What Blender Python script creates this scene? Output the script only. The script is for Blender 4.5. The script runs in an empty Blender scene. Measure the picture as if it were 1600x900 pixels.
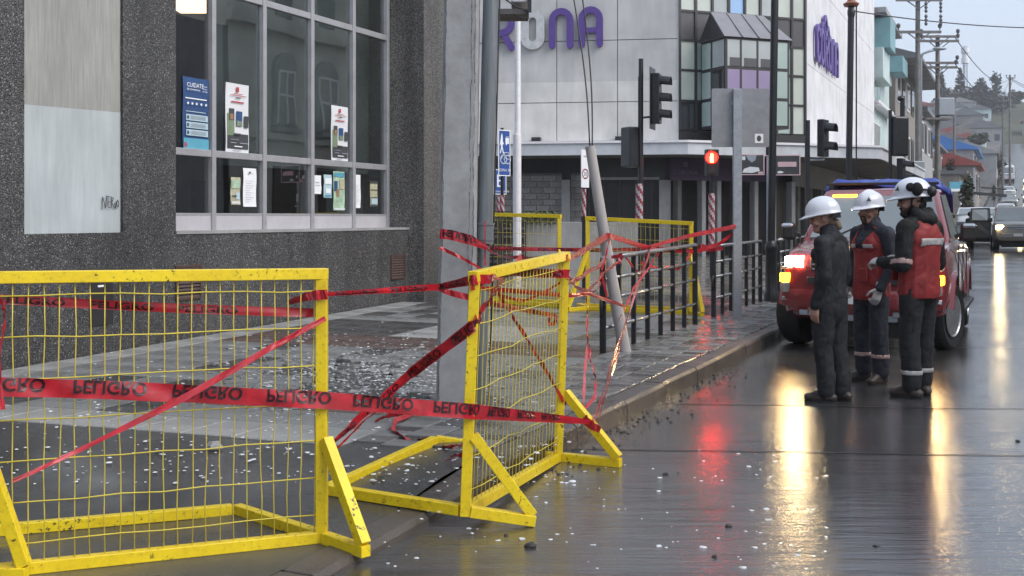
import bpy, bmesh, math, random
from math import sin, cos, pi, radians, sqrt, atan2, hypot, exp
from mathutils import Vector, Matrix, noise
random.seed(11)
scene = bpy.context.scene
COL = scene.collection
# ------------------------------------------------------------------ camera
F = 1800.0      # focal length in photo pixels (1600 wide)
HZ = 340.0      # horizon row of the photo
HC = 1.50       # camera height
cam = bpy.data.cameras.new("camera")
camo = bpy.data.objects.new("camera", cam); COL.objects.link(camo)
cam.sensor_width = 36.0; cam.lens = 36.0 * F / 1600.0
cam.shift_y = -(450.0 - HZ) / 1600.0
cam.clip_start = 0.1; cam.clip_end = 6000
camo.location = (0, 0, HC); camo.rotation_euler = (pi / 2, 0, 0)
scene.camera = camo
# ------------------------------------------------------------------ sky, sun, exposure
world = bpy.data.worlds.new("World"); scene.world = world; world.use_nodes = True
wn, wl = world.node_tree.nodes, world.node_tree.links
bg = wn["Background"]
sky = wn.new("ShaderNodeTexSky"); sky.sky_type = 'NISHITA'; sky.sun_disc = False
SUN_EL, SUN_AZ = radians(42), radians(118)      # azimuth from +Y towards +X
sky.sun_elevation = SUN_EL; sky.sun_rotation = SUN_AZ
sky.air_density = 1.0; sky.dust_density = 3.0; sky.ozone_density = 1.5
hs = wn.new("ShaderNodeHueSaturation"); hs.inputs['Saturation'].default_value = 0.42
wl.new(sky.outputs[0], hs.inputs['Color'])
# thin cloud sheet: even grey mixed over the blue
mixc = wn.new("ShaderNodeMix"); mixc.data_type = 'RGBA'; mixc.inputs['Factor'].default_value = 0.5
wl.new(hs.outputs[0], mixc.inputs['A']); mixc.inputs['B'].default_value = (5.2, 6.3, 8.0, 1)
wl.new(mixc.outputs['Result'], bg.inputs['Color'])
bg.inputs['Strength'].default_value = 0.075
sun = bpy.data.lights.new("sun", 'SUN'); sun.energy = 1.3; sun.angle = radians(50); sun.color = (1, .95, .9)
suno = bpy.data.objects.new("sun", sun); COL.objects.link(suno)
sd = Vector((sin(SUN_AZ) * cos(SUN_EL), cos(SUN_AZ) * cos(SUN_EL), sin(SUN_EL)))
suno.rotation_euler = sd.to_track_quat('Z', 'Y').to_euler(); suno.location = sd * 50
scene.view_settings.view_transform = 'Standard'; scene.view_settings.look = 'None'
scene.view_settings.exposure = 1.2; scene.view_settings.gamma = 1.0
# ------------------------------------------------------------------ frames of reference
ANG = math.atan(780.0 / F)                     # street direction, from +Y towards +X
SA, CA = sin(ANG), cos(ANG)
def S(t, s, z=0.0):                            # street coordinates: t right, s along
    return Vector((t * CA + s * SA, -t * SA + s * CA, z))
def toS(v): return (v[0] * CA - v[1] * SA, v[0] * SA + v[1] * CA)
def G(u, v, z=0.0):                            # point of the plane z seen at photo pixel (u, v)
    Y = F * (HC - z) / (v - HZ)
    return Vector(((u - 800) / F * Y, Y, z))
def P(u, v, Y):                                # point at distance Y
    return Vector(((u - 800) / F * Y, Y, HC - (v - HZ) / F * Y))
def W(t, u):                                   # s on the plane t = const seen at column u
    k = (u - 800) / F
    Y = -t / (SA - CA * k)
    return Y * (SA * k + CA)
def smooth(x): x = max(0.0, min(1.0, x)); return x * x * (3 - 2 * x)
def Hs(s): return 0.000205 * max(0.0, s - 22) ** 2 if s < 470 else 0.000205 * 448 ** 2
TC = -2.63                                     # kerb line
def kz(s): return .03 + .11 * smooth((s - 4.6) / 1.3) + Hs(s)
def zf(s): return max(.06, .08 + .016 * (min(s, 17) - 7.3)) + Hs(s)
def sw(t, s): return kz(s) + (zf(s) - kz(s)) * max(0, min(1, (TC - t) / 5.7))
def swp(v): return sw(*toS(v))
def GS(u, v):                                  # point on the sloping pavement seen at a pixel
    p = G(u, v, .12)
    for _ in range(6): p = G(u, v, swp(p))
    return p
# ------------------------------------------------------------------ object helpers
def thing(name, label, cat, loc=(0, 0, 0), rz=0.0, group=None):
    o = bpy.data.objects.new(name, None); COL.objects.link(o)
    o.location = loc; o.rotation_euler = (0, 0, rz); o.empty_display_size = .2
    return tag(o, label, cat, group)
def tag(o, label, cat, group=None):
    o['label'] = label; o['category'] = cat
    if group: o['group'] = group
    return o
def kind(o, k): o['kind'] = k; return o
def copy_tree(o, parent=None):
    c = o.copy(); COL.objects.link(c)
    if parent is not None: c.parent = parent
    for ch in list(o.children): copy_tree(ch, c)
    return c
def root_inv(o):
    while o.parent is not None: o = o.parent
    return (Matrix.Translation(o.location) @ o.rotation_euler.to_matrix().to_4x4()).inverted()
class MB:
    def __init__(s): s.v = []; s.f = []
    def add(s, vs, fs):
        n = len(s.v); s.v += [Vector(a) for a in vs]; s.f += [tuple(i + n for i in f) for f in fs]; return s
    def poly(s, pts): return s.add(pts, [tuple(range(len(pts)))])
    def box(s, c, d, R=None):
        c = Vector(c); x, y, z = d[0] / 2, d[1] / 2, d[2] / 2
        vs = [Vector(p) for p in ((-x, -y, -z), (x, -y, -z), (x, y, -z), (-x, y, -z), (-x, -y, z), (x, -y, z), (x, y, z), (-x, y, z))]
        if R is not None:
            if not isinstance(R, Matrix): R = Matrix.Rotation(R, 3, 'Z')
            vs = [R @ p for p in vs]
        return s.add([c + p for p in vs], [(0, 3, 2, 1), (4, 5, 6, 7), (0, 1, 5, 4), (1, 2, 6, 5), (2, 3, 7, 6), (3, 0, 4, 7)])
    def sbox(s, t0, t1, s0, s1, z0, z1):       # box in street coordinates
        vs = [S(t, q, z) for z in (z0, z1) for t, q in ((t0, s0), (t1, s0), (t1, s1), (t0, s1))]
        return s.add(vs, [(0, 3, 2, 1), (4, 5, 6, 7), (0, 1, 5, 4), (1, 2, 6, 5), (2, 3, 7, 6), (3, 0, 4, 7)])
    def beam(s, p, q, w, h, up=(0, 0, 1)):
        p, q, up = Vector(p), Vector(q), Vector(up); d = (q - p).normalized()
        a = d.cross(up)
        if a.length < 1e-4: a = d.cross(Vector((1, 0, 0)))
        a.normalize(); b = a.cross(d).normalized()
        vs = [o + a * (w / 2 * i) + b * (h / 2 * j) for o in (p, q) for i, j in ((-1, -1), (1, -1), (1, 1), (-1, 1))]
        return s.add(vs, [(0, 3, 2, 1), (4, 5, 6, 7), (0, 1, 5, 4), (1, 2, 6, 5), (2, 3, 7, 6), (3, 0, 4, 7)])
    def tube(s, pts, r, n=8, cap=True, flat=1.0):
        pts = [Vector(p) for p in pts]; m = len(pts)
        if not isinstance(r, (list, tuple)): r = [r] * m
        vs = []; ref = None
        for i, p in enumerate(pts):
            d = (pts[min(i + 1, m - 1)] - pts[max(i - 1, 0)]).normalized()
            if ref is None:
                ref = d.cross(Vector((0, 0, 1)))
                if ref.length < .1: ref = d.cross(Vector((0, 1, 0)))
            a = (ref - d * ref.dot(d)).normalized(); ref = a; b = d.cross(a)
            for k in range(n):
                t = 2 * pi * k / n
                vs.append(p + (a * cos(t) + b * sin(t) * flat) * r[i])
        fs = [(i * n + k, i * n + (k + 1) % n, (i + 1) * n + (k + 1) % n, (i + 1) * n + k) for i in range(m - 1) for k in range(n)]
        if cap: fs += [tuple(range(n - 1, -1, -1)), tuple((m - 1) * n + k for k in range(n))]
        return s.add(vs, fs)
    def lathe(s, prof, c=(0, 0, 0), n=16, ax='Z', arc=2 * pi):
        c = Vector(c); vs = []
        for r, h in prof:
            for k in range(n):
                t = arc * k / n; x, y = r * cos(t), r * sin(t)
                vs.append(c + Vector({'Z': (x, y, h), 'Y': (x, h, y), 'X': (h, x, y)}[ax]))
        m = len(prof)
        fs = [(i * n + k, i * n + (k + 1) % n, (i + 1) * n + (k + 1) % n, (i + 1) * n + k) for i in range(m - 1) for k in range(n)]
        fs += [tuple(range(n - 1, -1, -1)), tuple((m - 1) * n + k for k in range(n))]
        return s.add(vs, fs)
    def prism(s, pts, ext):                    # planar polygon extruded by a vector
        n = len(pts); e = Vector(ext); vs = [Vector(p) for p in pts] + [Vector(p) + e for p in pts]
        return s.add(vs, [tuple(range(n - 1, -1, -1)), tuple(range(n, 2 * n))] + [(i, (i + 1) % n, n + (i + 1) % n, n + i) for i in range(n)])
    def ell(s, c, r, R=None, n=12, m=8):
        c = Vector(c); vs = []
        for i in range(m + 1):
            a = pi * i / m
            for k in range(n):
                t = 2 * pi * k / n; p = Vector((r[0] * sin(a) * cos(t), r[1] * sin(a) * sin(t), r[2] * cos(a)))
                if R is not None: p = R @ p
                vs.append(c + p)
        return s.add(vs, [(i * n + k, i * n + (k + 1) % n, (i + 1) * n + (k + 1) % n, (i + 1) * n + k) for i in range(m) for k in range(n)])
    def loft(s, rings, closed=True):
        n = len(rings[0]); vs = [p for r in rings for p in r]; m = len(rings)
        fs = [(i * n + k, i * n + (k + 1) % n, (i + 1) * n + (k + 1) % n, (i + 1) * n + k) for i in range(m - 1) for k in range(n if closed else n - 1)]
        if closed: fs += [tuple(range(n - 1, -1, -1)), tuple((m - 1) * n + k for k in range(n))]
        return s.add(vs, fs)
    def mesh(s, name, inv=None):
        me = bpy.data.meshes.new(name)
        vs = [inv @ v for v in s.v] if inv is not None else s.v
        me.from_pydata(vs, [], s.f); return me
    def build(s, name, m, parent=None, world=True, sm=False, bev=0.0, fix=True):
        inv = root_inv(parent) if (parent is not None and world) else None
        loc = None
        if parent is None and s.v and world:   # top-level mesh: origin at its base
            lo = Vector((min(v.x for v in s.v), min(v.y for v in s.v), min(v.z for v in s.v)))
            hi = Vector((max(v.x for v in s.v), max(v.y for v in s.v), 0))
            loc = Vector(((lo.x + hi.x) / 2, (lo.y + hi.y) / 2, lo.z)); inv = Matrix.Translation(-loc)
        me = s.mesh(name, inv)
        if fix:
            bm = bmesh.new(); bm.from_mesh(me); bmesh.ops.recalc_face_normals(bm, faces=bm.faces); bm.to_mesh(me); bm.free()
        return link(name, me, m, parent, sm, bev, loc)
def link(name, me, m, parent=None, sm=False, bev=0.0, loc=None):
    o = bpy.data.objects.new(name, me); COL.objects.link(o)
    if m is not None: me.materials.append(m)
    if parent is not None: o.parent = parent
    if loc is not None: o.location = loc
    if sm is True: me.polygons.foreach_set('use_smooth', [True] * len(me.polygons))
    elif sm: 
        me.polygons.foreach_set('use_smooth', [True] * len(me.polygons))
        me.set_sharp_from_angle(angle=radians(sm))
    if bev:
        b = o.modifiers.new('bevel', 'BEVEL'); b.width = bev; b.segments = 2; b.limit_method = 'ANGLE'; b.angle_limit = radians(40)
    return o
def inst(name, me, parent, loc, rot=(0, 0, 0), scale=(1, 1, 1)):     # another object on the same mesh data
    o = bpy.data.objects.new(name, me); COL.objects.link(o); o.parent = parent
    o.location = loc; o.rotation_euler = rot; o.scale = scale; return o
_tc = {}
def text_mb(txt, size=1.0, extr=0.0, align='CENTER', bold=0.0):
    """triangulated lettering in the xy plane, baseline y = 0"""
    k = (txt, align, bold)
    if k not in _tc:
        cu = bpy.data.curves.new('txt', 'FONT'); cu.body = txt; cu.align_x = align; cu.size = 1.0; cu.resolution_u = 3; cu.offset = bold
        ob = bpy.data.objects.new('txt', cu); COL.objects.link(ob)
        dg = bpy.context.evaluated_depsgraph_get(); me = bpy.data.meshes.new_from_object(ob.evaluated_get(dg))
        _tc[k] = ([v.co.copy() for v in me.vertices], [tuple(p.vertices) for p in me.polygons])
        bpy.data.objects.remove(ob); bpy.data.meshes.remove(me); bpy.data.curves.remove(cu)
    v, f = _tc[k]; return [p * size for p in v], f
def put_text(mb, txt, o, ux, uy, size, align='CENTER', off=0.0):
    v, f = text_mb(txt, size, 0, align); o, ux, uy = Vector(o), Vector(ux).normalized(), Vector(uy).normalized(); n = ux.cross(uy)
    mb.add([o + ux * p.x + uy * p.y + n * off for p in v], f)
def evaluated(o):
    dg = bpy.context.evaluated_depsgraph_get(); return bpy.data.meshes.new_from_object(o.evaluated_get(dg))
# ------------------------------------------------------------------ materials
def newmat(name):
    m = bpy.data.materials.new(name); m.use_nodes = True; nt = m.node_tree
    return m, nt, nt.nodes["Principled BSDF"], nt.nodes.new("ShaderNodeTexCoord")
def N(nt, typ, **kw):
    n = nt.nodes.new(typ)
    for k, v in kw.items():
        if k in n.inputs: n.inputs[k].default_value = v
        else: setattr(n, k, v)
    return n
def ramp(nt, src, stops):
    r = nt.nodes.new("ShaderNodeValToRGB"); e = r.color_ramp.elements
    while len(e) < len(stops): e.new(.5)
    for i, (p, c) in enumerate(stops):
        e[i].position = p; e[i].color = (c, c, c, 1) if isinstance(c, (int, float)) else (c[0], c[1], c[2], 1)
    nt.links.new(src, r.inputs[0]); return r
def mixc_(nt, fac, a, b, mode='MIX'):
    m = nt.nodes.new("ShaderNodeMix"); m.data_type = 'RGBA'; m.blend_type = mode
    for s_, v in ((m.inputs['Factor'], fac), (m.inputs['A'], a), (m.inputs['B'], b)):
        if hasattr(v, 'links') or hasattr(v, 'is_output'): nt.links.new(v, s_)
        elif isinstance(v, (int, float)): s_.default_value = v
        else: s_.default_value = (v[0], v[1], v[2], 1)
    return m.outputs['Result']
def bump(nt, bsdf, h, strength=.3, dist=.01):
    b = nt.nodes.new("ShaderNodeBump"); b.inputs['Strength'].default_value = strength; b.inputs['Distance'].default_value = dist
    nt.links.new(h, b.inputs['Height']); nt.links.new(b.outputs[0], bsdf.inputs['Normal']); return b
def mat(name, col, rough=.6, var=.2, scale=6.0, metal=0.0, bmp=0.0, bscale=80.0, spec=.5, emit=0.0, ecol=None, coat=0.0, dirt=None, dscale=12.0, damt=.5):
    m, nt, b, tc = newmat(name); L = nt.links
    no = N(nt, "ShaderNodeTexNoise", Scale=scale, Detail=6.0, Roughness=.6); L.new(tc.outputs['Object'], no.inputs['Vector'])
    r = ramp(nt, no.outputs['Fac'], [(.3, [c * (1 - var) for c in col]), (.7, [min(1, c * (1 + var)) for c in col])])
    c = r.outputs[0]
    if dirt:
        n2 = N(nt, "ShaderNodeTexNoise", Scale=dscale, Detail=8.0, Roughness=.7); L.new(tc.outputs['Object'], n2.inputs['Vector'])
        m2 = ramp(nt, n2.outputs['Fac'], [(.5, 0), (.68, damt)]); c = mixc_(nt, m2.outputs[0], c, dirt)
    L.new(c, b.inputs['Base Color'])
    rr = ramp(nt, no.outputs['Fac'], [(.3, min(1, rough * 1.15)), (.7, rough * .85)]); L.new(rr.outputs[0], b.inputs['Roughness'])
    b.inputs['Metallic'].default_value = metal; b.inputs['Specular IOR Level'].default_value = spec
    b.inputs['Coat Weight'].default_value = coat; b.inputs['Coat Roughness'].default_value = .08
    if bmp:
        nb = N(nt, "ShaderNodeTexNoise", Scale=bscale, Detail=4.0); L.new(tc.outputs['Object'], nb.inputs['Vector']); bump(nt, b, nb.outputs['Fac'], bmp)
    if emit:
        b.inputs['Emission Color'].default_value = (*(ecol or col), 1); b.inputs['Emission Strength'].default_value = emit
    return m
MT = {}
MT['frame'] = mat('aluminium_frame', (.40, .40, .42), .42, .12, 4, .35, dirt=(.25, .25, .25), damt=.35)
MT['sill'] = mat('sill_panel', (.47, .46, .49), .5, .08, 3, .1, dirt=(.35, .34, .34), damt=.4)
MT['black'] = mat('black_metal', (.018, .019, .022), .35, .3, 9, .0, bmp=.08)
MT['galv'] = mat('galvanised_steel', (.33, .36, .40), .45, .12, 25, .35, dirt=(.22, .24, .27))
MT['white_metal'] = mat('white_painted_metal', (.74, .73, .76), .4, .06, 5, dirt=(.45, .42, .42), damt=.3)
MT['rail'] = mat('rail_grey_wet', (.30, .30, .31), .22, .2, 9, .5)
MT['paper'] = mat('white_paper', (.66, .67, .70), .6, .05, 3)
MT['red_print'] = mat('red_print', (.40, .06, .07), .6, .1)
MT['dark_print'] = mat('dark_print', (.05, .055, .06), .6, .2)
MT['grey_print'] = mat('grey_print', (.33, .36, .42), .6, .1)
MT['white_print'] = mat('white_print', (.78, .80, .82), .5, .04)
MT['blue_sign'] = mat('blue_sign', (.035, .085, .30), .35, .12, 4)
MT['rubber'] = mat('rubber', (.018, .018, .018), .6, .3, 20, bmp=.1)
MT['wire_cable'] = mat('cable', (.02, .02, .022), .5, .1)
MT['purple'] = mat('purple_plastic', (.09, .045, .24), .38, .1, 3)
def aggregate(name, base, lo, hi, wet=.5):
    m, nt, b, tc = newmat(name); L = nt.links
    vo = N(nt, "ShaderNodeTexVoronoi", Scale=78.0); vo.feature = 'F1'; L.new(tc.outputs['Object'], vo.inputs['Vector'])
    se = nt.nodes.new("ShaderNodeSeparateColor"); L.new(vo.outputs['Color'], se.inputs[0])
    r = ramp(nt, se.outputs[0], [(0.0, lo), (.45, base), (.90, [c * 1.5 for c in base]), (1.0, hi)])
    edge = ramp(nt, vo.outputs['Distance'], [(.25, 1.0), (.62, .35)])
    c = mixc_(nt, 1.0, r.outputs[0], edge.outputs[0], 'MULTIPLY')
    no = N(nt, "ShaderNodeTexNoise", Scale=1.1, Detail=5.0); L.new(tc.outputs['Object'], no.inputs['Vector'])
    st = ramp(nt, no.outputs['Fac'], [(.3, .75), (.7, 1.2)]); c = mixc_(nt, 1.0, c, st.outputs[0], 'MULTIPLY')
    mp = N(nt, 'ShaderNodeMapping'); mp.inputs['Scale'].default_value = (3.2, 3.2, .3); L.new(tc.outputs['Object'], mp.inputs[0])
    ns = N(nt, 'ShaderNodeTexNoise', Scale=1.0, Detail=5.0, Roughness=.6); L.new(mp.outputs[0], ns.inputs['Vector'])   # old rain streaks
    c = mixc_(nt, 1.0, c, ramp(nt, ns.outputs['Fac'], [(.32, .62), (.55, 1.0), (.75, 1.22)]).outputs[0], 'MULTIPLY')
    L.new(c, b.inputs['Base Color']); b.inputs['Roughness'].default_value = wet
    inv = ramp(nt, vo.outputs['Distance'], [(0, 1.0), (.7, 0.0)]); bump(nt, b, inv.outputs[0], .75, .008)
    return m
MT['aggregate'] = aggregate('dark_exposed_aggregate', (.094, .094, .096), (.026, .026, .028), (.40, .40, .40))
MT['aggregate_pale'] = aggregate('skylit_aggregate', (.17, .163, .155), (.07, .067, .063), (.42, .41, .39), .6)  # light from street and sky put into the corner pier's paler colour
def streaky(name, col, amt=.25, rough=.7, sx=26, sz=1.6):
    m, nt, b, tc = newmat(name); L = nt.links
    mp = N(nt, "ShaderNodeMapping"); mp.inputs['Scale'].default_value = (sx, sx, sz); L.new(tc.outputs['Object'], mp.inputs[0])
    no = N(nt, "ShaderNodeTexNoise", Scale=1.6, Detail=7.0, Roughness=.65); L.new(mp.outputs[0], no.inputs['Vector'])
    n2 = N(nt, "ShaderNodeTexNoise", Scale=1.2, Detail=5.0); L.new(tc.outputs['Object'], n2.inputs['Vector'])
    r = ramp(nt, no.outputs['Fac'], [(.28, [c * (1 - amt) for c in col]), (.7, [c * (1 + amt * .6) for c in col])])
    r2 = ramp(nt, n2.outputs['Fac'], [(.3, .86), (.7, 1.1)])
    L.new(mixc_(nt, 1.0, r.outputs[0], r2.outputs[0], 'MULTIPLY'), b.inputs['Base Color']); b.inputs['Roughness'].default_value = rough
    bump(nt, b, no.outputs['Fac'], .2, .004); return m
MT['render_grey'] = streaky('streaked_grey_render', (.30, .302, .285), .24)
MT['patch_paint'] = streaky('pale_blue_grey_paint', (.41, .45, .465), .14, .6, 8, .9)
MT['corona_wall'] = streaky('grey_painted_wall', (.50, .495, .485), .08, .65, 3, .5)
MT['corona_pale'] = streaky('cream_painted_wall', (.60, .59, .565), .08, .65, 3, .5)
MT['corona_side'] = streaky('white_painted_wall', (.66, .66, .68), .07, .65, 2, .4)
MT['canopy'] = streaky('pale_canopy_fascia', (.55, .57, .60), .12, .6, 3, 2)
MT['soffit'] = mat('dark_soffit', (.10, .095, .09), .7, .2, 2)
MT['concrete'] = streaky('grey_concrete', (.30, .30, .30), .18, .75, 5, 2)
MT['dark_shop'] = mat('dark_shopfront', (.028, .027, .03), .35, .3, 2)
MT['purple_fascia'] = mat('dark_purple_fascia', (.055, .03, .065), .5, .2, 3)
MT['brick'] = mat('pale_brick', (.27, .265, .26), .75, .16, 14, bmp=.2)
MT['brick2'] = mat('grey_brick', (.22, .215, .21), .75, .16, 14, bmp=.2)
MT['mortar'] = mat('mortar', (.12, .118, .115), .85, .2, 20)
def polemat(name):
    m, nt, b, tc = newmat(name); L = nt.links
    no = N(nt, "ShaderNodeTexNoise", Scale=5.0, Detail=9.0, Roughness=.7); L.new(tc.outputs['Object'], no.inputs['Vector'])
    r = ramp(nt, no.outputs['Fac'], [(.3, (.23, .233, .237)), (.5, (.30, .303, .308)), (.72, (.38, .385, .39))])
    vo = N(nt, "ShaderNodeTexVoronoi", Scale=90.0); L.new(tc.outputs['Object'], vo.inputs['Vector'])
    pit = ramp(nt, vo.outputs['Distance'], [(.05, .35), (.14, 1.0)])
    n3 = N(nt, "ShaderNodeTexNoise", Scale=30.0); L.new(tc.outputs['Object'], n3.inputs['Vector'])
    mask = ramp(nt, n3.outputs['Fac'], [(.55, 1.0), (.62, 0.0)])
    pit2 = mixc_(nt, mask.outputs[0], pit.outputs[0], (1, 1, 1))
    L.new(mixc_(nt, 1.0, r.outputs[0], pit2, 'MULTIPLY'), b.inputs['Base Color']); b.inputs['Roughness'].default_value = .7
    bump(nt, b, no.outputs['Fac'], .35, .006); return m
MT['pole_concrete'] = polemat('pole_concrete')
MT['crack'] = mat('dark_crack', (.09, .09, .092), .9, .3, 30)
MT['conduit'] = streaky('weathered_zinc_pipe', (.16, .18, .19), .35, .5, 20, 1.2)
def yellow(name):
    m, nt, b, tc = newmat(name); L = nt.links
    no = N(nt, "ShaderNodeTexNoise", Scale=38.0, Detail=5.0, Roughness=.75); L.new(tc.outputs['Object'], no.inputs['Vector'])
    n2 = N(nt, "ShaderNodeTexNoise", Scale=4.0, Detail=3.0); L.new(tc.outputs['Object'], n2.inputs['Vector'])
    base = ramp(nt, n2.outputs['Fac'], [(.3, (.76, .535, .012)), (.7, (.88, .66, .016))])
    add = N(nt, "ShaderNodeMath", operation='ADD'); L.new(no.outputs['Fac'], add.inputs[0])
    sc = N(nt, "ShaderNodeMath", operation='MULTIPLY'); sc.inputs[1].default_value = .35; L.new(n2.outputs['Fac'], sc.inputs[0]); L.new(sc.outputs[0], add.inputs[1])
    chip = ramp(nt, add.outputs[0], [(.80, 0), (.825, 1)])
    grime = ramp(nt, no.outputs['Fac'], [(.45, 0.0), (.75, .35)])
    c = mixc_(nt, grime.outputs[0], base.outputs[0], (.22, .16, .02))
    L.new(mixc_(nt, chip.outputs[0], c, (.035, .025, .018)), b.inputs['Base Color'])
    b.inputs['Roughness'].default_value = .32; bump(nt, b, chip.outputs[0], -.3, .002); return m
MT['yellow'] = yellow('chipped_yellow_paint')
MT['ywire'] = mat('yellow_wire', (.62, .50, .06), .4, .15, 9)
MT['tape'] = mat('red_tape', (.40, .010, .020), .34, .3, 14, coat=.15)
MT['tape_pale'] = mat('red_tape_stretched', (.48, .05, .06), .25, .35, 14, coat=.3)
MT['tape_ink'] = mat('tape_ink', (.025, .006, .01), .3, .2, 14)
def glassmat(name, tint=(.75, .8, .8), refl=1.0, ior=1.55):
    m, nt, b, tc = newmat(name); L = nt.links; out = nt.nodes['Material Output']; nt.nodes.remove(b)
    fr = N(nt, "ShaderNodeFresnel", IOR=ior); g = N(nt, "ShaderNodeBsdfGlossy", Roughness=.015); g.inputs['Color'].default_value = (refl, refl, refl, 1)
    no = N(nt, "ShaderNodeTexNoise", Scale=.9, Detail=1.0); L.new(tc.outputs['Object'], no.inputs['Vector'])
    bp = N(nt, "ShaderNodeBump", Strength=.05, Distance=.05); L.new(no.outputs['Fac'], bp.inputs['Height']); L.new(bp.outputs[0], g.inputs['Normal'])
    t = N(nt, "ShaderNodeBsdfTransparent"); t.inputs['Color'].default_value = (*tint, 1)
    geo = nt.nodes.new('ShaderNodeNewGeometry'); front = N(nt, 'ShaderNodeMath', operation='SUBTRACT'); front.inputs[0].default_value = 1.0; L.new(geo.outputs['Backfacing'], front.inputs[1])
    fm = N(nt, 'ShaderNodeMath', operation='MULTIPLY'); L.new(fr.outputs[0], fm.inputs[0]); L.new(front.outputs[0], fm.inputs[1])   # the pane's outer face mirrors
    mx = nt.nodes.new("ShaderNodeMixShader"); L.new(fm.outputs[0], mx.inputs[0]); L.new(t.outputs[0], mx.inputs[1]); L.new(g.outputs[0], mx.inputs[2])
    L.new(mx.outputs[0], out.inputs['Surface']); return m
MT['glass'] = glassmat('window_glass', (.72, .76, .76), 1.0, 2.7)
MT['car_glass'] = mat('car_glass', (.02, .025, .03), .04, .1, 2, spec=.9, coat=.3)
# ------------------------------------------------------------------ ground, road, pavement, kerb
def wet(name, lo, hi, puddle=(.06, .34), pscale=.55, fine=.12, spec=.5, road=False):
    m, nt, b, tc = newmat(name); L = nt.links
    no = N(nt, "ShaderNodeTexNoise", Scale=1.3, Detail=9.0, Roughness=.68); L.new(tc.outputs['Object'], no.inputs['Vector'])
    n2 = N(nt, "ShaderNodeTexNoise", Scale=pscale, Detail=5.0, Roughness=.55); L.new(tc.outputs['Object'], n2.inputs['Vector'])
    n3 = N(nt, "ShaderNodeTexNoise", Scale=130.0, Detail=3.0, Roughness=.6); L.new(tc.outputs['Object'], n3.inputs['Vector'])
    n4 = N(nt, "ShaderNodeTexNoise", Scale=9.0, Detail=3.0); L.new(tc.outputs['Object'], n4.inputs['Vector'])
    r = ramp(nt, no.outputs['Fac'], [(.3, lo), (.7, hi)])
    sp = ramp(nt, n3.outputs['Fac'], [(.35, .7), (.7, 1.35)])
    L.new(mixc_(nt, 1.0, r.outputs[0], sp.outputs[0], 'MULTIPLY'), b.inputs['Base Color'])
    rr = ramp(nt, n2.outputs['Fac'], [(.36, puddle[0]), (.62, puddle[1])]); L.new(rr.outputs[0], b.inputs['Roughness'])
    b.inputs['Specular IOR Level'].default_value = spec
    film = ramp(nt, n2.outputs['Fac'], [(.38, .12), (.60, 1.0)])        # water film levels the grain
    h = N(nt, "ShaderNodeMath", operation='MULTIPLY'); L.new(n3.outputs['Fac'], h.inputs[0]); L.new(film.outputs[0], h.inputs[1])
    if road:
        hq = N(nt, "ShaderNodeMath", operation='MULTIPLY'); L.new(h.outputs[0], hq.inputs[0]); hq.inputs[1].default_value = .14; h = hq
    h2 = N(nt, "ShaderNodeMath", operation='MULTIPLY'); L.new(n4.outputs['Fac'], h2.inputs[0]); h2.inputs[1].default_value = .06 if road else .5
    h3 = N(nt, "ShaderNodeMath", operation='ADD'); L.new(h.outputs[0], h3.inputs[0]); L.new(h2.outputs[0], h3.inputs[1])
    hh = h3.outputs[0]
    if road: b.inputs['Coat Weight'].default_value = .5; b.inputs['Coat IOR'].default_value = 1.4; L.new(rr.outputs[0], b.inputs['Coat Roughness'])
    if road:                                                           # brushed cross grain with standing film
        mp = N(nt, "ShaderNodeMapping"); mp.inputs['Scale'].default_value = (5.0, 34.0, 1); mp.inputs['Rotation'].default_value = (0, 0, .02); L.new(tc.outputs['Object'], mp.inputs[0])
        n5 = N(nt, "ShaderNodeTexNoise", Scale=1.0, Detail=5.0, Roughness=.65); L.new(mp.outputs[0], n5.inputs['Vector'])
        a5 = N(nt, "ShaderNodeMath", operation='MULTIPLY_ADD'); L.new(n5.outputs['Fac'], a5.inputs[0]); a5.inputs[1].default_value = 1.1; L.new(hh, a5.inputs[2]); hh = a5.outputs[0]
        mp2 = N(nt, "ShaderNodeMapping"); mp2.inputs['Scale'].default_value = (.9, 11.0, 1); L.new(tc.outputs['Object'], mp2.inputs[0])
        n6 = N(nt, "ShaderNodeTexNoise", Scale=1.0, Detail=4.0, Roughness=.6); L.new(mp2.outputs[0], n6.inputs['Vector'])
        a6 = N(nt, "ShaderNodeMath", operation='MULTIPLY_ADD'); L.new(n6.outputs['Fac'], a6.inputs[0]); a6.inputs[1].default_value = 2.4; L.new(hh, a6.inputs[2]); hh = a6.outputs[0]
        L.new(mixc_(nt, 1.0, b.inputs['Base Color'].links[0].from_socket, ramp(nt, n6.outputs['Fac'], [(.3, .72), (.7, 1.25)]).outputs[0], 'MULTIPLY'), b.inputs['Base Color'])
    bn = bump(nt, b, hh, fine, .012)
    if road:                                                           # the water film follows the ripples less than the concrete does
        b2 = N(nt, 'ShaderNodeBump', Strength=.115, Distance=.012); L.new(hh, b2.inputs['Height']); L.new(b2.outputs[0], b.inputs['Coat Normal'])
    return m
MT['road'] = wet('wet_concrete_road', (.048, .046, .046), (.092, .088, .088), (.04, .20), .8, .30, .8, road=True)
MT['joint'] = mat('road_joint', (.02, .02, .02), .5, .3, 20)
MT['pave_dark'] = wet('wet_dark_pavement', (.040, .040, .041), (.085, .083, .082), (.08, .36), .8, .2, .45)
MT['pave_grey'] = wet('wet_grey_paver', (.13, .133, .133), (.22, .222, .22), (.2, .6), 1.3, .4, .4)
MT['pave_wet'] = wet('wet_cobble', (.10, .10, .10), (.19, .19, .188), (.07, .32), 1.3, .3, .6)
MT['pave_pale'] = wet('wet_pale_paver', (.22, .22, .215), (.33, .33, .32), (.25, .6), 1.3, .3, .4)
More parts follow.
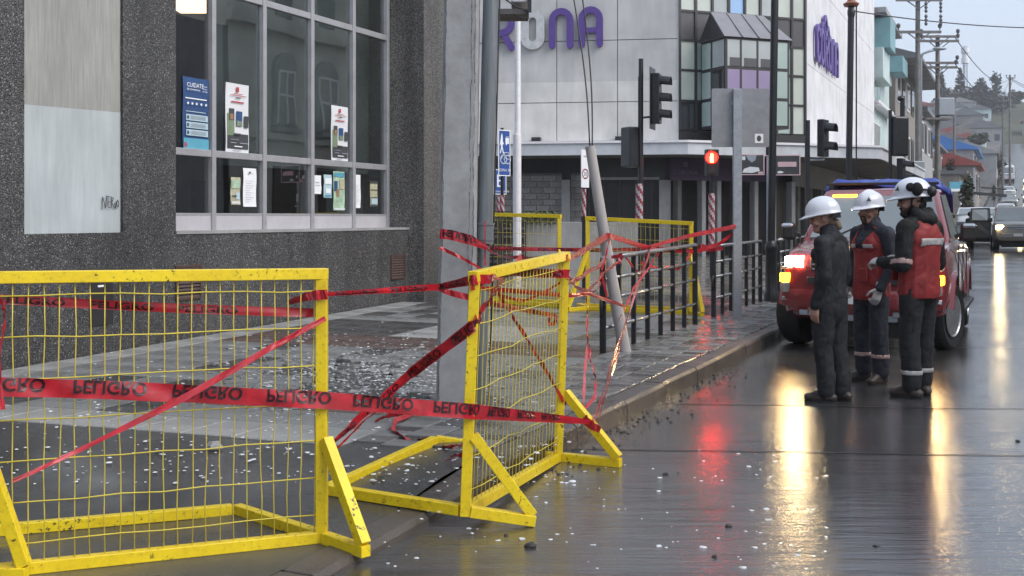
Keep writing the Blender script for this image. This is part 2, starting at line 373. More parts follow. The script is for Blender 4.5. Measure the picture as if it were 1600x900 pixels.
MT['pave_brown'] = wet('wet_brown_paver', (.065, .042, .036), (.12, .078, .066), (.2, .55), 1.3, .4, .4)
MT['kerb'] = wet('wet_kerb_stone', (.045, .038, .034), (.115, .098, .086), (.15, .5), 1.5, .35, .45)
MT['plaza'] = wet('wet_sandy_paving', (.17, .155, .14), (.27, .25, .225), (.05, .28), 1.0, .16, .6)
MT['grass'] = mat('rough_grass', (.045, .05, .03), .9, .4, .05)
def sheet(name, ts, ss, zfn, m):
    mb = MB(); vs = [S(t, s, zfn(t, s)) for s in ss for t in ts]; n = len(ts)
    mb.add(vs, [(j * n + i, j * n + i + 1, (j + 1) * n + i + 1, (j + 1) * n + i) for j in range(len(ss) - 1) for i in range(n - 1)])
    return kind(mb.build(name, m, None, sm=True), 'structure')
def lin(a, b, n): return [a + (b - a) * i / (n - 1) for i in range(n)]
def zg(t, s):
    hill = 5 * exp(-((s - 430) / 90) ** 2 - ((t + 25) / 70) ** 2)
    return Hs(s) - .06 + (hill if abs(t) > 12 or s > 430 else hill * smooth((s - 340) / 90))
SL = lin(-40, 20, 31) + lin(22, 60, 20) + lin(64, 460, 100)
sheet('ground', lin(-900, -60, 8) + lin(-50, 50, 41) + lin(60, 900, 8), lin(-60, 500, 113) + [700, 1200, 2500, 5000], zg, MT['grass'])
sheet('road', [TC, -1, 0, 2, 4, 6.5], SL, lambda t, s: Hs(s), MT['road'])
sheet('far_pavement', [6.5, 9.2], SL, lambda t, s: Hs(s) + .10, MT['pave_grey'])
sheet('pavement', lin(-8.75, TC - .16, 8), lin(-6, 19, 51), lambda t, s: sw(t, s), MT['pave_dark'])
sheet('plaza', lin(-40, TC - .16, 12), lin(19, 60, 42) + lin(62, 460, 60), lambda t, s: sw(max(t, -8.3), s) , MT['plaza'])
# transverse joints of the concrete road
jb = MB()
for (u0, v0, u1, v1) in ((950, 703, 1600, 713), (1150, 633, 1600, 640), (1500, 543, 1600, 544.5), (1490, 484, 1600, 485), (1490, 449, 1600, 450)):
    a, b = G(u0, v0), G(u1, v1); d = (b - a).normalized(); ta = toS(a); 
    a = a - d * max(0, (ta[0] - TC - .02)) ; b = a + d * 9.0
    pts = [a + (b - a) * (i / 12) + Vector((0, random.uniform(-.012, .012), 0)) for i in range(13)]
    for p, q in zip(pts, pts[1:]):
        jb.poly([p + Vector((0, -.011, .004)), q + Vector((0, -.011, .004)), q + Vector((0, .011, .004)), p + Vector((0, .011, .004))])
kind(jb.build('road_joint', MT['joint'], None), 'structure')
# kerb: stones of about one metre
kerb = kind(thing('kerb', '', ''), 'structure'); del kerb['label'], kerb['category']
kerb.location = S(TC, 8, 0)
s = -5.0
while s < 42:
    l = random.uniform(.92, 1.08); e = s + l - .014; mb = MB()
    o = random.uniform(-.006, .006); z0, z1 = kz(s) + random.uniform(-.004, .004), kz(e) + random.uniform(-.004, .004)
    pr = lambda q, z: [S(TC - .16, q, -.1), S(TC + .025 + o, q, -.1), S(TC + .012 + o, q, z - .025), S(TC - .012 + o, q, z), S(TC - .16, q, z + .002)]
    mb.loft([pr(s, z0), pr(e, z1)]); mb.build('kerb_stone', MT['kerb'], kerb, bev=.006); s += l
# paving: slabs and small cobbles as parts of the pavement
pav = bpy.data.objects['pavement']
def slab(t, s, w, l, m, name, th=.010, gap=.007, rz=0.0, lift=0.0):
    me = slab_me.get((w, l, m))
    if me is None:
        mb = MB(); a, b = w / 2 - gap / 2, l / 2 - gap / 2; c = .006
        mb.add([(-a, -b, -.03), (a, -b, -.03), (a, b, -.03), (-a, b, -.03), (-a, -b, th - c), (a, -b, th - c), (a, b, th - c), (-a, b, th - c),
                (-a + c, -b + c, th), (a - c, -b + c, th), (a - c, b - c, th), (-a + c, b - c, th)],
               [(0, 1, 5, 4), (1, 2, 6, 5), (2, 3, 7, 6), (3, 0, 4, 7), (4, 5, 9, 8), (5, 6, 10, 9), (6, 7, 11, 10), (7, 4, 8, 11), (8, 9, 10, 11)])
        me = mb.mesh(name); me.materials.append(MT[m]); slab_me[(w, l, m)] = me
    p = S(t, s, sw(t, s) + lift) - pav.location
    tx = atan2(sw(t, s + .2) - sw(t, s - .2), .4); ty = -atan2(sw(t + .2, s) - sw(t - .2, s), .4)
    inst(name, me, pav, p, (tx + random.uniform(-.008, .008), ty + random.uniform(-.008, .008), -ANG + rz))
slab_me = {}
for i in range(4):                                        # cobbles along the kerb
    for j in range(72):
        s = 6.1 + j * .17
        slab(TC - .16 - .115 - i * .225 + random.uniform(-.012, .012), s + (i % 2) * .085 + random.uniform(-.01, .01), .225, .17, random.choice(['pave_wet', 'pave_wet', 'pave_grey', 'pave_dark']), 'cobble', random.uniform(.006, .018), rz=random.uniform(-.07, .07))
for i in range(12):                                       # slabs in front of the building
    for j in range(19):
        t = -8.3 + i * .4; s = 6.2 + j * .5
        d = s - (6.2 + .0 * t)
        if i == 0: m = 'pave_pale'
        elif j in (0,): m = 'pave_pale'
        elif j in (2, 9, 10): m = 'pave_brown'
        elif 11 <= j <= 13 and 2 <= i <= 8: m = 'pave_pale' if i > 4 else 'pave_dark'
        else: m = random.choice(['pave_grey', 'pave_grey', 'pave_dark', 'pave_grey'])
        slab(t, s, .4, .5, m, 'paving_slab')
# plaster crumbs and broken glass
def debris(name, spots, m, lo, hi, flat=.35):
    mb = MB()
    for p in spots:
        r = random.uniform(lo, hi) * random.choice((.6, .8, 1, 1.3)); a = random.uniform(0, 6.28); n = random.choice((4, 5, 6))
        base = [Vector((cos(a + 6.283 * k / n) * r * random.uniform(.6, 1.2), sin(a + 6.283 * k / n) * r * random.uniform(.6, 1.2), 0)) for k in range(n)]
        h = r * flat * random.uniform(.6, 1.5); tl = Vector((random.uniform(-.3, .3), random.uniform(-.3, .3), 0)) * r
        top = [q * random.uniform(.5, .85) + tl + Vector((0, 0, h * random.uniform(.7, 1.3))) for q in base]
        mb.add([p + q for q in base + top], [tuple(range(n, 2 * n))] + [(k, (k + 1) % n, n + (k + 1) % n, n + k) for k in range(n)])
    return kind(mb.build(name, m, None, fix=False), 'stuff')
def on_ground(u, v):
    p = G(u, v, 0)
    if toS(p)[0] < TC: p = GS(u, v); p.z = swp(p) + .012
    return p
MT['shard'] = mat('white_crumbs', (.66, .68, .70), .35, .2, 30)
MT['rubble'] = mat('grey_rubble', (.16, .16, .16), .75, .5, 18, bmp=.4)
MT['rubble_p'] = mat('pale_rubble', (.34, .34, .335), .7, .35, 18, bmp=.4)
MT['rubble_d'] = mat('dark_rubble', (.035, .033, .032), .6, .4, 18, bmp=.4)
sp, rb, rd = [], [], []
while len(sp) < 1100:                                       # dense heap by the concrete pole
    u, v = random.gauss(590, 95), random.gauss(585, 26)
    if 500 < v < 640 and 330 < u < 900: sp.append(on_ground(u, v))
while len(sp) < 2000:
    u, v = random.uniform(0, 900), random.uniform(520, 760) ** 1.0
    if random.random() < .55 + .45 * (u > 350): sp.append(on_ground(u, v))
while len(sp) < 2150:
    sp.append(on_ground(random.uniform(600, 1300), 700 + 190 * random.random() ** 1.3))
while len(rb) < 620:
    u, v = random.gauss(560, 130), random.gauss(582, 30)
    if 515 < v < 645 and u > 250: rb.append(on_ground(u, v))
while len(rd) < 240:                                       # grit in the gutter
    s = random.uniform(6.2, 11.5); t = TC + abs(random.gauss(.05, .16)) + .02; rd.append(S(t, s, .002))
while len(rd) < 252: rd.append(on_ground(random.uniform(550, 1590), random.uniform(660, 890)))
debris('white_crumbs', sp, MT['shard'], .006, .0175, .16)
debris('plaster_rubble', rb[:330], MT['rubble'], .012, .05, .22); debris('pale_plaster_rubble', rb[330:], MT['rubble_p'], .010, .04, .22)
debris('gutter_grit', rd, MT['rubble_d'], .006, .015, .45)
big = [(540, 567, .085, 'rubble', 'largest pale plaster chunk among the rubble behind the yellow mesh'),
       (452, 574, .06, 'rubble', 'plaster chunk on the pavement seen through the right end of the near mesh'),
       (620, 575, .06, 'rubble', 'plaster chunk in the heap just left of the concrete pole'),
       (655, 590, .05, 'rubble', 'small plaster chunk beside the foot of the concrete pole'),
       (500, 600, .06, 'rubble', 'plaster chunk in the heap behind the right post of the near barrier'),
       (336, 573, .05, 'rubble', 'plaster chunk lying left of the rubble heap'),
       (335, 703, .05, 'pave_pale', 'pale stone on the wet pavement behind the near barrier'),
       (1590, 690, .016, 'rubble_d', 'dark pebble on the road at the right edge'),
       (828, 855, .028, 'rubble_d', 'dark stone on the wet road below the second barrier foot'),
       (1040, 742, .017, 'rubble_d', 'dark pebble alone on the wet road right of the barrier'),
       (1138, 823, .018, 'rubble_d', 'dark pebble on the road beside the bright headlight reflection')]
for u, v, r, m, lab in big:
    mb = MB(); p = on_ground(u, v); n = 7
    for ring, (h, k) in enumerate(((0, 1.0), (.35, 1.12), (.75, .7))):
        pass
    rings = [[p + Vector((cos(6.283 * k / n) * r * q * random.uniform(.75, 1.2), sin(6.283 * k / n) * r * q * .8 * random.uniform(.75, 1.2), h * r * random.uniform(.8, 1.2)))
              for k in range(n)] for h, q in ((0, 1.0), (.35, 1.05), (.7, .6))]
    mb.loft(rings); tag(mb.build('stone_chunk', MT[m], None), lab, 'stone', 'loose stones and plaster chunks')
# ------------------------------------------------------------------ grey office building on the left
office = thing('office_building', 'dark speckled grey office building with tall aluminium windows on the left', 'building', S(-8.53, 10, 0))
TW, TL, TP = -8.9, -8.53, -8.27
ZS = 1.345
SW_END = W(TW, 606) ; S_COR = W(TP, 738)
s0p, s1p = W(TL, 38), W(TL, 192); s_pier = W(TL, 275)
MB().sbox(-9.6, TL, -8, SW_END, -.3, ZS).build('base_wall', MT['aggregate'], office)
MB().sbox(-9.6, TL, -8, s0p, ZS, 9.5).build('pier', MT['aggregate'], office)
MB().sbox(-9.6, TL, s1p, s_pier, ZS, 9.5).build('pier', MT['aggregate'], office)
MB().sbox(-9.6, TP, SW_END, S_COR, -.3, 9.5).build('corner_pier', MT['aggregate_pale'], office)
MB().sbox(-9.5, TL - .035, s0p, s1p, ZS, 9.5).build('rendered_panel', MT['render_grey'], office)
mb = MB(); zt = P(38, 160, 10.7).z
q0, q1 = [S(TL - .033, s, z) for s, z in ((s0p, ZS), (s1p, ZS), (s1p, zt + .03), (s0p, zt))], None
mb.prism(q0, S(-.02, 0, 0)); pp = mb.build('painted_patch', MT['patch_paint'], office)
pp['label'] = 'paler freshly painted lower part of the panel'
# scrawl on the patch
gb = MB()
def scrawl(segs):
    for seg in segs:
        for (a, b) in zip(seg, seg[1:]):
            pa, pb = [S(TL - .0125, W(TL - .03, 157 + x * 27), P(0, 328 - y * 22, 12.1).z) for x, y in (a, b)]
            gb.beam(pa, pb, .007, .004, up=S(1, 0))
scrawl([[(0, 0), (.05, .9), (.22, .1), (.28, 1)], [(.36, .95), (.36, .2), (.5, .12)], [(.33, .95), (.52, .9)], [(.34, .55), (.5, .55)],
        [(.56, .9), (.57, .15)], [(.56, .9), (.68, .8), (.58, .5), (.72, .15)], [(.74, .5), (.78, .15), (.82, .1), (.84, .6)],
        [(.9, .2), (.86, .45), (.92, .7), (.98, .5), (.97, .2), (.9, .2)]])
gb.build('scrawled_writing', MT['dark_print'], office)
# window grid
mull = [W(TW, u) for u in (331.5, 411, 486, 551)]
pitch = (mull[-1] - mull[0]) / 3
grid = [mull[0] - pitch] + mull + [W(TW, 604)]
ZB, ZM, ZU, ZT = 1.53, P(275, 236, 13.4).z, P(605, 60, 17.9).z, 6.6
for s in grid: MB().sbox(TW - .06, TW + .035, s - .038, s + .038, ZS, ZT).build('mullion', MT['frame'], office, bev=.006)
for a, b in zip(grid, grid[1:]):
    a2, b2 = a + .038, b - .038
    for z, h in ((ZM, .085), (ZU, .085)):
        MB().sbox(TW - .05, TW + .022, a2, b2, z - h / 2, z + h / 2).build('transom', MT['frame'], office, bev=.006)
    MB().sbox(TW - .05, TW + .012, a2, b2, ZS, ZB).build('sill_panel', MT['sill'], office, bev=.004)
    MB().sbox(TW - .03, TW + .017, a2, b2, ZB, ZB + .025).build('sill_trim', MT['frame'], office)
    for z0, z1 in ((ZB + .025, ZM - .0425), (ZM + .0425, ZU - .0425), (ZU + .0425, ZT)):
        g = MB().sbox(TW - .032, TW - .026, a2, b2, z0, z1).build('window_pane', MT['glass'], office)
MB().sbox(TW, TL + .012, s_pier + .0, SW_END - .002, ZS - .03, ZS + .004).build('sill_ledge', MT['concrete'], office)
# dim room behind the glass
MT['room'] = mat('dim_room', (.16, .165, .16), .9, .3, .6)
MT['backing'] = mat('pane_backing_sheet', (.17, .18, .175), .8, .2, 1.5)  # added sheet behind the glass, lightens the panes
mb = MB(); a, b = grid[0] - .5, grid[-1]
mb.sbox(-13.2, -13.0, a, b, 0, 7).sbox(-13, TW - .1, a, b, 6.7, 6.9).sbox(-13, TW - .1, a, b, 0.2, .35).sbox(-13.1, TW - .06, a - .1, a, .3, 7).sbox(-13.1, TW - .06, b + .002, b + .1, .3, 6.95)
mb.build('room_shell', MT['room'], office)
bl = MB(); bl.sbox(TW - .34, TW - .32, grid[1] + .38, grid[-1], ZM - .1, 6.7)
for k in range(1): bl.sbox(TW - .45, TW - .42, grid[-2] - .05, grid[-1], ZB, 6.7)
bl.build('pane_backing', MT['backing'], office)
MT['warm_lamp'] = mat('lit_warm_lamp', (1, .8, .5), .4, .03, emit=2.4, ecol=(1, .62, .36))
lc_ = P(299, 4, 15.3); lo_ = thing('ceiling_lamp', 'warm lit ceiling lamp inside the top of the leftmost window pane', 'lamp', lc_)
MB().box(lc_, (.42, .42, .22)).build('lit_shade', MT['warm_lamp'], lo_, bev=.02); MB().tube([lc_, lc_ + Vector((0, 0, 2.2))], .012, 6).build('stem', MT['black'], lo_)
mb = MB()
for s, w, h in ((grid[0] + .4, .5, .9), (grid[2] + .3, .35, 1.0), (grid[3] + .4, .6, .7)): mb.sbox(TW - 1.4, TW - 1.0, s, s + w, .4, 1.0 + h)
mb.build('desk_clutter', MT['dark_shop'], office)
# things let into the base wall: two vents and a hatch
def wall_rect(u0, u1, v0, v1, t=TL):
    s0, s1 = W(t, u0), W(t, u1); Ym = -t / (SA - CA * ((u0 + u1) / 2 - 800) / F)
    return s0, s1, HC - (v1 - HZ) / F * Ym, HC - (v0 - HZ) / F * Ym
MT['vent_brown'] = mat('rusty_vent', (.075, .045, .038), .6, .3, 20)
def vent(u0, u1, v0, v1, m, lab, n=9):
    s0, s1, z0, z1 = wall_rect(u0, u1, v0, v1); c = S(TL, (s0 + s1) / 2, z0)
    v = MB(); t0, t1 = TL, TL + .02
    v.sbox(t0, t1, s0, s0 + .03, z0, z1).sbox(t0, t1, s1 - .03, s1, z0, z1).sbox(t0, t1 - .002, s0 + .03, s1 - .03, z0, z0 + .025).sbox(t0, t1 - .002, s0 + .03, s1 - .03, z1 - .025, z1)
    fr = v.build('vent_frame', m, office); fr['label'] = lab
    for k in range(n):
        z = z0 + .035 + (z1 - z0 - .07) * k / (n - 1)
        MB().add([S(TL + .002, s0 + .03, z + .012), S(TL + .002, s1 - .03, z + .012), S(TL + .016, s1 - .03, z - .008), S(TL + .016, s0 + .03, z - .008),
                  S(TL + .002, s0 + .03, z + .006), S(TL + .002, s1 - .03, z + .006), S(TL + .016, s1 - .03, z - .014), S(TL + .016, s0 + .03, z - .014)],
                 [(0, 1, 2, 3), (7, 6, 5, 4), (0, 4, 5, 1), (2, 6, 7, 3), (1, 5, 6, 2), (0, 3, 7, 4)]).build('slat', m, fr)
vent(273, 314, 414, 468, MT['vent_brown'], 'brown louvred wall vent low on the wall')
vent(610, 632, 398, 436, MT['vent_brown'], 'louvred vent beside the corner pier')
s0, s1, z0, z1 = wall_rect(140, 176, 436, 508)
h = MB().sbox(TL - .01, TL + .012, s0, s1, z0, z1).build('meter_hatch', MT['dark_shop'], office, bev=.004)
v = MB(); v.sbox(TL + .012, TL + .018, s0 + .1, s0 + .18, z1 - .08, z1 - .06); v.build('hatch_label', MT['white_print'], h)
# posters taped inside the glass
def poster(u0, u1, v0, v1, bgm, lab, blocks=(), texts=(), nm='poster', t=TW - .02, skew=.0):
    s0, s1, z0, z1 = wall_rect(u0, u1, v0, v1, t); w, h = s1 - s0, z1 - z0
    o = thing(nm, lab, nm, S(t, (s0 + s1) / 2, z0))
    mb = MB(); n = 8; dv = []
    for j in range(n + 1):
        b = .012 * sin(j * .9 + u0) ; dv += [S(t + .002 + abs(b) * .3, s0 + b * .5, z0 + h * j / n), S(t + .002 + abs(b) * .2, s1 + b * .5, z0 + h * j / n - skew * h)]
    mb.add(dv, [(2 * j, 2 * j + 1, 2 * j + 3, 2 * j + 2) for j in range(n)]); mb.build('sheet', MT[bgm], o, fix=False)
    for i, (x0, x1, y0, y1, m) in enumerate(blocks):
        d = t + .0105 + .0012 * i
        MB().poly([S(d, s0 + w * x, z0 + h * y) for x, y in ((x0, y0), (x1, y0), (x1, y1), (x0, y1))]).build('printed_block', MT[m], o, fix=False)
    tm = {}
    for x, y, sz, txt, m in texts:
        put_text(tm.setdefault(m, MB()), txt, S(t + .0145 + .0012 * len(blocks), s0 + w * x, z0 + h * y), S(0, 1), (0, 0, 1), sz * h, 'LEFT')
    for m, b_ in tm.items(): b_.build('printed_lettering', MT[m], o, fix=False)
    return o
MT['teal_print'] = mat('teal_print', (.10, .34, .46), .5, .15, 3)
MT['navy_print'] = mat('navy_print', (.03, .075, .20), .5, .15, 3)
MT['sky_print'] = mat('pale_blue_print', (.42, .56, .62), .5, .08, 3)
MT['green_print'] = mat('olive_print', (.18, .24, .15), .6, .25, 12)
MT['tan_print'] = mat('tan_print', (.42, .40, .28), .6, .3, 14)
MT['map_print'] = mat('map_print', (.36, .50, .36), .6, .35, 10)
MT['orange_print'] = mat('brown_print', (.30, .17, .10), .6, .3, 10)
rows = [(.1, .94, y, y + .085, 'sky_print') for y in (.40, .295, .19)]
rows += [(.13, .2, y + .02, y + .065, 'navy_print') for y in (.40, .295, .19)]
rows += [(.26, .85, y + dy, y + dy + .008, 'grey_print') for y in (.40, .295, .19) for dy in (.025, .045, .062)]
poster(285, 325.5, 122, 234, 'navy_print', 'blue poster with white heading and boxed rows taped in the left window', [(0.02, .99, .01, .155, 'teal_print'), (.04, .14, .03, .09, 'red_print'), (.08, .9, .70, .715, 'white_print'), (.1, .86, .52, .53, 'sky_print')] + rows +
       [(x, x + .06, .62, .65, 'white_print') for x in (.1, .26, .42, .6, .78)], [(.06, .86, .085, 'CUIDATE', 'white_print'), (.06, .815, .045, 'del coronavirus', 'white_print'), (.66, .88, .03, 'Prevenir', 'white_print'), (.66, .845, .03, 'es tarea', 'white_print'), (.66, .81, .03, 'de todos', 'white_print')])
inner = [(.06, .97, .05, .27, 'dark_print'), (.06, .36, .24, .56, 'green_print'), (.13, .35, .46, .63, 'dark_print'), (.17, .31, .47, .555, 'orange_print'), (.43, .69, .38, .60, 'navy_print'), (.45, .67, .38, .46, 'green_print'), (.76, .95, .37, .54, 'dark_print'),
         (.42, .54, .88, .95, 'red_print'), (.2, .75, .72, .74, 'red_print'), (.3, .7, .845, .855, 'red_print'), (.15, .85, .82, .83, 'red_print'), (.38, .6, .785, .80, 'dark_print'), (.3, .6, .25, .275, 'dark_print'), (.3, .62, .03, .045, 'grey_print'), (.15, .4, .13, .14, 'grey_print'), (.55, .9, .13, .14, 'grey_print'), (.15, .5, .18, .185, 'grey_print'), (.3, .65, .075, .09, 'white_print')]
poster(352, 388, 131, 238, 'paper', 'white poster with photographs and a red crest taped beside the blue poster', inner, skew=.0)
poster(517, 543, 166, 251, 'paper', 'smaller white poster with photographs and a red crest in the fourth window', inner)
poster(360, 375, 277, 320, 'tan_print', 'small tan leaflet in the lower window pane under the white poster', [(.1, .9, .6, .9, 'map_print'), (.5, .9, .2, .45, 'sky_print'), (.08, .9, .04, .12, 'paper'), (.1, .6, .3, .34, 'dark_print')], nm='leaflet')
lines = [(.15, .15 + .3 + .4 * ((k * 7) % 5) / 5, .12 + k * .06, .128 + k * .06, 'grey_print') for k in range(10)]
poster(379.5, 400, 263, 323, 'white_print', 'white typed notice hanging right of the tan leaflet', lines + [(.35, .5, .86, .91, 'dark_print'), (.35, .75, .87, .88, 'grey_print')], nm='notice')
poster(489.5, 501.5, 274, 303, 'white_print', 'small blank white notice at the left edge of the lower fourth pane', [(.2, .7, .6, .64, 'grey_print'), (.2, .8, .45, .48, 'grey_print')], nm='notice')
poster(505.5, 518, 273, 309, 'sky_print', 'pale blue and white leaflet beside the blank notice', [(.1, .9, .6, .85, 'white_print'), (.2, .8, .2, .4, 'white_print'), (.1, .9, .05, .12, 'teal_print')], nm='leaflet')
poster(520.5, 538, 268, 329, 'map_print', 'green map poster with blue and brown areas in a lower pane', [(.05, .35, .5, .75, 'navy_print'), (.25, .5, .35, .55, 'orange_print'), (.05, .95, .86, .97, 'teal_print'), (.5, .95, .55, .8, 'tan_print'), (.02, .98, .02, .06, 'paper')], nm='poster')
poster(552, 563, 273, 325, 'white_print', 'narrow white typed notice at the left of the last lower pane', lines, nm='notice')
poster(578, 589.5, 283, 323, 'tan_print', 'framed strip of three small tan pictures in the last lower pane', [(.0, 1, .0, .07, 'dark_print'), (.0, 1, .34, .37, 'dark_print'), (.0, 1, .64, .67, 'dark_print'), (.0, 1, .92, 1, 'dark_print'), (.1, .9, .1, .32, 'sky_print')], nm='notice')
# ------------------------------------------------------------------ the stuccoed building across the road (seen mirrored in the panes)
MT['stucco'] = streaky('beige_stucco', (.50, .48, .42), .12, .8, 2, 1)
opp = thing('stucco_building', 'old beige stucco building with arched windows mirrored in the office panes', 'building', S(9.2, 45, 0))
MB().sbox(9.2, 18, 35.4, 60, 0, 11.2).build('wall', MT['stucco'], opp)
for z, h, d in ((4.6, .25, .25), (8.9, .5, .4), (11.2, .5, .55)): MB().sbox(9.2 - d, 9.2, 35.3, 60.1, z, z + h).build('cornice', MT['stucco'], opp)
for k in range(1, 8):
    s = 35.4 + k * 3.1
    f = MB(); pts = [S(9.18, s + x, z) for x, z in [(0, 5.3), (1.3, 5.3), (1.3, 7.4)] + [(.65 + .65 * cos(a), 7.4 + .65 * sin(a)) for a in lin(0, pi, 9)[1:]]]
    pts2 = [S(9.18, s + .65 + (x - .65) * 1.25, z) for x, z in [(0, 5.2), (1.3, 5.2), (1.3, 7.4)] + [(.65 + .65 * cos(a), 7.45 + .75 * sin(a)) for a in lin(0, pi, 9)[1:]]]
    w_ = f.prism(pts2, S(-.14, 0)).build('window_surround', MT['render_grey'], opp)
    MB().prism([p + S(-.16, 0) for p in pts], S(-.02, 0)).build('pane', MT['render_grey'], w_)
    g = MB(); 
    for a_, b_ in (((.65, 5.3), (.65, 7.4)), ((0, 6.4), (1.3, 6.4)), ((0, 7.4), (1.3, 7.4)), ((.03, 5.3), (.03, 7.4)), ((1.27, 5.3), (1.27, 7.4))):
        g.beam(S(8.99, s + a_[0], a_[1]), S(8.99, s + b_[0], b_[1]), .09, .04, up=S(1, 0))
    g.build('sash', MT['white_metal'], w_)
    MB().sbox(8.85, 9.2, s - .25, s + 1.55, 4.95, 5.15).build('window_ledge', MT['render_grey'], opp)
    MB().sbox(9.15, 9.195, s + .1, s + 1.2, 9.6, 10.9).build('attic_window', MT['dark_shop'], opp)
    MB().sbox(9.1, 9.195, s + .0, s + 1.4, .5, 3.6).build('shop_window', MT['dark_shop'], opp)
low = thing('low_shop', 'low shop building beyond the right edge of the road', 'building', S(9.2, 20, 0))
MB().sbox(9.2, 18, 4, 35.2, 0, 8.7).build('wall', MT['concrete'], low)
for k in range(6): MB().sbox(9.1, 9.196, 6 + k * 4.4, 9.4 + k * 4.4, .4, 3.0).build('shop_window', MT['dark_shop'], low)
# ------------------------------------------------------------------ department store at the corner
def on_line(c, d, u):                         # distance along a wall line at the photo column u
    k = (u - 800) / F; return (k * c[1] - c[0]) / (d[0] - k * d[1])
C0 = Vector((5.2, 36.0, 0)); DL = Vector((-.988, .156, 0)).normalized(); DC = Vector((.927, .375, 0)).normalized()
C1 = C0 + DC * on_line(C0, DC, 1258); DR = Vector((SA, CA, 0)); NR = Vector((CA, -SA, 0))
NL = Vector((DL.y, -DL.x, 0)); NL = NL if NL.y < 0 else -NL
NC = Vector((DC.y, -DC.x, 0))
LR = on_line(C1, DR, 1366); C2 = C1 + DR * LR
LL = on_line(C0, DL, 560); CL = C0 + DL * LL
store = thing('department_store', 'pale grey department store with purple letters and a glazed corner across the junction', 'building', C0)
ZC = 3.92; ZTOP = 13.0
def fp(c, d, n, q, z, off=0.0): return c + d * q + n * off + Vector((0, 0, z))
def fbox(mb, c, d, n, q0, q1, z0, z1, o0, o1):
    vs = [fp(c, d, n, q, z, o) for z in (z0, z1) for q, o in ((q0, o0), (q1, o0), (q1, o1), (q0, o1))]
    return mb.add(vs, [(0, 3, 2, 1), (4, 5, 6, 7), (0, 1, 5, 4), (1, 2, 6, 5), (2, 3, 7, 6), (3, 0, 4, 7)])
CLc = fp(CL, DL, NL, 0, 0, 0)
foot = [CL, C0, C1, C2, C2 + Vector((-14, 4, 0)), CL + Vector((0, 14, 0))]
ins = [CL - NL * .05, C0 - NL * .05 - NC * .03, C1 - NC * .05 - NR * .04, C2 - NR * .05, foot[4], foot[5]]
MB().prism([p + Vector((0, 0, ZC)) for p in ins], (0, 0, ZTOP - ZC)).build('upper_wall', MT['concrete'], store)
gs = [CL - NL * 1.0, C0 - NL * 1.0 - NC * .6, C1 - NC * .8 - NR * .6, C2 - NR * .8, foot[4], foot[5]]
MB().prism([p + Vector((0, 0, -.2)) for p in gs], (0, 0, ZC + .1)).build('shop_wall', MT['dark_shop'], store)
MB().prism([C2 + Vector((0, 0, -.2)), C2 + DR * .4 + Vector((0, 0, -.2)), foot[4] + DR * .4 + Vector((0, 0, -.2)), foot[4] + Vector((0, 0, -.2))], (0, 0, ZC + .1)).build('end_wall', MT['concrete'], store)
def zz(v, Y): return HC - (v - HZ) / F * Y
qs = [0] + [on_line(C0, DL, u) for u in (965, 870, 775, 680, 565)]
zr = [ZC, zz(160, 36.5), zz(128, 36.5), zz(64, 36.5), zz(-30, 36.5), ZTOP]
for a, b in zip(qs, qs[1:]):
    for i, (z0, z1) in enumerate(zip(zr, zr[1:])):
        g = .012; g0 = 0 if i == 2 else g; g1 = 0 if i == 1 else g
        fbox(MB(), C0, DL, NL, a + g + (.03 if a == 0 else 0), b - g, z0 + g0, z1 - g1, -.06, .0).build('wall_panel', MT['corona_pale' if i < 2 else 'corona_wall'], store)
fbox(MB(), C0, DL, NL, 0.0, .03, ZC, ZTOP, -.05, .012).build('corner_trim', MT['white_metal'], store)
for a, b in zip(lin(0, LR, 6), lin(0, LR, 6)[1:]):
    for z0, z1 in ((ZC, 6.6), (6.6, 9.6), (9.6, ZTOP)):
        fbox(MB(), C1, DR, NR, a + .012, b - .012, z0 + .01, z1 - .01, -.06, .0).build('wall_panel', MT['corona_side'], store)
# letters: rounded strokes
def stroke(mb, pts, r, o, ux, uz, n, d0, d1, closed=False, na=6):
    pts = [Vector((p[0], p[1])) for p in pts]; m = len(pts); Ls, Rs = [], []
    for i, p in enumerate(pts):
        a = pts[(i - 1) % m] if (closed or i > 0) else p; b = pts[(i + 1) % m] if (closed or i < m - 1) else p
        t = (b - a).normalized(); nn = Vector((-t.y, t.x)); Ls.append(p + nn * r); Rs.append(p - nn * r)
    if not closed:                              # round caps
        for end in (0, -1):
            p = pts[end]; t = (pts[0] - pts[1] if end == 0 else pts[-1] - pts[-2]).normalized(); nn = Vector((-t.y, t.x))
            cap = [(p + t * r * sin(a) , nn * r * cos(a)) for a in lin(pi / 2, 0, na)]
            l2, r2 = [c + v for c, v in cap[:-1]], [c - v for c, v in cap[:-1]]
            if end == 0: Ls, Rs = r2 + Ls, l2 + Rs
            else: Ls, Rs = Ls + l2[::-1], Rs + r2[::-1]
    M_ = lambda p, d: o + ux * p.x + uz * p.y + n * d
    k = len(Ls); vs = [M_(p, d) for d in (d0, d1) for p in Ls + Rs]; fs = []
    rng = range(k) if closed else range(k - 1)
    for i in rng:
        j = (i + 1) % k
        fs += [(2 * k + i, 2 * k + j, 3 * k + j, 3 * k + i), (i, k + i, k + j, j), (i, j, 2 * k + j, 2 * k + i), (k + i, 3 * k + i, 3 * k + j, k + j)]
    if not closed: fs += [(0, 2 * k, 3 * k, k), (k - 1, 2 * k - 1, 4 * k - 1, 3 * k - 1)]
    mb.add(vs, fs)
ARC = lambda cx, cy, r, a0, a1, n=9, ry=None: [(cx + r * cos(a), cy + (ry or r) * sin(a)) for a in lin(a0, a1, n)]
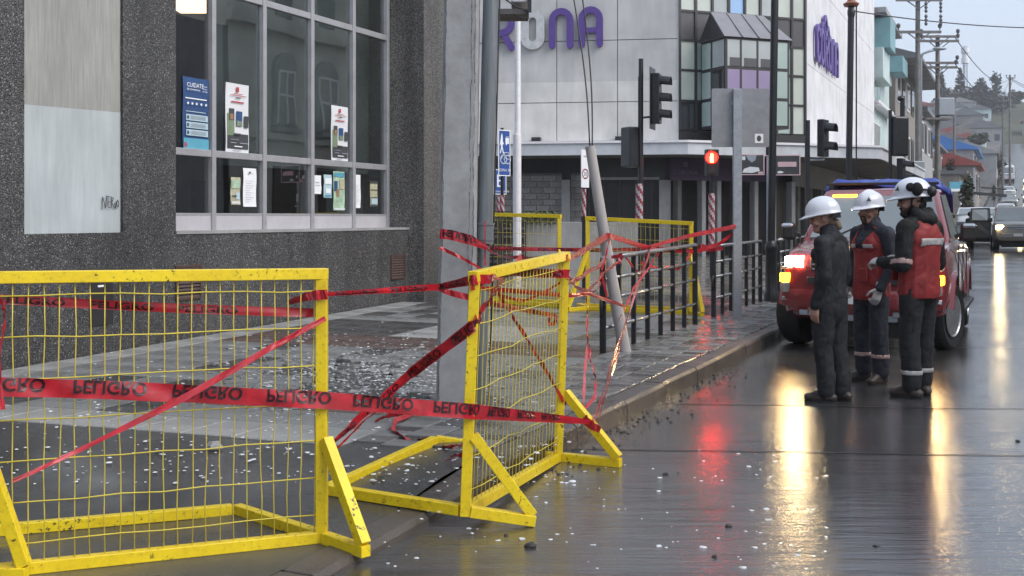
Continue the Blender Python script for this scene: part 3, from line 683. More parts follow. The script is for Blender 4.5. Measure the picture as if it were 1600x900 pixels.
def letter(ch, o, ux, uz, n, w, h, r, m, parent, dep=.16):
    mb = MB(); a = w / 2 - r; top = h - r
    arch = [(-a, r), (-a, top - a)] + ARC(0, top - a, a, pi, 0)[1:-1] + [(a, top - a), (a, r)]
    if ch == 'N': stroke(mb, arch, r, o, ux, uz, n, .05, dep)
    elif ch == 'A':
        stroke(mb, arch, r, o, ux, uz, n, .05, dep); stroke(mb, [(-a, h * .42), (a, h * .42)], r * .8, o, ux, uz, n, .06, dep - .012)
    elif ch == 'O':
        ring = ARC(0, top - a, a, pi, 0)[:-1] + [(a, top - a)] + ARC(0, r + a, a, 0, -pi)[:-1] + [(-a, r + a)]
        stroke(mb, ring, r, o, ux, uz, n, .05, dep, closed=True)
    elif ch == 'R':
        bowl = [(-a, r), (-a, top)] + [(0, top)] + ARC(a - h * .24 + .0, top - h * .24, h * .24, pi / 2, -pi / 2) + [(-a + r, top - h * .48)]
        stroke(mb, bowl, r, o, ux, uz, n, .05, dep); stroke(mb, [(0, top - h * .5), (a, r)], r, o, ux, uz, n, .058, dep - .012)
    elif ch == 'C':
        c = ARC(0, top - a, a, .35, pi) + ARC(0, r + a, a, pi, 2 * pi - .35)
        stroke(mb, c, r, o, ux, uz, n, .05, dep)
    ob = mb.build('letter', m, parent); ob['label'] = 'letter ' + ch; return ob
MT['dead_letter'] = mat('unpainted_letter', (.52, .52, .52), .35, .2, 6, .2)
UXL = -DL
for ch, u0, u1, v0, v1 in (('R', 770, 805, 16.5, 80.5), ('O', 815, 851, 15.5, 78.5), ('N', 859, 896, 13.5, 77), ('A', 905, 942, 11, 75)):
    q = on_line(C0, DL, (u0 + u1) / 2); p = C0 + DL * q; Y = p.y
    letter(ch, Vector((p.x, p.y, zz(v1, Y))), UXL, Vector((0, 0, 1)), NL, (u1 - u0) * Y / F * 1.03, (v1 - v0) * Y / F, .105 if ch != 'O' else .13, MT['dead_letter' if ch == 'O' else 'purple'], store)
# lettering on the long side wall
qa, qb = on_line(C1, DR, 1270), on_line(C1, DR, 1305); wl_ = (qb - qa) / 6
for i, ch in enumerate('CORONA'):
    q = qa + wl_ * (i + .5); p = C1 + DR * q
    letter(ch, Vector((p.x, p.y, zz(96, (C1 + DR * qa).y) + .02)), DR, Vector((0, 0, 1)), NR, wl_ * .92, 1.32, .10, MT['purple'], store, dep=.15)
p = C1 + DR * (qa + wl_ * 2.4); eb = MB()
for i, (dx, dz, r_) in enumerate(((-.5, .5, .3), (0, .75, .36), (.5, .5, .3), (0, .25, .3))):
    stroke(eb, ARC(dx, dz, r_, 0, 2 * pi * 11 / 12, 12), .09, Vector((p.x, p.y, 7.55)), DR, Vector((0, 0, 1)), NR, .05 + .012 * i, .13 + .012 * i, closed=True)
eb.build('crown_emblem', MT['purple'], store)
# glazed corner
MT['pane_pale'] = mat('pale_sky_pane', (.52, .56, .50), .12, .12, .7, spec=.8)  # bright sky reflection put into the pane colour
MT['pane_mint'] = mat('mint_sky_pane', (.38, .47, .43), .12, .15, .7, spec=.8)  # greener pane, reflected sky again in its colour
MT['pane_dark'] = mat('dark_pane', (.03, .032, .035), .06, .3, .7, spec=.9)
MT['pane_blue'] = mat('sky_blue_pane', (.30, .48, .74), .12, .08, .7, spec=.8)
MT['pane_lilac'] = mat('lilac_pane', (.32, .26, .40), .15, .1, .7, spec=.6)
MT['pane_grey'] = mat('grey_sky_pane', (.40, .43, .43), .12, .12, .7, spec=.8)  # greyer pane, reflected sky again in its colour
MT['bronze'] = mat('dark_bronze_frame', (.035, .032, .034), .4, .2, 4)
MT['spandrel'] = mat('spandrel_grey', (.085, .082, .09), .3, .15, 2)
MT['bay_roof'] = mat('grey_sheet_roof', (.20, .20, .22), .35, .12, 3)
LC = (C1 - C0).length; colq = [on_line(C0, DC, u) for u in (1061.5, 1086.7, 1112.5, 1138.3, 1163.3, 1187.5, 1213, 1236.7, 1257.5)]
zrow = [4.20, 5.16, 6.12, 7.06, 7.98, 9.7, 10.6, 12.3]
fbox(MB(), C0, DC, NC, .02, LC - .02, ZC, 4.2, -.04, .03).build('window_ledge', MT['bronze'], store)
for q in colq: fbox(MB(), C0, DC, NC, q - .04, q + .04, 4.2, ZTOP, -.04, .05).build('mullion', MT['bronze'], store)
for i, (a, b) in enumerate(zip(colq, colq[1:])):
    for j, (z0, z1) in enumerate(zip(zrow, zrow[1:])):
        if j in (3, 5): m = 'spandrel'
        elif j == 0 and i < 5: m = 'pane_dark'
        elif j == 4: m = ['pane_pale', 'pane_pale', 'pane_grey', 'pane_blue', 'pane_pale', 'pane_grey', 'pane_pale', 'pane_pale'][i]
        elif i in (1, 6): m = 'pane_mint'
        elif j < 3 and i in (2, 3, 4): m = 'pane_dark'
        else: m = 'pane_pale'
        fbox(MB(), C0, DC, NC, a + .04, b - .04, z0 + .035, z1 - .035, -.035, .0).build('window_pane', MT[m], store)
        fbox(MB(), C0, DC, NC, a + .04, b - .04, z1 - .035, z1 + .035, -.035, .035).build('transom', MT['bronze'], store)
# low sun-lit scrap showing inside two of the dark panes is left to reflections; the projecting bay:
BD = 1.47; qb0 = on_line(C0, DC, 1093); cb = C0 + NC * BD; qb1 = on_line(cb, DC, 1235); zb0, ze, zri = 4.25, 7.0, 7.86
bay = MB(); fbox(bay, C0, DC, NC, qb0 + .03, qb1 - .03, zb0, ze, .06, BD - .03); by = bay.build('bay_window', MT['bronze'], store)
rf = MB(); e0 = fp(C0, DC, NC, qb0 - .05, ze, BD + .06); e1 = fp(C0, DC, NC, qb1 + .05, ze, BD + .06); r0 = fp(C0, DC, NC, qb0 - .05, zri, BD * .5); r1 = fp(C0, DC, NC, qb1 - .5, zri, BD * .5)
b0 = fp(C0, DC, NC, qb0 - .05, ze, .05); b1 = fp(C0, DC, NC, qb1 + .05, ze, .05)
rf.add([e0, e1, r0, r1, b0, b1], [(0, 1, 3, 2), (1, 5, 3), (5, 4, 2, 3), (4, 0, 2), (0, 4, 5, 1)]); bro = rf.build('bay_roof', MT['bay_roof'], store)
g3 = MB(); g3.prism([fp(C0, DC, NC, qb0 - .051, z, o) for o, z in ((.1, ze + .01), (BD, ze + .01), (BD * .5, zri - .04))], DC * -.02); g3.build('gable_end', MT['bronze'], bro)
for k in range(1, 4):
    q = qb0 + (qb1 - qb0) * k / 4
    MB().beam(fp(C0, DC, NC, q, ze + .02, BD + .06), fp(C0, DC, NC, q - .06 * k, zri, BD * .5), .05, .05).build('roof_seam', MT['bay_roof'], bro)
bq = [qb0 + .06] + [on_line(cb, DC, u) for u in (1158, 1184, 1211)] + [qb1 - .06]
for j, (z0, z1) in enumerate(((4.35, 5.1), (5.2, 6.02), (6.12, 6.92))):
    for i, (a, b) in enumerate(zip(bq, bq[1:])):
        m = 'pane_mint' if i == 3 else ('pane_lilac' if j == 1 and i < 3 else 'pane_grey')
        w_ = fbox(MB(), C0, DC, NC, a + .04, b - .04, z0, z1, BD - .035, BD - .018).build('bay_pane', MT[m], by)
        if j == 2 and i < 3: fbox(MB(), C0, DC, NC, a + .12, b - .04, z0, z0 + .26, BD - .018, BD - .010).build('dark_strip', MT['spandrel'], w_)  # darker strip along the bottom of the upper bay panes
    for (o0, o1, m) in ((.12, .62, 'pane_mint'), (.74, 1.38, 'pane_grey')):
        if j == 1 and o0 > .5: m = 'pane_dark'
        fbox(MB(), C0, DC, NC, qb0 + .015, qb0 + .027, z0, z1, o0, o1).build('bay_pane', MT[m], by)
# canopy round the three sides
def cross2(p, d, q, e):
    den = d.x * e.y - d.y * e.x; t = ((q.x - p.x) * e.y - (q.y - p.y) * e.x) / den; return p + d * t
OL, OC, OR = 1.1, 1.1, 2.3
k1 = cross2(C0 + NL * OL, DL, C0 + NC * OC, DC); k2 = cross2(C0 + NC * OC, DC, C1 + NR * OR, DR)
cpoly = [CL + NL * OL, k1, k2, C2 + NR * OR + DR * .6, C2 - NR * .5 + DR * .6, C1 - NR * .5, C0 - NC * .5, CL - NL * .5]
up = lambda z: Vector((0, 0, z))
MB().prism([p + up(3.42) for p in cpoly], up(.36)).build('canopy', MT['canopy'], store)
MB().prism([p + up(3.78) for p in [CL + NL * (OL + .06), cross2(C0 + NL * (OL + .06), DL, C0 + NC * (OC + .06), DC), cross2(C0 + NC * (OC + .06), DC, C1 + NR * (OR + .06), DR), C2 + NR * (OR + .06) + DR * .66] + cpoly[4:]], up(.07)).build('canopy_edge', MT['white_metal'], store)
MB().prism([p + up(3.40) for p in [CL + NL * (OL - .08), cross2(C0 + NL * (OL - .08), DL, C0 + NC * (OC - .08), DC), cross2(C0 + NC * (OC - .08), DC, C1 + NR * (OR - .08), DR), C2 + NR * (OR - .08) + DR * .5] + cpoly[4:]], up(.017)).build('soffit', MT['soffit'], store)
# ground floor: brick infill, columns, sign band, shutters
qL = lambda u: on_line(C0 - NL * .9, DL, u)
cc = C0 - NL * .9
bpat = [{}, {}]
def bricks(u0, u1, z0, z1, count):
    a, b = sorted((qL(u0), qL(u1))); fbox(MB(), cc, DL, NL, a, b, z0, z1, -.08, -.012).build('mortar_bed', MT['mortar'], store)
    bh, bw, n = .195, .42, 0; R = atan2(DL.y, DL.x)
    z = z0; row = 0
    while z + bh <= z1 + .01:
        q = a - (row % 2) * bw / 2
        while q < b:
            x0, x1 = max(a, q), min(b, q + bw - .02)
            if x1 - x0 > .08:
                wq = round(x1 - x0, 2); me = bpat[n % 2].get(wq)
                if me is None:
                    me = MB().box((0, 0, 0), (wq, .05, bh - .02)).mesh('brick'); me.materials.append(MT['brick' if n % 2 else 'brick2']); bpat[n % 2][wq] = me
                c = fp(cc, DL, NL, (x0 + x1) / 2, z + bh / 2, -.012 + random.uniform(-.006, .006)) - C0
                inst('brick', me, store, c, (0, 0, R)); n += random.choice((1, 1, 2))
            q += bw
        z += bh; row += 1
bricks(755, 878, .15, 2.95, 0); bricks(892, 908, .15, 2.95, 0)
for u0, u1, z1 in ((878, 891, 2.72), (1030, 1048, 2.7)):
    a, b = sorted((on_line(C0 - NL * .75, DL, u0), on_line(C0 - NL * .75, DL, u1)))
    fbox(MB(), C0 - NL * .75, DL, NL, a, b, -.1, z1, -.2, .15).build('column', MT['concrete'], store)
a = qL(908); b = qL(1030)
for k in range(5):
    q = a + (b - a) * (k + .5) / 5
    fbox(MB(), cc, DL, NL, q - .03, q + .03, .1, 2.7, -.05, .03).build('shopfront_frame', MT['bronze'], store)
fbox(MB(), cc, DL, NL, min(a, b), max(a, b), 2.72, 2.8, -.05, .03).build('shopfront_head', MT['concrete'], store)
cf = C0 - NC * .35; 
fbox(MB(), cf, DC, NC, on_line(cf, DC, 1047), on_line(cf, DC, 1215), 2.68, 3.36, -.1, .05).build('sign_band', MT['purple_fascia'], store)
MT['sign_grey'] = mat('sign_grey', (.17, .14, .18), .5, .1)
tb = MB(); q = on_line(cf, DC, 1070); put_text(tb, 'CORONA', fp(cf, DC, NC, q, 2.86, .056), DC, (0, 0, 1), .20)
stroke(tb, ARC(0, 0, .06, .3, 2 * pi - .2, 10), .02, fp(cf, DC, NC, q, 3.18, .05), DC, Vector((0, 0, 1)), NC, 0, .01)
kind(tb.build('sign_lettering', MT['sign_grey'], store), 'stuff')
for u in (1062, 1100, 1124, 1150, 1182, 1210, 1240):
    q = on_line(cf, DC, u); fbox(MB(), cf, DC, NC, q - .07, q + .07, .0, 2.68, -.3, .0).build('shop_column', MT['soffit' if u in (1062, 1150) else 'concrete'], store)
cr = C1 - NR * .4
fbox(MB(), cr, DR, NR, .5, LR, 2.55, 3.38, -.1, .06).build('concrete_band', MT['concrete'], store)
for k in range(8): fbox(MB(), cr, DR, NR, .7 + k * 2.6, 1.2 + k * 2.6, 0, 2.55, -.3, .05).build('shop_column', MT['soffit'], store)
for (u, dz) in ((839, .0), (969, -.02)):
    q = on_line(C0, DL, u); fbox(MB(), C0, DL, NL, q - .14, q + .14, ZC - .06, ZC + .12, .02, .3).build('floodlight', MT['black'], store)
# wide planter of grey concrete with a hedge, in the paved side street
pl0 = G(700, 428, .15)
plant = thing('planter_wall', 'low grey concrete planter wall in the side street behind the yellow mesh fences', 'planter', P(850, 428, pl0.y) )
Yp = 26.6
def pxw(u, Y=Yp): return (u - 800) / F * Y
MB().box(((pxw(690) + pxw(822)) / 2, Yp + 1, .72), (pxw(822) - pxw(690), 2.2, 1.34)).build('slatted_front', MT['dark_shop'], plant)
MB().box(((pxw(822) + pxw(1003)) / 2, Yp + 1, .72), (pxw(1003) - pxw(822), 2.0, 1.34)).build('wall', MT['concrete'], plant)
for k in range(6):
    MB().box(((pxw(690) + pxw(820)) / 2, Yp - .13, .3 + k * .19), (pxw(820) - pxw(690), .04, .05)).build('slat', MT['soffit'], plant)
MT['hedge'] = mat('hedge_leaves', (.075, .095, .035), .7, .5, 9)
hb = MB()
for i in range(5200):
    x, y, z = random.uniform(pxw(690), pxw(872)), Yp + random.uniform(-.15, 1.6), 1.34 + random.random() ** 1.2 * .30
    a, b_, r = random.uniform(0, 6.28), random.uniform(-1, 1), random.uniform(.03, .06)
    d = Vector((cos(a) * cos(b_), sin(a) * cos(b_), sin(b_))); e = d.cross(Vector((random.random() - .5, random.random() - .5, 1))).normalized()
    c = Vector((x, y, z)); hb.add([c - d * r, c + e * r * .5, c + d * r, c - e * r * .5], [(0, 1, 2, 3)])
hed = thing('hedge', 'clipped green hedge growing along the top of the planter behind the left mesh fence', 'hedge', (pxw(780), Yp + .7, 1.3))
kind(hb.build('leaves', MT['hedge'], hed, fix=False), 'stuff')
MB().box(((pxw(690) + pxw(872)) / 2, Yp + .75, 1.4), (pxw(870) - pxw(690), 1.3, .14)).build('stems', MT['soffit'], hed)
# ------------------------------------------------------------------ yellow mesh barriers
def barrier(label, LB, RB, hL, hR, Lbk, Lfr, Rbk, Rfr, nv, nh, w=.05, braceL=.62, braceR=.62, tilt=None, nb=(True, True), bend=.006):
    o = thing('crowd_barrier', label, 'barrier', (LB + RB) / 2, group='yellow mesh barriers')
    LT, RT = LB + Vector((tilt or 0, 0, hL)), RB + Vector((tilt or 0, 0, hR)); h2 = Vector((0, 0, w / 2))
    d = (RB - LB).normalized()
    B = lambda nm, p, q, ww=w, hh=w: MB().beam(p, q, ww, hh).build(nm, MT['yellow'], o, bev=.003)
    B('post', LB, LT - h2 * 2); B('post', RB, RT - h2 * 2)
    B('top_rail', LT - h2 - d * w / 2, RT - h2 + d * w / 2)
    B('bottom_rail', LB + h2 + d * w / 2, RB + h2 - d * w / 2)
    for bk, fr, base, tp, br, on in ((Lbk, Lfr, LB, LT, braceL, nb[0]), (Rbk, Rfr, RB, RT, braceR, nb[1])):
        n = (fr - bk).normalized()
        if bk is not None: B('foot_rail', bk + h2, base + h2 - n * w / 2)
        B('foot_rail', base + h2 + n * w / 2, fr + h2)
        p = base + (tp - base) * br
        B('brace', p + n * w * .55, fr - n * w * .3 + h2 * 2.1)
    B('rear_rail', Lbk + h2 + d * w / 2, Rbk + h2 - d * w / 2)
    wr = .0026
    for i in range(nv):
        f = (i + .6) / (nv + .2); p = LB + (RB - LB) * f + h2; q = LT + (RT - LT) * f - h2 * 2
        pts = [p + (q - p) * t + d * (random.uniform(-bend, bend) if 0 < t < 1 else 0) for t in lin(0, 1, 7)]
        MB().tube(pts, wr, 5).build('vertical_wire', MT['ywire'], o, sm=True)
    for j in range(nh):
        f = (j + .75) / (nh + .35); p = LB + (LT - LB) * f; q = RB + (RT - RB) * f; off = d.cross(Vector((0, 0, 1))) * .006
        pts = [p + (q - p) * t + off + Vector((0, 0, random.uniform(-bend, bend) if .02 < t < .98 else 0)) for t in lin(.01, .99, 9)]
        MB().tube(pts, wr * 1.15, 5).build('cross_wire', MT['ywire'], o, sm=True)
    return o, LT, RT
def hgt(base, u, v): return P(u, v, base.y).z - base.z
lb, rb_ = GS(-20, 903), GS(503, 847)
off1 = Vector((.075, -.02, 0))
b1, b1L, b1R = barrier('nearest yellow mesh barrier, crossed by red tape in front of the grey building', lb, rb_, hgt(lb, -20, 424), hgt(rb_, 503, 419),
    GS(-150, 850), GS(42, 905), GS(370, 803), GS(572, 871), 23, 7, braceL=.36, braceR=.38)
lb2, rb2 = GS(727, 806), GS(872, 720)
rb2 = G(872, 720, .0)
b2, b2L, b2R = barrier('second yellow mesh barrier standing at the kerb, its top wrapped in red tape', lb2, rb2, hgt(lb2, 742, 424), hgt(rb2, 881, 393),
    GS(512, 772), G(836, 822, .0), GS(682, 694), G(970, 730, .0), 26, 7, w=.052, braceL=.33, braceR=.33, tilt=.045, bend=.012)
lb3, rb3 = GS(720, 470), GS(874, 480)
b3, _, _ = barrier('yellow mesh barrier behind the concrete pole in front of the hedge', lb3, rb3, hgt(lb3, 720, 331), hgt(rb3, 874, 335), lb3 + Vector((0, .55, 0)), lb3 + Vector((0, -.3, 0)), rb3 + Vector((.1, .55, 0)), rb3 + Vector((.1, -.3, 0)), 22, 7, w=.055)
lb4, rb4 = GS(918, 484), GS(1080, 492)
b4, _, _ = barrier('yellow mesh barrier behind the leaning pole and the black railing', lb4, rb4, hgt(lb4, 918, 338), hgt(rb4, 1080, 346), lb4 + Vector((-.1, .55, 0)), lb4 + Vector((-.3, -.35, 0)), rb4 + Vector((.1, .55, 0)), rb4 + Vector((.1, -.35, 0)), 22, 7, w=.055)
# ------------------------------------------------------------------ black railings along the kerb
def railing(label, A, B, n, hA, hB, rails=(1.0, .78, .57, .27), skip=()):
    o = thing('pedestrian_railing', label, 'railing', (A + B) / 2, group='black railings along the kerb')
    d = (B - A).normalized(); nrm = Vector((d.y, -d.x, 0))
    for i in range(n):
        f = i / (n - 1); p = A + (B - A) * f; h = hA + (hB - hA) * f
        end = i in (0, n - 1)
        MB().beam(p + Vector((0, 0, -.02)), p + Vector((0, 0, h - .015)), .062 if end else .05, .03, up=d).build('post', MT['black'], o, bev=.003)
    for k, r in enumerate(rails):
        p, q = A + Vector((0, 0, hA * r)) , B + Vector((0, 0, hB * r))
        if k == 0: MB().tube([p - d * .02, p + (q - p) * .5, q + d * .02], .024, 10).build('handrail', MT['rail'], o, sm=True)
        else: MB().tube([p, q], .019, 8).build('rail', MT['rail'], o, sm=True)
    for e, h in ((A, hA), (B, hB)):
        g = MB(); 
        pts = [e + d * x + Vector((0, 0, h * .5 + z)) for x, z in [(.055 * cos(a) * (-1 if e is A else 1), .09 * sin(a)) for a in lin(-pi / 2, pi / 2, 7)]]
        g.tube(pts, .018, 6).build('rail_loop', MT['black'], o, sm=True)
    return o
A, B = GS(942, 554), GS(1086, 509)
railing('black railing beside the leaning pole, wrapped in red tape', A, B, 8, hgt(A, 942, 404), hgt(B, 1086, 383))
A, B = GS(1115, 497), GS(1188, 473)
railing('black railing behind the grey sign post', A, B, 7, hgt(A, 1115, 385), hgt(B, 1188, 377))
A, B = GS(1216, 462), GS(1262, 446)
railing('black railing between the lamp post and the red pickup', A, B, 7, hgt(A, 1216, 375), hgt(B, 1262, 369))
# ------------------------------------------------------------------ poles, signs and signals
pb = GS(711, 632); Yb = pb.y
pole = thing('utility_pole', 'square grey concrete utility pole with a zinc conduit and tape round it', 'utility pole', pb)
wd = 61 * Yb / F; hw = wd / 2
top = P(722, -60, Yb); rings = []
c0, c1 = Vector((pb.x, pb.y + hw * .7, pb.z - .1)), Vector((top.x + .0, pb.y + hw * .7, top.z))
n = 26; rr = random.Random(5); mb = MB()
for i in range(n + 1):
    f = i / n; c = c0 + (c1 - c0) * f; k = hw * (1 - .10 * f); ch = .020 + rr.uniform(-.003, .004); ch2 = .024 + rr.uniform(-.006, .008)
    rings.append([c + Vector(q) for q in ((-k + ch, -k * .7, 0), (k - ch2, -k * .7, 0), (k, -k * .7 + ch2, 0), (k, k * .7, 0), (-k, k * .7, 0), (-k, -k * .7 + ch, 0))])
mb.loft(rings); mb.build('shaft', MT['pole_concrete'], pole, bev=.0)
for side, xo in ((1, .60), (1, .80), (-1, .84)):               # ragged seams down the face
    mb = MB(); pts = []
    for i in range(110):
        f = i / 109; c = c0 + (c1 - c0) * f; k = hw * (1 - .10 * f)
        pts.append(c + Vector((side * k * xo + .006 * sin(i * .37 + xo * 9) * sin(i * .13) + rr.uniform(-.0035, .0035), -k * .7 - .0025, 0)))
    for p, q in zip(pts, pts[1:]):
        wv = Vector((rr.uniform(.0004, .0026), 0, 0)); mb.poly([p - wv, p + wv, q + wv, q - wv])
    mb.build('seam_crack', MT['crack'], pole, fix=False)
cx = lambda v: P(740 + (757 - 740) * (640 - v) / 640, v, Yb - .02)
MB().tube([cx(645) + Vector((.045, .1, 0)), cx(378) + Vector((.045, .1, 0))], .040, 14).build('lower_conduit', MT['conduit'], pole, sm=40)
MB().tube([cx(380) + Vector((.045, .1, 0)), cx(-60) + Vector((.045, .1, 0))], .058, 14).build('conduit', MT['conduit'], pole, sm=40)
MB().tube([cx(381) + Vector((.045, .1, 0)), cx(349) + Vector((.045, .1, 0))], .066, 14).build('coupling', MT['conduit'], pole, sm=40)
for v in (376, 352): MB().tube([cx(v) + Vector((.045, .1, 0)), cx(v - 4) + Vector((.045, .1, 0))], .071, 14).build('collar', MT['conduit'], pole, sm=40)
MB().tube([cx(640) + Vector((.11, .12, 0)), cx(-60) + Vector((.11, .12, 0))], .006, 6).build('earth_wire', MT['wire_cable'], pole, sm=True)
# lantern box on a bracket at the top edge
lp = P(797, 0, Yb + .35); lb_ = thing('lantern_box', 'white lantern box with a dark open underside fixed high on the concrete pole', 'lantern', P(797, 30, Yb + .35))
wq = lambda px: px * (Yb + .35) / F
sc_ = MB(); z0 = P(0, 31, Yb + .35).z
sc_.add([Vector((lp.x - wq(28), lp.y - .25, z0)), Vector((lp.x + wq(29), lp.y - .25, z0)), Vector((lp.x + wq(29), lp.y + .3, z0 + .04)), Vector((lp.x - wq(28), lp.y + .3, z0 + .04)),
         Vector((lp.x - wq(28), lp.y - .25, z0 + .04)), Vector((lp.x + wq(29), lp.y - .25, z0 + .04)), Vector((lp.x + wq(29), lp.y + .3, z0 + .08)), Vector((lp.x - wq(28), lp.y + .3, z0 + .08))],
        [(0, 3, 2, 1), (4, 5, 6, 7), (0, 1, 5, 4), (1, 2, 6, 5), (2, 3, 7, 6), (3, 0, 4, 7)]).build('underside', MT['soffit'], lb_)
MB().beam(Vector((lp.x - wq(28), lp.y - .26, z0 - .06)), Vector((lp.x - wq(28), lp.y - .26, z0 + .5)), .03, .03).build('bracket_upright', MT['black'], lb_)
MB().box((lp.x + wq(15), lp.y - .1, z0 + .36), (wq(26), .3, .54)).build('diffuser', MT['white_metal'], lb_, bev=.012)
MB().beam(Vector((lp.x + wq(29.5), lp.y - .26, z0 + .01)), Vector((lp.x + wq(29.5), lp.y - .26, z0 + .7)), .02, .03).build('frame_edge', MT['black'], lb_)
MB().tube([Vector((lp.x - wq(18), lp.y - .3, z0 + .16)), Vector((lp.x - wq(6), lp.y - .28, z0 + .10)), Vector((lp.x + wq(10), lp.y - .27, z0 + .05)), Vector((lp.x + wq(27), lp.y - .27, z0 + .02))], .006, 6).build('wire', MT['wire_cable'], lb_, sm=True)
MB().tube([Vector((lp.x + wq(5), lp.y - .27, z0 - .005)), Vector((lp.x + wq(16), lp.y - .28, z0 - .03)), Vector((lp.x + wq(28), lp.y - .27, z0 - .035)), Vector((lp.x + wq(28), lp.y - .27, z0 + .01))], .005, 6).build('wire', MT['wire_cable'], lb_, sm=True)
MB().box((lp.x - wq(15), lp.y - .2, z0 + .22), (wq(7), .1, .12)).build('clamp', MT['galv'], lb_)
# leaning broken pipe
p0 = GS(977, 552); p1 = P(922, 229, p0.y); lean = thing('broken_pole', 'pale hollow pole leaning over with cables rising from its open top', 'pole', p0)
mid = (p0 + p1) / 2 + Vector((-.012, 0, 0))
out_, inn = MB(), MB(); d = (p1 - p0).normalized()
MT['pvc'] = streaky('grimy_grey_pipe', (.42, .39, .38), .12, .5, 14, 1.5)
out_.tube([p0 - d * .05, mid, p1], [.064, .057, .050], 20, cap=False); out_.build('shaft', MT['pvc'], lean, sm=True)
a_ = d.cross(Vector((0, 1, 0))).normalized(); b_ = d.cross(a_)
rim = MB(); rim.loft([[p1 + (a_ * cos(t) + b_ * sin(t)) * r + d * h for t in lin(0, 2 * pi, 21)[:-1]] for r, h in ((.050, 0), (.051, .003), (.043, .004), (.042, -.12))], True)
rim.build('open_rim', MT['pvc'], lean, sm=30)
MB().tube([p1 - d * .06, p1 - d * .055], .0425, 16).build('dark_inside', MT['dark_shop'], lean)
for tx, sx in ((890, -.01), (905, .012)):
    q = P(tx, -40, p0.y + .6); st = p1 - d * .05 + Vector((sx, 0, 0))
    pts = [st + (q - st) * t + Vector((0, 0, -.10 * sin(pi * t))) + Vector((.05 * sin(pi * t), 0, 0)) for t in lin(0, 1, 12)]
    MB().tube(pts, .0075, 6).build('cable', MT['wire_cable'], lean, sm=True)
def rod(o, nm, u, v0, v1, Y, r, m, du=0, n=12, base=None):
    a, b = P(u, v0, Y), P(u + du, v1, Y)
    return MB().tube([b, a], r, n).build(nm, m, o, sm=40)
def striped(o, u, v0, v1, Y, r):                       # red and white spiral wrap
    a, b = P(u, v1, Y), P(u, v0, Y); R_, W_ = MB(), MB(); n, m = 12, max(8, int((b.z - a.z) / .05))
    for j in range(m):
        for k in range(n):
            q = [a + (b - a) * (jj / m) + Vector((cos(2 * pi * kk / n) * r, sin(2 * pi * kk / n) * r, 0)) for jj, kk in ((j, k), (j, k + 1), (j + 1, k + 1), (j + 1, k))]
            (R_ if (j + k) % 4 < 2 else W_).poly(q)
    kind(R_.build('red_band', MT['red_wrap'], o, fix=False), 'stuff'); kind(W_.build('white_band', MT['wrap_white'], o, fix=False), 'stuff')
MT['wrap_white'] = mat('dull_white_wrap', (.42, .41, .42), .5, .15)
MT['red_wrap'] = mat('dark_red_wrap', (.26, .03, .05), .5, .15)
# slim white flag pole
b_ = P(808, 430, 23.5); b_.z = sw(-8, 22)
fl = thing('flagpole', 'slim white flagpole in front of the store letters', 'pole', b_)
MB().tube([Vector((b_.x, b_.y, 0)), P(808, 212, 23.5)], .085, 14).build('lower_shaft', MT['white_metal'], fl, sm=40)
MB().tube([P(808, 212, 23.5), P(809, 205, 23.5), P(809, -20, 23.5)], [.085, .062, .058], 14).build('upper_shaft', MT['white_metal'], fl, sm=40)
def on_pave(u, Y): return Vector(((u - 800) / F * Y, Y, sw(max(-8.3, toS(((u - 800) / F * Y, Y))[0]), toS(((u - 800) / F * Y, Y))[1]) if toS(((u - 800) / F * Y, Y))[0] < TC else Hs(toS(((u - 800) / F * Y, Y))[1])))
def plate(o, u0, u1, v0, v1, Y, m, rim=None, th=.012, yaw=0.0, nm='plate', rw=.018):
    """sign plate turned by yaw about its own middle; returns a function to place print on it"""
    c = P((u0 + u1) / 2, (v0 + v1) / 2, Y); w, h = (u1 - u0) * Y / F / cos(yaw), (v1 - v0) * Y / F
    ux = Vector((cos(yaw), sin(yaw), 0)); n = Vector((sin(yaw), -cos(yaw), 0))
    R = Matrix.Rotation(yaw, 3, 'Z')
    pl = MB().box(c, (w, th, h), R).build(nm, MT[rim or m], o, bev=.0)
    at = lambda x, y, k=1: c + ux * (x - .5) * w + Vector((0, 0, (y - .5) * h)) + n * (th / 2 + .002 * k)
    if rim:
        fx, fy = rw / w, rw / h
        MB().poly([at(fx, fy), at(1 - fx, fy), at(1 - fx, 1 - fy), at(fx, 1 - fy)]).build('face', MT[m], pl, fix=False)
    return pl, at, ux, w, h
def blocks(pl, at, items, k=2):
    for nm, m, pts in items: MB().poly([at(x, y, k) for x, y in pts]).build(nm, MT[m], pl, fix=False)
Q = lambda x0, x1, y0, y1: [(x0, y0), (x1, y0), (x1, y1), (x0, y1)]
# ZONA 30 sign and the parking sign behind it
Y = 21.5; bp = on_pave(785, Y); zs = thing('traffic_sign', 'tall blue walking, bus and bicycle sign reading ZONA 30 on a striped post', 'sign', bp, group='blue signs')
rod(zs, 'post', 784.5, 200, 440, Y + .05, .03, MT['black']); striped(zs, 784.5, 305, 330, Y + .05, .045)
pl, at, ux, w, h = plate(zs, 778.5, 797, 203, 275, Y, 'blue_sign', 'white_print', yaw=.75)
blocks(pl, at, [('walker', 'white_print', [(.22, .88), (.28, .93), (.34, .88), (.36, .75), (.46, .68), (.36, .70), (.33, .64), (.46, .48), (.38, .48), (.28, .60), (.18, .48), (.12, .50), (.22, .64), (.2, .7), (.1, .64), (.14, .72)]),
                ('bus', 'white_print', Q(.58, .88, .70, .83)), ('bus_wheels', 'white_print', Q(.62, .70, .67, .70)), ('bus_roof', 'white_print', Q(.6, .86, .845, .855))])
tb = MB(); put_text(tb, 'ZONA 30', at(.5, .10, 2), ux, (0, 0, 1), h * .085); 
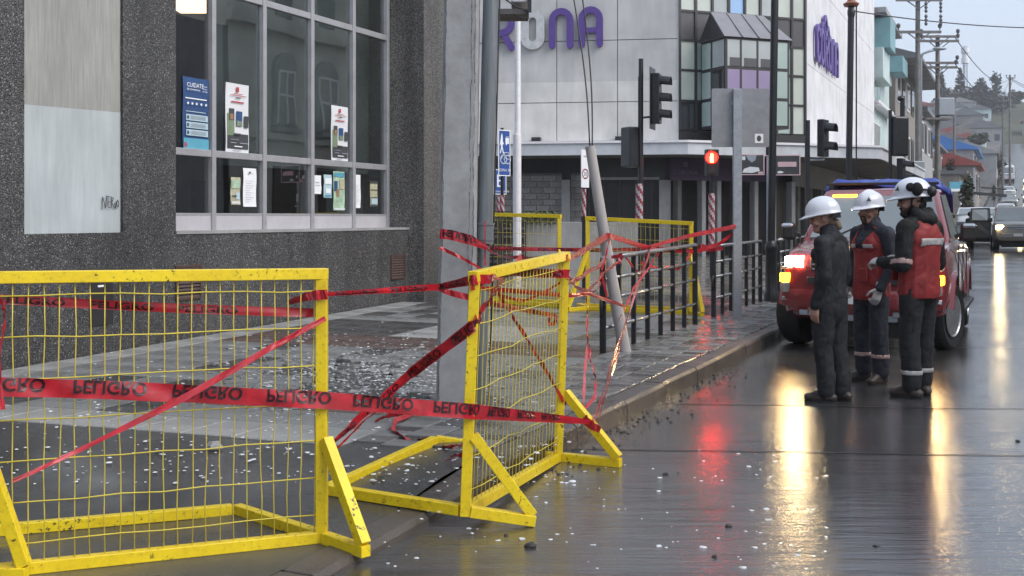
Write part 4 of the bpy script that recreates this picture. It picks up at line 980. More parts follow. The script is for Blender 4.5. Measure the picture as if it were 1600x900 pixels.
stroke(tb, ARC(0, 0, .08, 0, 2 * pi * 11 / 12, 12), .011, at(.42, .36, 1), ux, Vector((0, 0, 1)), Vector((0, 0, 0)), 0, 0, True)
stroke(tb, ARC(0, 0, .08, 0, 2 * pi * 11 / 12, 12), .011, at(.74, .36, 1), ux, Vector((0, 0, 1)), Vector((0, 0, 0)), 0, 0, True)
stroke(tb, [(-.1, 0), (-.03, .12), (.08, .12), (.13, 0), (0.02, 0), (-.03, .12)], .009, at(.56, .37, 1), ux, Vector((0, 0, 1)), Vector((0, 0, 0)), 0, 0)
tb.v = [v + Vector((sin(.75), -cos(.75), 0)) * .003 for v in tb.v]; tb.build('lettering', MT['white_print'], pl, fix=False)
Y = 23.0; es = thing('traffic_sign', 'small blue parking sign with a white letter E behind the taller blue sign', 'sign', on_pave(780, Y), group='blue signs')
rod(es, 'post', 779, 262, 436, Y + .05, .03, MT['black']); striped(es, 779, 305, 330, Y + .05, .045)
pl, at, ux, w, h = plate(es, 770.5, 791, 264.5, 304, Y, 'blue_sign', 'white_print', yaw=.5)
tb = MB(); put_text(tb, 'E', at(.5, .3, 2), ux, (0, 0, 1), h * .72); put_text(tb, 'ESTACIONAMIENTO', at(.5, .09, 2), ux, (0, 0, 1), h * .09); tb.build('lettering', MT['white_print'], pl, fix=False)
# 30 limit sign
Y = 19.5; ls = thing('speed_limit_sign', 'narrow white speed limit sign with a red ring and 30 beside the leaning pole', 'sign', on_pave(912, Y))
rod(ls, 'post', 912, 240, 455, Y + .05, .03, MT['black']); striped(ls, 912, 295, 338, Y + .05, .042)
pl, at, ux, w, h = plate(ls, 907.5, 920.5, 234, 293, Y, 'white_print', None, yaw=.85)
tb = MB(); rb9 = MB(); rr_ = w * .36
stroke(rb9, ARC(0, 0, rr_, 0, 2 * pi * 19 / 20, 20), w * .055, at(.5, .36, 1), ux, Vector((0, 0, 1)), Vector((0, 0, 0)), 0, 0, True); rb9.build('red_ring', MT['red_print'], pl, fix=False)
put_text(tb, '30', at(.5, .36, 1) - Vector((0, 0, rr_ * .42)), ux, (0, 0, 1), rr_ * 1.25); put_text(tb, 'MAX', at(.5, .8, 1), ux, (0, 0, 1), w * .2); tb.build('lettering', MT['dark_print'], pl, fix=False)
# traffic signals
MT['lamp_dark'] = mat('unlit_lens', (.03, .02, .02), .15, .2)
MT['lamp_red'] = mat('lit_red_lens', (1, .08, .03), .3, .05, emit=45, ecol=(1, .0016, .001))
MT['lamp_core'] = mat('lit_red_man', (1, .5, .1), .3, .05, emit=14, ecol=(1, .28, .04))
def signal_head(o, c, yaw, n=3, w=.30, hh=.34, back=True, nm='signal_head'):
    R = Matrix.Rotation(yaw, 3, 'Z'); H = hh * n; f = R @ Vector((0, -1, 0))
    hd = MB().box(c, (w, .16, H), R).build(nm, MT['black'], o, bev=.02)
    if back: MB().box(c - f * .085, (w + .26, .012, H + .24), R).build('backplate', MT['black'], hd, bev=.004)
    for k in range(n):
        z = Vector((0, 0, H / 2 - hh * (k + .5)))
        MB().tube([c + f * .08 + z, c + f * .095 + z], w * .36, 14).build('lens', MT['lamp_dark'], hd)
        v = MB(); rs = [[c + z + f * dd + R @ Vector((cos(a), 0, sin(a))) * w * .42 + Vector((0, 0, -dz)) for a in lin(-.3, pi + .3, 11)] for dd, dz in ((.08, 0), (.30, .03))]
        rs2 = [[p - (p - c - z - f * .15).normalized() * .012 for p in r] for r in rs]
        v.loft([rs[0], rs[1], rs2[1], rs2[0], rs[0]], closed=False); v.build('visor', MT['black'], hd, fix=False)
    return hd
Y = 23.5; b_ = on_pave(1001, Y); ts = thing('traffic_signal', 'black signal post with a three lens head and a striped foot', 'traffic light', b_, group='traffic lights')
rod(ts, 'pole', 1001, 120, 450, Y, .055, MT['black']); rod(ts, 'pole_top', 1001.5, 92, 120, Y, .05, MT['black']); striped(ts, 999, 287, 345, Y - .01, .075)
signal_head(ts, P(1026, 154, Y), 1.25); MB().beam(P(1003, 184, Y), P(1022, 182, Y), .05, .04).build('arm', MT['black'], ts)
MB().box(P(987, 230, Y + .1), (.32, .35, .82), .5).build('rear_head', MT['black'], ts, bev=.03)
Y = 24.5; b_ = on_pave(1112, Y); pd = thing('pedestrian_signal', 'pedestrian signal showing a glowing red man on a striped post', 'traffic light', b_, group='traffic lights')
rod(pd, 'pole', 1112, 256, 470, Y + .1, .045, MT['black']); striped(pd, 1112, 302, 388, Y + .09, .068)
hd = MB().box(P(1112, 254, Y), (.27, .2, .56), .12).build('signal_head', MT['black'], pd, bev=.02)
c = P(1112, 246, Y - .105); MB().tube([c, c - Vector((0, .012, 0))], .125, 20).build('red_lens', MT['lamp_red'], hd)
mn = MB(); mn.ell(c + Vector((0, -.014, .055)), (.025, .006, .028)); mn.ell(c + Vector((0, -.014, -.005)), (.036, .006, .05)); mn.ell(c + Vector((-.018, -.014, -.065)), (.016, .006, .045)); mn.ell(c + Vector((.018, -.014, -.065)), (.016, .006, .045))
mn.build('red_man', MT['lamp_core'], hd)
v = MB(); v.loft([[P(1112, 246, Y - dd) + Vector((cos(a), 0, sin(a))) * .14 for a in lin(-.2, pi + .2, 13)] for dd in (.09, .26)], closed=False); v.build('visor', MT['black'], hd, fix=False)
c = P(1112, 266, Y - .105); MB().tube([c, c - Vector((0, .012, 0))], .10, 18).build('unlit_lens', MT['lamp_dark'], hd)
Y = 26.0; b_ = on_pave(1262, Y); t3 = thing('traffic_signal', 'black signal post with a two lens head in front of the white store side wall', 'traffic light', b_, group='traffic lights')
rod(t3, 'pole', 1261.5, 188, 440, Y, .06, MT['black']); signal_head(t3, P(1286, 216, Y), .95, n=2, hh=.42, w=.34, back=False)
MB().beam(P(1262, 250, Y), P(1288, 249, Y), .04, .04).build('arm', MT['galv'], t3); MB().beam(P(1278, 215, Y + .1), P(1294, 216, Y + .1), .05, .05).build('arm', MT['galv'], t3)
Y = 29.0; b_ = on_pave(1391, Y); t4 = thing('traffic_signal', 'large black backed signal above the pickup roof with a smaller head under it', 'traffic light', b_, group='traffic lights')
rod(t4, 'pole', 1391, 172, 430, Y, .045, MT['black']); R = Matrix.Rotation(.25, 3, 'Z')
hd = MB().box(P(1406, 213, Y), (.42, .2, 1.0), R).build('signal_head', MT['black'], t4, bev=.05)
for k in range(2): MB().box(P(1403, 205 + 14 * k, Y - .12), (.10, .01, .02), R).build('latch', MT['galv'], hd)
MB().box(P(1404, 246, Y - .1), (.24, .05, .04), R).build('bright_clip', MT['white_metal'], t4)
signal_head(t4, P(1408, 268, Y), 1.0, n=2, hh=.33, w=.28, back=False)
rod(t4, 'upper_bracket', 1410, 150, 184, Y + .1, .06, MT['black']); MB().ell(P(1408, 154, Y + .1), (.10, .08, .08)).build('cap', MT['black'], t4, sm=True)
# grey back of a square sign on a galvanised post
b_ = GS(1152, 498); Y = b_.y; sg = thing('sign_back', 'blank grey back of a square sign on a galvanised post beside the railing', 'sign', b_)
MB().beam(b_ - Vector((0, 0, .03)), P(1152, 139, Y), .115, .06, up=(0, 1, 0)).build('post', MT['galv'], sg, bev=.006)
hw_ = .385; pc = P(1157, 184, Y + .045); q = [pc + Vector((x * hw_ + (.03 if False else 0), 0, z * hw_ * 1.02)) for x, z in [(cos(a) * .06 + sx * .94, sin(a) * .06 + sz * .94) for sx, sz, a0 in ((1, 1, 0), (-1, 1, pi / 2), (-1, -1, pi), (1, -1, 1.5 * pi)) for a in lin(a0, a0 + pi / 2, 4)]]
MT['sign_back'] = mat('dull_sheet_metal', (.26, .27, .29), .5, .12, 7, .3, dirt=(.33, .34, .36), dscale=9)
MB().prism(q, (0, .012, 0)).build('plate', MT['sign_back'], sg)
st = MB().box(P(1187, 216, Y) + Vector((0, .041, 0)), (.115, .004, .125)).build('sticker', MT['white_print'], sg); MB().ell(P(1187, 216, Y) + Vector((0, .038, 0)), (.03, .003, .04)).build('sticker_mark', MT['dark_print'], st)
for v in (160, 205): MB().box(P(1152, v, Y) + Vector((0, .033, 0)), (.16, .02, .05)).build('clamp', MT['galv'], sg)
# lamp posts
def lamp_post(label, u, v0, base, r, nm='lamp_post', cap=False):
    o = thing(nm, label, 'lamp post', base, group='tall black lamp posts'); Y = base.y
    MB().tube([base + Vector((0, 0, .9)), P(u, v0, Y)], r, 14).build('shaft', MT['black'], o, sm=40)
    MB().lathe([(r * 2.0, -.02), (r * 2.0, .10), (r * 1.55, .16), (r * 1.45, .8), (r * 1.7, .83), (r * 1.7, .89), (r * 1.05, .97)], base, 16).build('base', MT['black'], o, sm=40)
    if cap:
        MB().lathe([(.16, 0), (.19, .06), (.1, .12), (.05, .3)], P(u, v0 + 6, Y), 14).build('cap', MT['copper'], o, sm=40)
        MB().lathe([(.05, -.35), (.09, -.2), (.09, -.1), (.06, 0)], P(u, v0 + 6, Y), 14).build('collar', MT['black'], o, sm=40)
    return o
MT['copper'] = mat('brown_cap', (.24, .09, .05), .5, .2)
lamp_post('tall black lamp post beside the sign plates, its base on the pavement corner', 1211, -30, GS(1205, 470), .062)
lamp_post('tall black lamp post with a brown cap in front of the white store side wall', 1330, 4, on_pave(1325, 27.5), .075, cap=True)
rod(bpy.data.objects['lamp_post.001'], 'side_pipe', 1338, 4, 330, 27.6, .018, MT['black'])
# black plates with pale borders on a thin post
Y = 20.5; np_ = thing('street_plates', 'pair of black plates with pale pink borders on a thin grey post', 'sign', on_pave(1201, Y))
rod(np_, 'post', 1200, 232, 470, Y + .04, .028, MT['galv']); rod(np_, 'cap', 1200, 228, 242, Y + .04, .04, MT['black'])
MT['pink_print'] = mat('pale_pink_print', (.68, .47, .50), .5, .08)
pl, at, ux, w, h = plate(np_, 1145, 1194, 241, 273.5, Y, 'dark_print', 'pink_print', yaw=-.08)
blocks(pl, at, [('figure', 'grey_print', [(.42, .95), (.75, .95), (.72, .72), (.6, .6), (.48, .75)]), ('car_shape', 'white_print', [(.30, .12), (.36, .30), (.55, .40), (.82, .36), (.85, .2), (.62, .1)]), ('small_print', 'pink_print', Q(.80, .95, .06, .16)), ('mark', 'white_print', Q(.3, .4, .72, .9))])
pl, at, ux, w, h = plate(np_, 1199, 1250, 242, 274, Y, 'dark_print', 'pink_print', yaw=-.08)
blocks(pl, at, [('arrow_bar', 'pink_print', Q(.32, .88, .42, .66)), ('dot', 'white_print', Q(.10, .16, .25, .4)), ('oval', 'white_print', [(.3, .16), (.36, .22), (.46, .2), (.5, .14), (.42, .1), (.33, .1)])])
MB().box(P(1203, 303, Y), (.05, .03, .18)).build('tag', MT['white_metal'], np_); MB().box(P(1207, 319, Y), (.1, .02, .025)).build('tag', MT['white_metal'], np_)
# ------------------------------------------------------------------ red warning tape
def tape(label, pts, width=.085, text=None, m='tape', sag=0.0, wid=None, roll=None, flip=True, pitch=.44, tstart=.05, ink=True, nm='warning_tape', tscale=.72):
    """strip along a path; wid = width factor per point, roll = turn of the strip about its path per point"""
    pts = [Vector(p) for p in pts]; k = len(pts)
    wid = wid or [1.0] * k; roll = roll or [0.0] * k
    P_, W_, R_ = [], [], []; sub = 14
    for i in range(k - 1):
        p0, p1, p2, p3 = pts[max(i - 1, 0)], pts[i], pts[i + 1], pts[min(i + 2, k - 1)]
        L = (p2 - p1).length
        for j in range(sub):
            t = j / sub
            q = p1 + (p2 - p1) * t + ((p2 - p0) / 2 * (t - 2 * t * t + t ** 3) + (p3 - p1) / 2 * (t ** 3 - t * t) - (p2 - p1) * (t - 3 * t * t + 2 * t ** 3)) * .0
            q.z -= sag * L * sin(pi * t)
            P_.append(q); W_.append(wid[i] + (wid[i + 1] - wid[i]) * t); R_.append(roll[i] + (roll[i + 1] - roll[i]) * t)
    P_.append(pts[-1]); W_.append(wid[-1]); R_.append(roll[-1]); n = len(P_)
    D = [(P_[min(i + 1, n - 1)] - P_[max(i - 1, 0)]).normalized() for i in range(n)]
    A = []
    for i in range(n):
        z = Vector((0, 0, 1)); a = (z - D[i] * z.dot(D[i]))
        if a.length < .25: a = Vector((1, 0, 0)) - D[i] * D[i].x
        a = a.normalized(); A.append(Matrix.Rotation(R_[i], 3, D[i]) @ a)
    o = thing(nm, label, 'tape', pts[0]); mb = MB(); rows = 5; ph = random.uniform(0, 6)
    cr = lambda i, x: A[i] * (x * width * W_[i]) + D[i].cross(A[i]) * (.006 * sin(i * .55 + ph + x * 2) + .004 * sin(i * 1.3 + 4 * x) + .005 * noise.noise(Vector((i * .9, x * 3, ph))) + (1 - min(1, W_[i])) * .012 * cos(x * 9)) * min(1, W_[i])
    mb.add([P_[i] + cr(i, x) for i in range(n) for x in lin(-.5, .5, rows)], [(i * rows + r, i * rows + r + 1, (i + 1) * rows + r + 1, (i + 1) * rows + r) for i in range(n - 1) for r in range(rows - 1)])
    mb.build('strip', MT[m], o, sm=True, fix=False)
    if text:
        S_ = [0]
        for i in range(1, n): S_.append(S_[-1] + (P_[i] - P_[i - 1]).length)
        def at(x, y):
            i = 0
            while i < n - 2 and S_[i + 1] < x: i += 1
            f = (x - S_[i]) / max(1e-6, S_[i + 1] - S_[i]); y = max(-.5, min(.5, y))
            p = (P_[i] + cr(i, y)) * (1 - f) + (P_[i + 1] + cr(i + 1, y)) * f
            nn = A[i].cross(D[i]).normalized()
            if nn.y > 0: nn = -nn                   # printed on the side that faces the street
            return p + nn * .004
        s = tstart; tb = MB(); v, f = text_mb(text, 1.0, 0, 'LEFT', bold=.022); wx = max(q.x for q in v)
        sx = pitch * .74 / wx
        while s + pitch * .78 < S_[-1]:
            fwd = (D[0].x > 0)
            q = []
            for p in v:
                x = p.x * sx; y = (p.y / .72 - .5) * tscale * (-1 if flip else 1) + (.12 if flip else 0)
                q.append(at(s + (x if fwd else pitch * .74 - x), y))
            tb.add(q, f); s += pitch
        if tb.v: kind(tb.build('printed_lettering', MT['tape_ink'], o, fix=False), 'stuff')
    return o
Y1, Y2 = rb_.y, lb2.y; YR = rb2.y
T = 'PELIGRO'
tape('wide red tape lettered PELIGRO, crossing both near barriers from the left edge', [P(-90, 602, 4.50), P(160, 609, 4.78), P(500, 625, Y1 - .06), P(738, 643, Y2 - .07), P(880, 655, 6.75), P(928, 660, 6.93)], .076, T, wid=[1, 1, 1.0, .95, .6, .3], pitch=.40, tstart=.08)
tape('red tape run behind the wires along the upper part of the nearest barrier', [P(-25, 468, 4.78), P(10, 468, 4.80), P(490, 489, Y1 + .05)], .05, T, sag=.004, flip=False, pitch=.36, wid=[.9, .8, .8])
tape('red tape tied round the right post of the nearest barrier with a loose tail', [P(450, 473, Y1 + .1), P(478, 464, Y1 - .02), P(494, 461, Y1 - .05), P(512, 460, Y1 - .04)], .045, wid=[.5, .8, 1, 1])
tape('red tape stretched from the nearest barrier past the concrete pole to the second barrier', [P(511, 460, Y1 - .03), P(690, 448, Y1 + .6), P(740, 437, Y2 - .05), P(765, 436, Y2 + .06)], .05, T, flip=False, pitch=.36, wid=[.35, .7, .95, .9])
tape('thin red tape slanting down leftwards across the mesh of the nearest barrier', [P(508, 497, Y1 - .05), P(420, 545, 5.02), P(290, 620, 4.86), P(120, 705, 4.70), P(20, 752, 4.55)], .032, wid=[.7, .8, .9, .6, .5], roll=[0, .3, .2, .6, .4], sag=.004)
tape('broad red tape rising from the near brace to the top of the second barrier', [P(503, 708, Y1 - .04), P(560, 655, Y1 + .25), P(640, 585, Y1 + .55), P(738, 510, Y2 - .05), P(768, 462, Y2 + .1), P(815, 400, 6.4)], .058, T, wid=[.35, .7, .9, 1, .8, .7], flip=False, pitch=.34, roll=[.2, 0, .2, 0, .5, 0])
tape('second thin red tape slanting beside the one from the near brace', [P(520, 706, Y1 - .02), P(600, 630, Y1 + .4), P(655, 578, Y1 + .62), P(735, 505, Y2 - .04)], .04, wid=[.4, .6, .6, .6], roll=[.4, .8, .3, .2])
tape('red tape wound along the top rail of the second barrier', [P(735, 448, Y2 - .05), P(768, 434, Y2 + .12), P(830, 415, 6.6), P(888, 402, YR - .06)], .04, T, flip=False, pitch=.34, wid=[1, .9, .8, .9])
tape('broad red band tied across the second barrier just under its top rail', [P(752, 438, Y2 + .1), P(800, 426, 6.35), P(842, 427, 6.75), P(891, 428, YR - .06)], .052, T, flip=False, pitch=.36, wid=[.7, .7, 1, 1])
tape('black and red tape crossing the second barrier mesh downwards', [P(775, 452, 6.35), P(800, 492, 6.55), P(845, 565, 6.85), P(884, 632, 7.1)], .034, T, flip=False, pitch=.2, wid=[.8, .7, .7, .8])
tape('red tape sagging across the lower upper part of the second barrier mesh', [P(752, 480, Y2 + .12), P(765, 474, Y2 + .25), P(860, 492, 7.0)], .036, T, flip=False, pitch=.3, wid=[.6, .8, .7])
tape('torn red tape loop hanging on the right post inside the second barrier', [P(862, 490, 7.02), P(870, 495, 7.05), P(866, 506, 7.05), P(858, 507, 7.03), P(860, 494, 7.02)], .02)
tape('red tape from the second barrier top to the leaning pole', [P(889, 405, YR - .03), P(915, 390, 8.6), P(950, 368, 11.45)], .075, m='tape_pale', wid=[.5, .7, .9])
tape('red tape looped on the leaning pole and stretched to the grey sign post', [P(932, 377, 11.44), P(952, 368, 11.42), P(1010, 387, 12.9), P(1075, 369, 14.2), P(1157, 352, 15.5)], .09, m='tape_pale', wid=[.6, .6, .55, .6, .7], roll=[0, 0, .4, .2, 0])
tape('second red strand from the pole over the railing end to the sign post', [P(950, 369, 11.42), P(1035, 392, 13.3), P(1092, 392, 14.6), P(1124, 381, 15.3), P(1156, 357, 15.5)], .07, m='tape', wid=[.6, .5, .8, .7, .5])
tape('red tape dipping from the second barrier to the middle of the leaning pole', [P(889, 440, YR - .03), P(918, 424, 8.8), P(946, 404, 11.3)], .06, m='tape_pale', wid=[.6, .6, .8], sag=.01)
tape('red tape passing behind the second barrier to a knot before the leaning pole', [P(748, 450, 6.5), P(890, 462, 7.6), P(918, 458, 8.2), P(975, 478, 11.4)], .05, m='tape', wid=[.5, .6, .6, .6])
tape('pale stretched strand from the knot up to the ring on the leaning pole', [P(917, 458, 8.2), P(945, 425, 10), P(968, 408, 11.42)], .045, m='tape_pale', wid=[.7, .6, .7])
tape('red strand hanging straight down from the knot to the barrier foot', [P(917, 458, 8.2), P(918, 530, 7.9), P(913, 590, 7.5), P(911, 652, 7.05)], .038, m='tape_pale', wid=[.8, .5, .6, .5], roll=[0, .4, .9, .3])
tape('dark twisted red loop hanging beside the vertical strand', [P(919, 524, 7.9), P(922, 560, 7.8), P(931, 590, 7.6), P(930, 620, 7.4), P(905, 648, 7.1)], .03, wid=[.8, .7, .6, .8, .7], roll=[0, .9, .2, 1.2, .3])
tape('long pale red tape slanting from the railing down to the barrier foot', [P(1018, 384, 12.9), P(1000, 440, 11.2), P(965, 540, 8.9), P(926, 662, 6.95)], .05, m='tape_pale', wid=[.9, .5, .5, .8], roll=[.2, 0, .3, 0])
tape('second pale strand beside the long slanting one', [P(1012, 386, 12.9), P(975, 520, 9.2), P(934, 658, 6.97)], .03, m='tape_pale', wid=[.6, .6, .8], roll=[.3, .2, 0])
tape('red tape wrapped round the foot brace of the second barrier', [P(912, 652, 6.92), P(922, 664, 6.9), P(938, 672, 6.88)], .05, wid=[1, 1, .8])
pz = Yb - .14
tape('wide red tape lettered PELIGRO wrapped high round the concrete pole', [P(687, 365, pz - .01), P(705, 367, pz - .01), P(735, 375, pz - .01), P(762, 388, pz + .03)], .072, T, wid=[1, 1, 1, .4], pitch=.34, tstart=.02, flip=True)
tape('thin red strand slanting down the face of the concrete pole', [P(687, 387, pz), P(720, 402, pz), P(752, 420, pz + .05)], .026, wid=[1, .9, .6])
tape('red tape wrapped low round the concrete pole under the stretched one', [P(686, 452, pz), P(705, 458, pz), P(738, 466, pz)], .045, T, wid=[.6, 1, 1], pitch=.3, flip=False)
tape('thin pale strand hanging beside the pipe of the concrete pole', [P(758, 345, Yb - .1), P(758, 385, Yb - .1), P(758, 415, Yb - .1)], .02, m='tape_pale', wid=[.5, .5, .9])
tape('far red tape run level behind the leaning pole from fence to railing', [P(760, 388, 16.9), P(940, 391, 16.8), P(1060, 388, 16.6), P(1112, 385, 15.9)], .07, T, flip=False, wid=[.8, .8, .8, .8], pitch=.7)
tape('red tape hung in loops from the railing end to the lamp post', [P(1095, 384, 14.9), P(1105, 390, 15.2), P(1130, 388, 15.6)], .08, wid=[1, .8, .6])
gz = lambda u, v, dz=.006: GS(u, v) + Vector((0, 0, dz))
tape('scrap of red tape curled on the wet ground behind the near barriers', [gz(585, 663, .02), gz(610, 660, .05), gz(640, 655, .03), gz(618, 668, .05), gz(614, 680, .03), gz(645, 693, .01), gz(668, 688, .02)], .05, wid=[.5, .7, .8, .6, .6, .8, .4], roll=[.9, .4, .9, .5, .8, 1.2, .9], nm='tape_scrap')
tape('scrap of red tape on the ground beside the second barrier foot', [gz(695, 722), gz(712, 719, .03), gz(745, 716, .02)], .045, roll=[1.2, .8, 1.2], wid=[.4, 1, .6], nm='tape_scrap')
tape('thin scrap of red tape on the ground left of the second barrier post', [gz(692, 700), gz(708, 706, .03), gz(730, 697, .02)], .03, roll=[1.0, .6, 1.0], wid=[.6, .8, .6], nm='tape_scrap')
tape('red tape end tied to the left post of the nearest barrier', [P(2, 465, 4.62), P(8, 500, 4.6), P(-2, 560, 4.58), P(4, 640, 4.55)], .018, wid=[.8, .5, .6, .9])
for lab, pts, w_ in (
    ('thin red strand drooping from the barrier corner to the first railing post', [P(889, 432, YR - .03), P(912, 452, 8.4), P(940, 440, 11.2)], .03),
    ('thin red strand from the leaning pole down to the first railing post', [P(952, 375, 11.42), P(940, 425, 11.35), P(950, 470, 11.4)], .03),
    ('red strand wound low round the leaning pole under the knot tape', [P(955, 402, 11.42), P(972, 398, 11.43), P(966, 412, 11.42)], .05),
    ('thin red strand drooping between two bars of the first railing', [P(975, 398, 12.0), P(1003, 432, 12.5), P(1030, 395, 13.1)], .035),
    ('thin pale strand from the railing top to the leaning pole foot', [P(1030, 390, 13.1), P(990, 450, 12.0), P(968, 500, 11.4)], .028),
    ('red strand trailing from the railing end across its lower bars', [P(1088, 384, 14.5), P(1060, 420, 13.9), P(1000, 410, 12.6)], .04),
    ('thin red strand slung under the top rail of the second barrier', [P(760, 452, 6.2), P(820, 470, 6.7), P(878, 440, 7.1)], .022),
    ('thin red strand slanting from pole tape down to the second barrier top', [P(762, 390, Yb - .1), P(800, 402, 7.6), P(884, 398, 7.15)], .03)):
    tape(lab, pts, w_, m=random.choice(['tape', 'tape_pale']), wid=[.6, .9, .7], roll=[0, random.uniform(.2, 1), .2], sag=.02)
# ------------------------------------------------------------------ vehicles
MT['red_paint'] = mat('red_car_paint', (.21, .018, .022), .25, .08, 2, coat=1.0, dirt=(.16, .06, .05), dscale=5, damt=.35)
MT['silver_paint'] = mat('champagne_car_paint', (.20, .185, .165), .3, .08, 2, coat=.8)
MT['white_paint'] = mat('white_car_paint', (.62, .64, .66), .3, .06, 2, coat=.8)
MT['chrome'] = mat('chrome', (.62, .62, .64), .12, .1, 5, 1.0)
MT['trim'] = mat('black_trim', (.022, .022, .024), .5, .2, 8)
MT['rim'] = mat('alloy', (.42, .42, .43), .3, .15, 8, .7)
MT['headlight'] = mat('lit_headlight', (1, .9, .7), .2, .02, emit=62, ecol=(1, .74, .36))
MT['dimlight'] = mat('dim_lamp', (1, .9, .7), .2, .02, emit=30, ecol=(1, .86, .6))
MT['amber'] = mat('lit_amber_indicator', (1, .45, .02), .2, .02, emit=9, ecol=(1, .36, .01))
MT['lens'] = mat('clear_lamp_lens', (.32, .33, .34), .08, .3, 9, .4)
MT['plate'] = mat('number_plate', (.68, .68, .66), .4, .05)
MT['tarp'] = mat('blue_tarpaulin', (.045, .075, .34), .5, .25, 5, bmp=.2, bscale=14)
MT['tail'] = mat('tail_lamp', (.35, .03, .03), .2, .1)
MT['windscreen'] = mat('reflective_windscreen', (.20, .23, .24), .06, .12, 1.5, spec=.9, coat=.4)
def car_tree(name, label, cat, loc, rz, paint, stn, cab, wb, tr, wr, ww, detail=True, group=None, lights='headlight', glass='car_glass', wscreen='windscreen'):
    """stn: (x, half width, z bottom, z top) from nose to tail; cab: (x0, x1, x2, x3, zbelt, zroof, wbelt, wroof);
       local x = forward with 0 at the front axle, y = left"""
    o = thing(name, label, cat, loc, rz, group); rings = []
    for (x, w, zb, zt) in stn:
        h = zt - zb
        half = [(0, zb), (w * .78, zb), (w * .95, zb + .10 * h), (w, zb + .34 * h), (w * .995, zb + .60 * h), (w * .97, zb + .82 * h), (w * .91, zt - .05 * h), (w * .80, zt), (w * .4, zt + .018), (0, zt + .024)]
        rings.append([Vector((x, y, z)) for y, z in half] + [Vector((x, -y, z)) for y, z in half[-2:0:-1]])
    body = MB().loft(rings).build('body', paint, o, world=False, sm=38)
    cut = []
    for x in (0, -wb):
        c = MB().tube([(x, -2, wr + .01), (x, 2, wr + .01)], wr * 1.17, 24).build('cut', None, None, world=False)
        c.location = o.location; c.rotation_euler = o.rotation_euler; cut.append(c)
        b = body.modifiers.new('arch', 'BOOLEAN'); b.operation = 'DIFFERENCE'; b.object = c; b.solver = 'EXACT'
    bpy.context.view_layer.update()
    me = evaluated(body); body.modifiers.clear(); body.data = me
    for c in cut: bpy.data.objects.remove(c)
    me.polygons.foreach_set('use_smooth', [True] * len(me.polygons)); me.set_sharp_from_angle(angle=radians(38))
    for x in (0, -wb): MB().box((x, 0, wr + .12), (wr * 2.2, 2 * (tr - ww * .75), wr * 1.9)).build('wheel_well', MT['trim'], o, world=False)
    # glasshouse
    x0, x1, x2, x3, zb, zr, wbt, wrf = cab
    def ring(x, w, z): return [Vector((x, w, z)), Vector((x, -w, z))]
    cm = MB(); q = [Vector(p) for p in ((x0, wbt * .96, zb), (x0, -wbt * .96, zb), (x1, -wrf * .97, zr - .02), (x1, wrf * .97, zr - .02), (x2, -wrf * .96, zr - .01), (x2, wrf * .96, zr - .01), (x3, -wbt * .95, zb), (x3, wbt * .95, zb))]
    xm = (x1 + x2) / 2; q += [Vector((xm, -wrf, zr + .01)), Vector((xm, wrf, zr + .01)), Vector(((x0 + x3) / 2, -wbt, zb)), Vector(((x0 + x3) / 2, wbt, zb)), Vector((xm, 0, zr + .035)), Vector((x1, 0, zr - .02)), Vector((x2, 0, zr - .01)), Vector((x0, 0, zb)), Vector((x3, 0, zb))]
    cm.add(q, [(0, 15, 13, 3), (15, 1, 2, 13), (3, 13, 12, 9), (13, 2, 8, 12), (9, 12, 14, 5), (12, 8, 4, 14), (5, 14, 16, 7), (14, 4, 6, 16), (1, 10, 8, 2), (10, 6, 4, 8), (0, 3, 9, 11), (11, 9, 5, 7)])
    cb = cm.build('cabin', paint, o, world=False, bev=.035, sm=45)
    def pane(nm, a, b, c, d, off, m, ins=(.06, .06, .07, .07)):
        a, b, c, d = [Vector(p) for p in (a, b, c, d)]             # a,b bottom; c,d top (c over b)
        f = lambda u, v: (a * (1 - u) + b * u) * (1 - v) + (d * (1 - u) + c * u) * v
        n = (b - a).cross(d - a).normalized() * off
        if n.dot(f(.5, .5) - Vector(((x0 + x3) / 2, 0, zb))) < 0: n = -n
        l, r, bo, t = ins; vs = [f(u, v) + n for u, v in ((l, bo), (1 - r, bo), (1 - r, 1 - t), (l, 1 - t))]
        MB().prism(vs, -n * .6).build(nm, MT[m], o, world=False, bev=0)
    pane('windscreen', q[0], q[1], q[2], q[3], .018, wscreen, (.05, .05, .04, .13))
    pane('rear_window', q[6], q[7], q[5], q[4], .018, glass, (.1, .1, .1, .1))
    for s_, i in ((1, (0, 11, 9, 3)), (-1, (1, 10, 8, 2))):
        pane('side_window', q[i[0]], q[i[1]], q[i[2]], q[i[3]], .012, glass, (.13, .03, .06, .12))
    for s_, i in ((1, (11, 7, 5, 9)), (-1, (10, 6, 4, 8))): pane('side_window', q[i[0]], q[i[1]], q[i[2]], q[i[3]], .012, glass, (.03, .14, .06, .12))
    # wheels
    wm = None
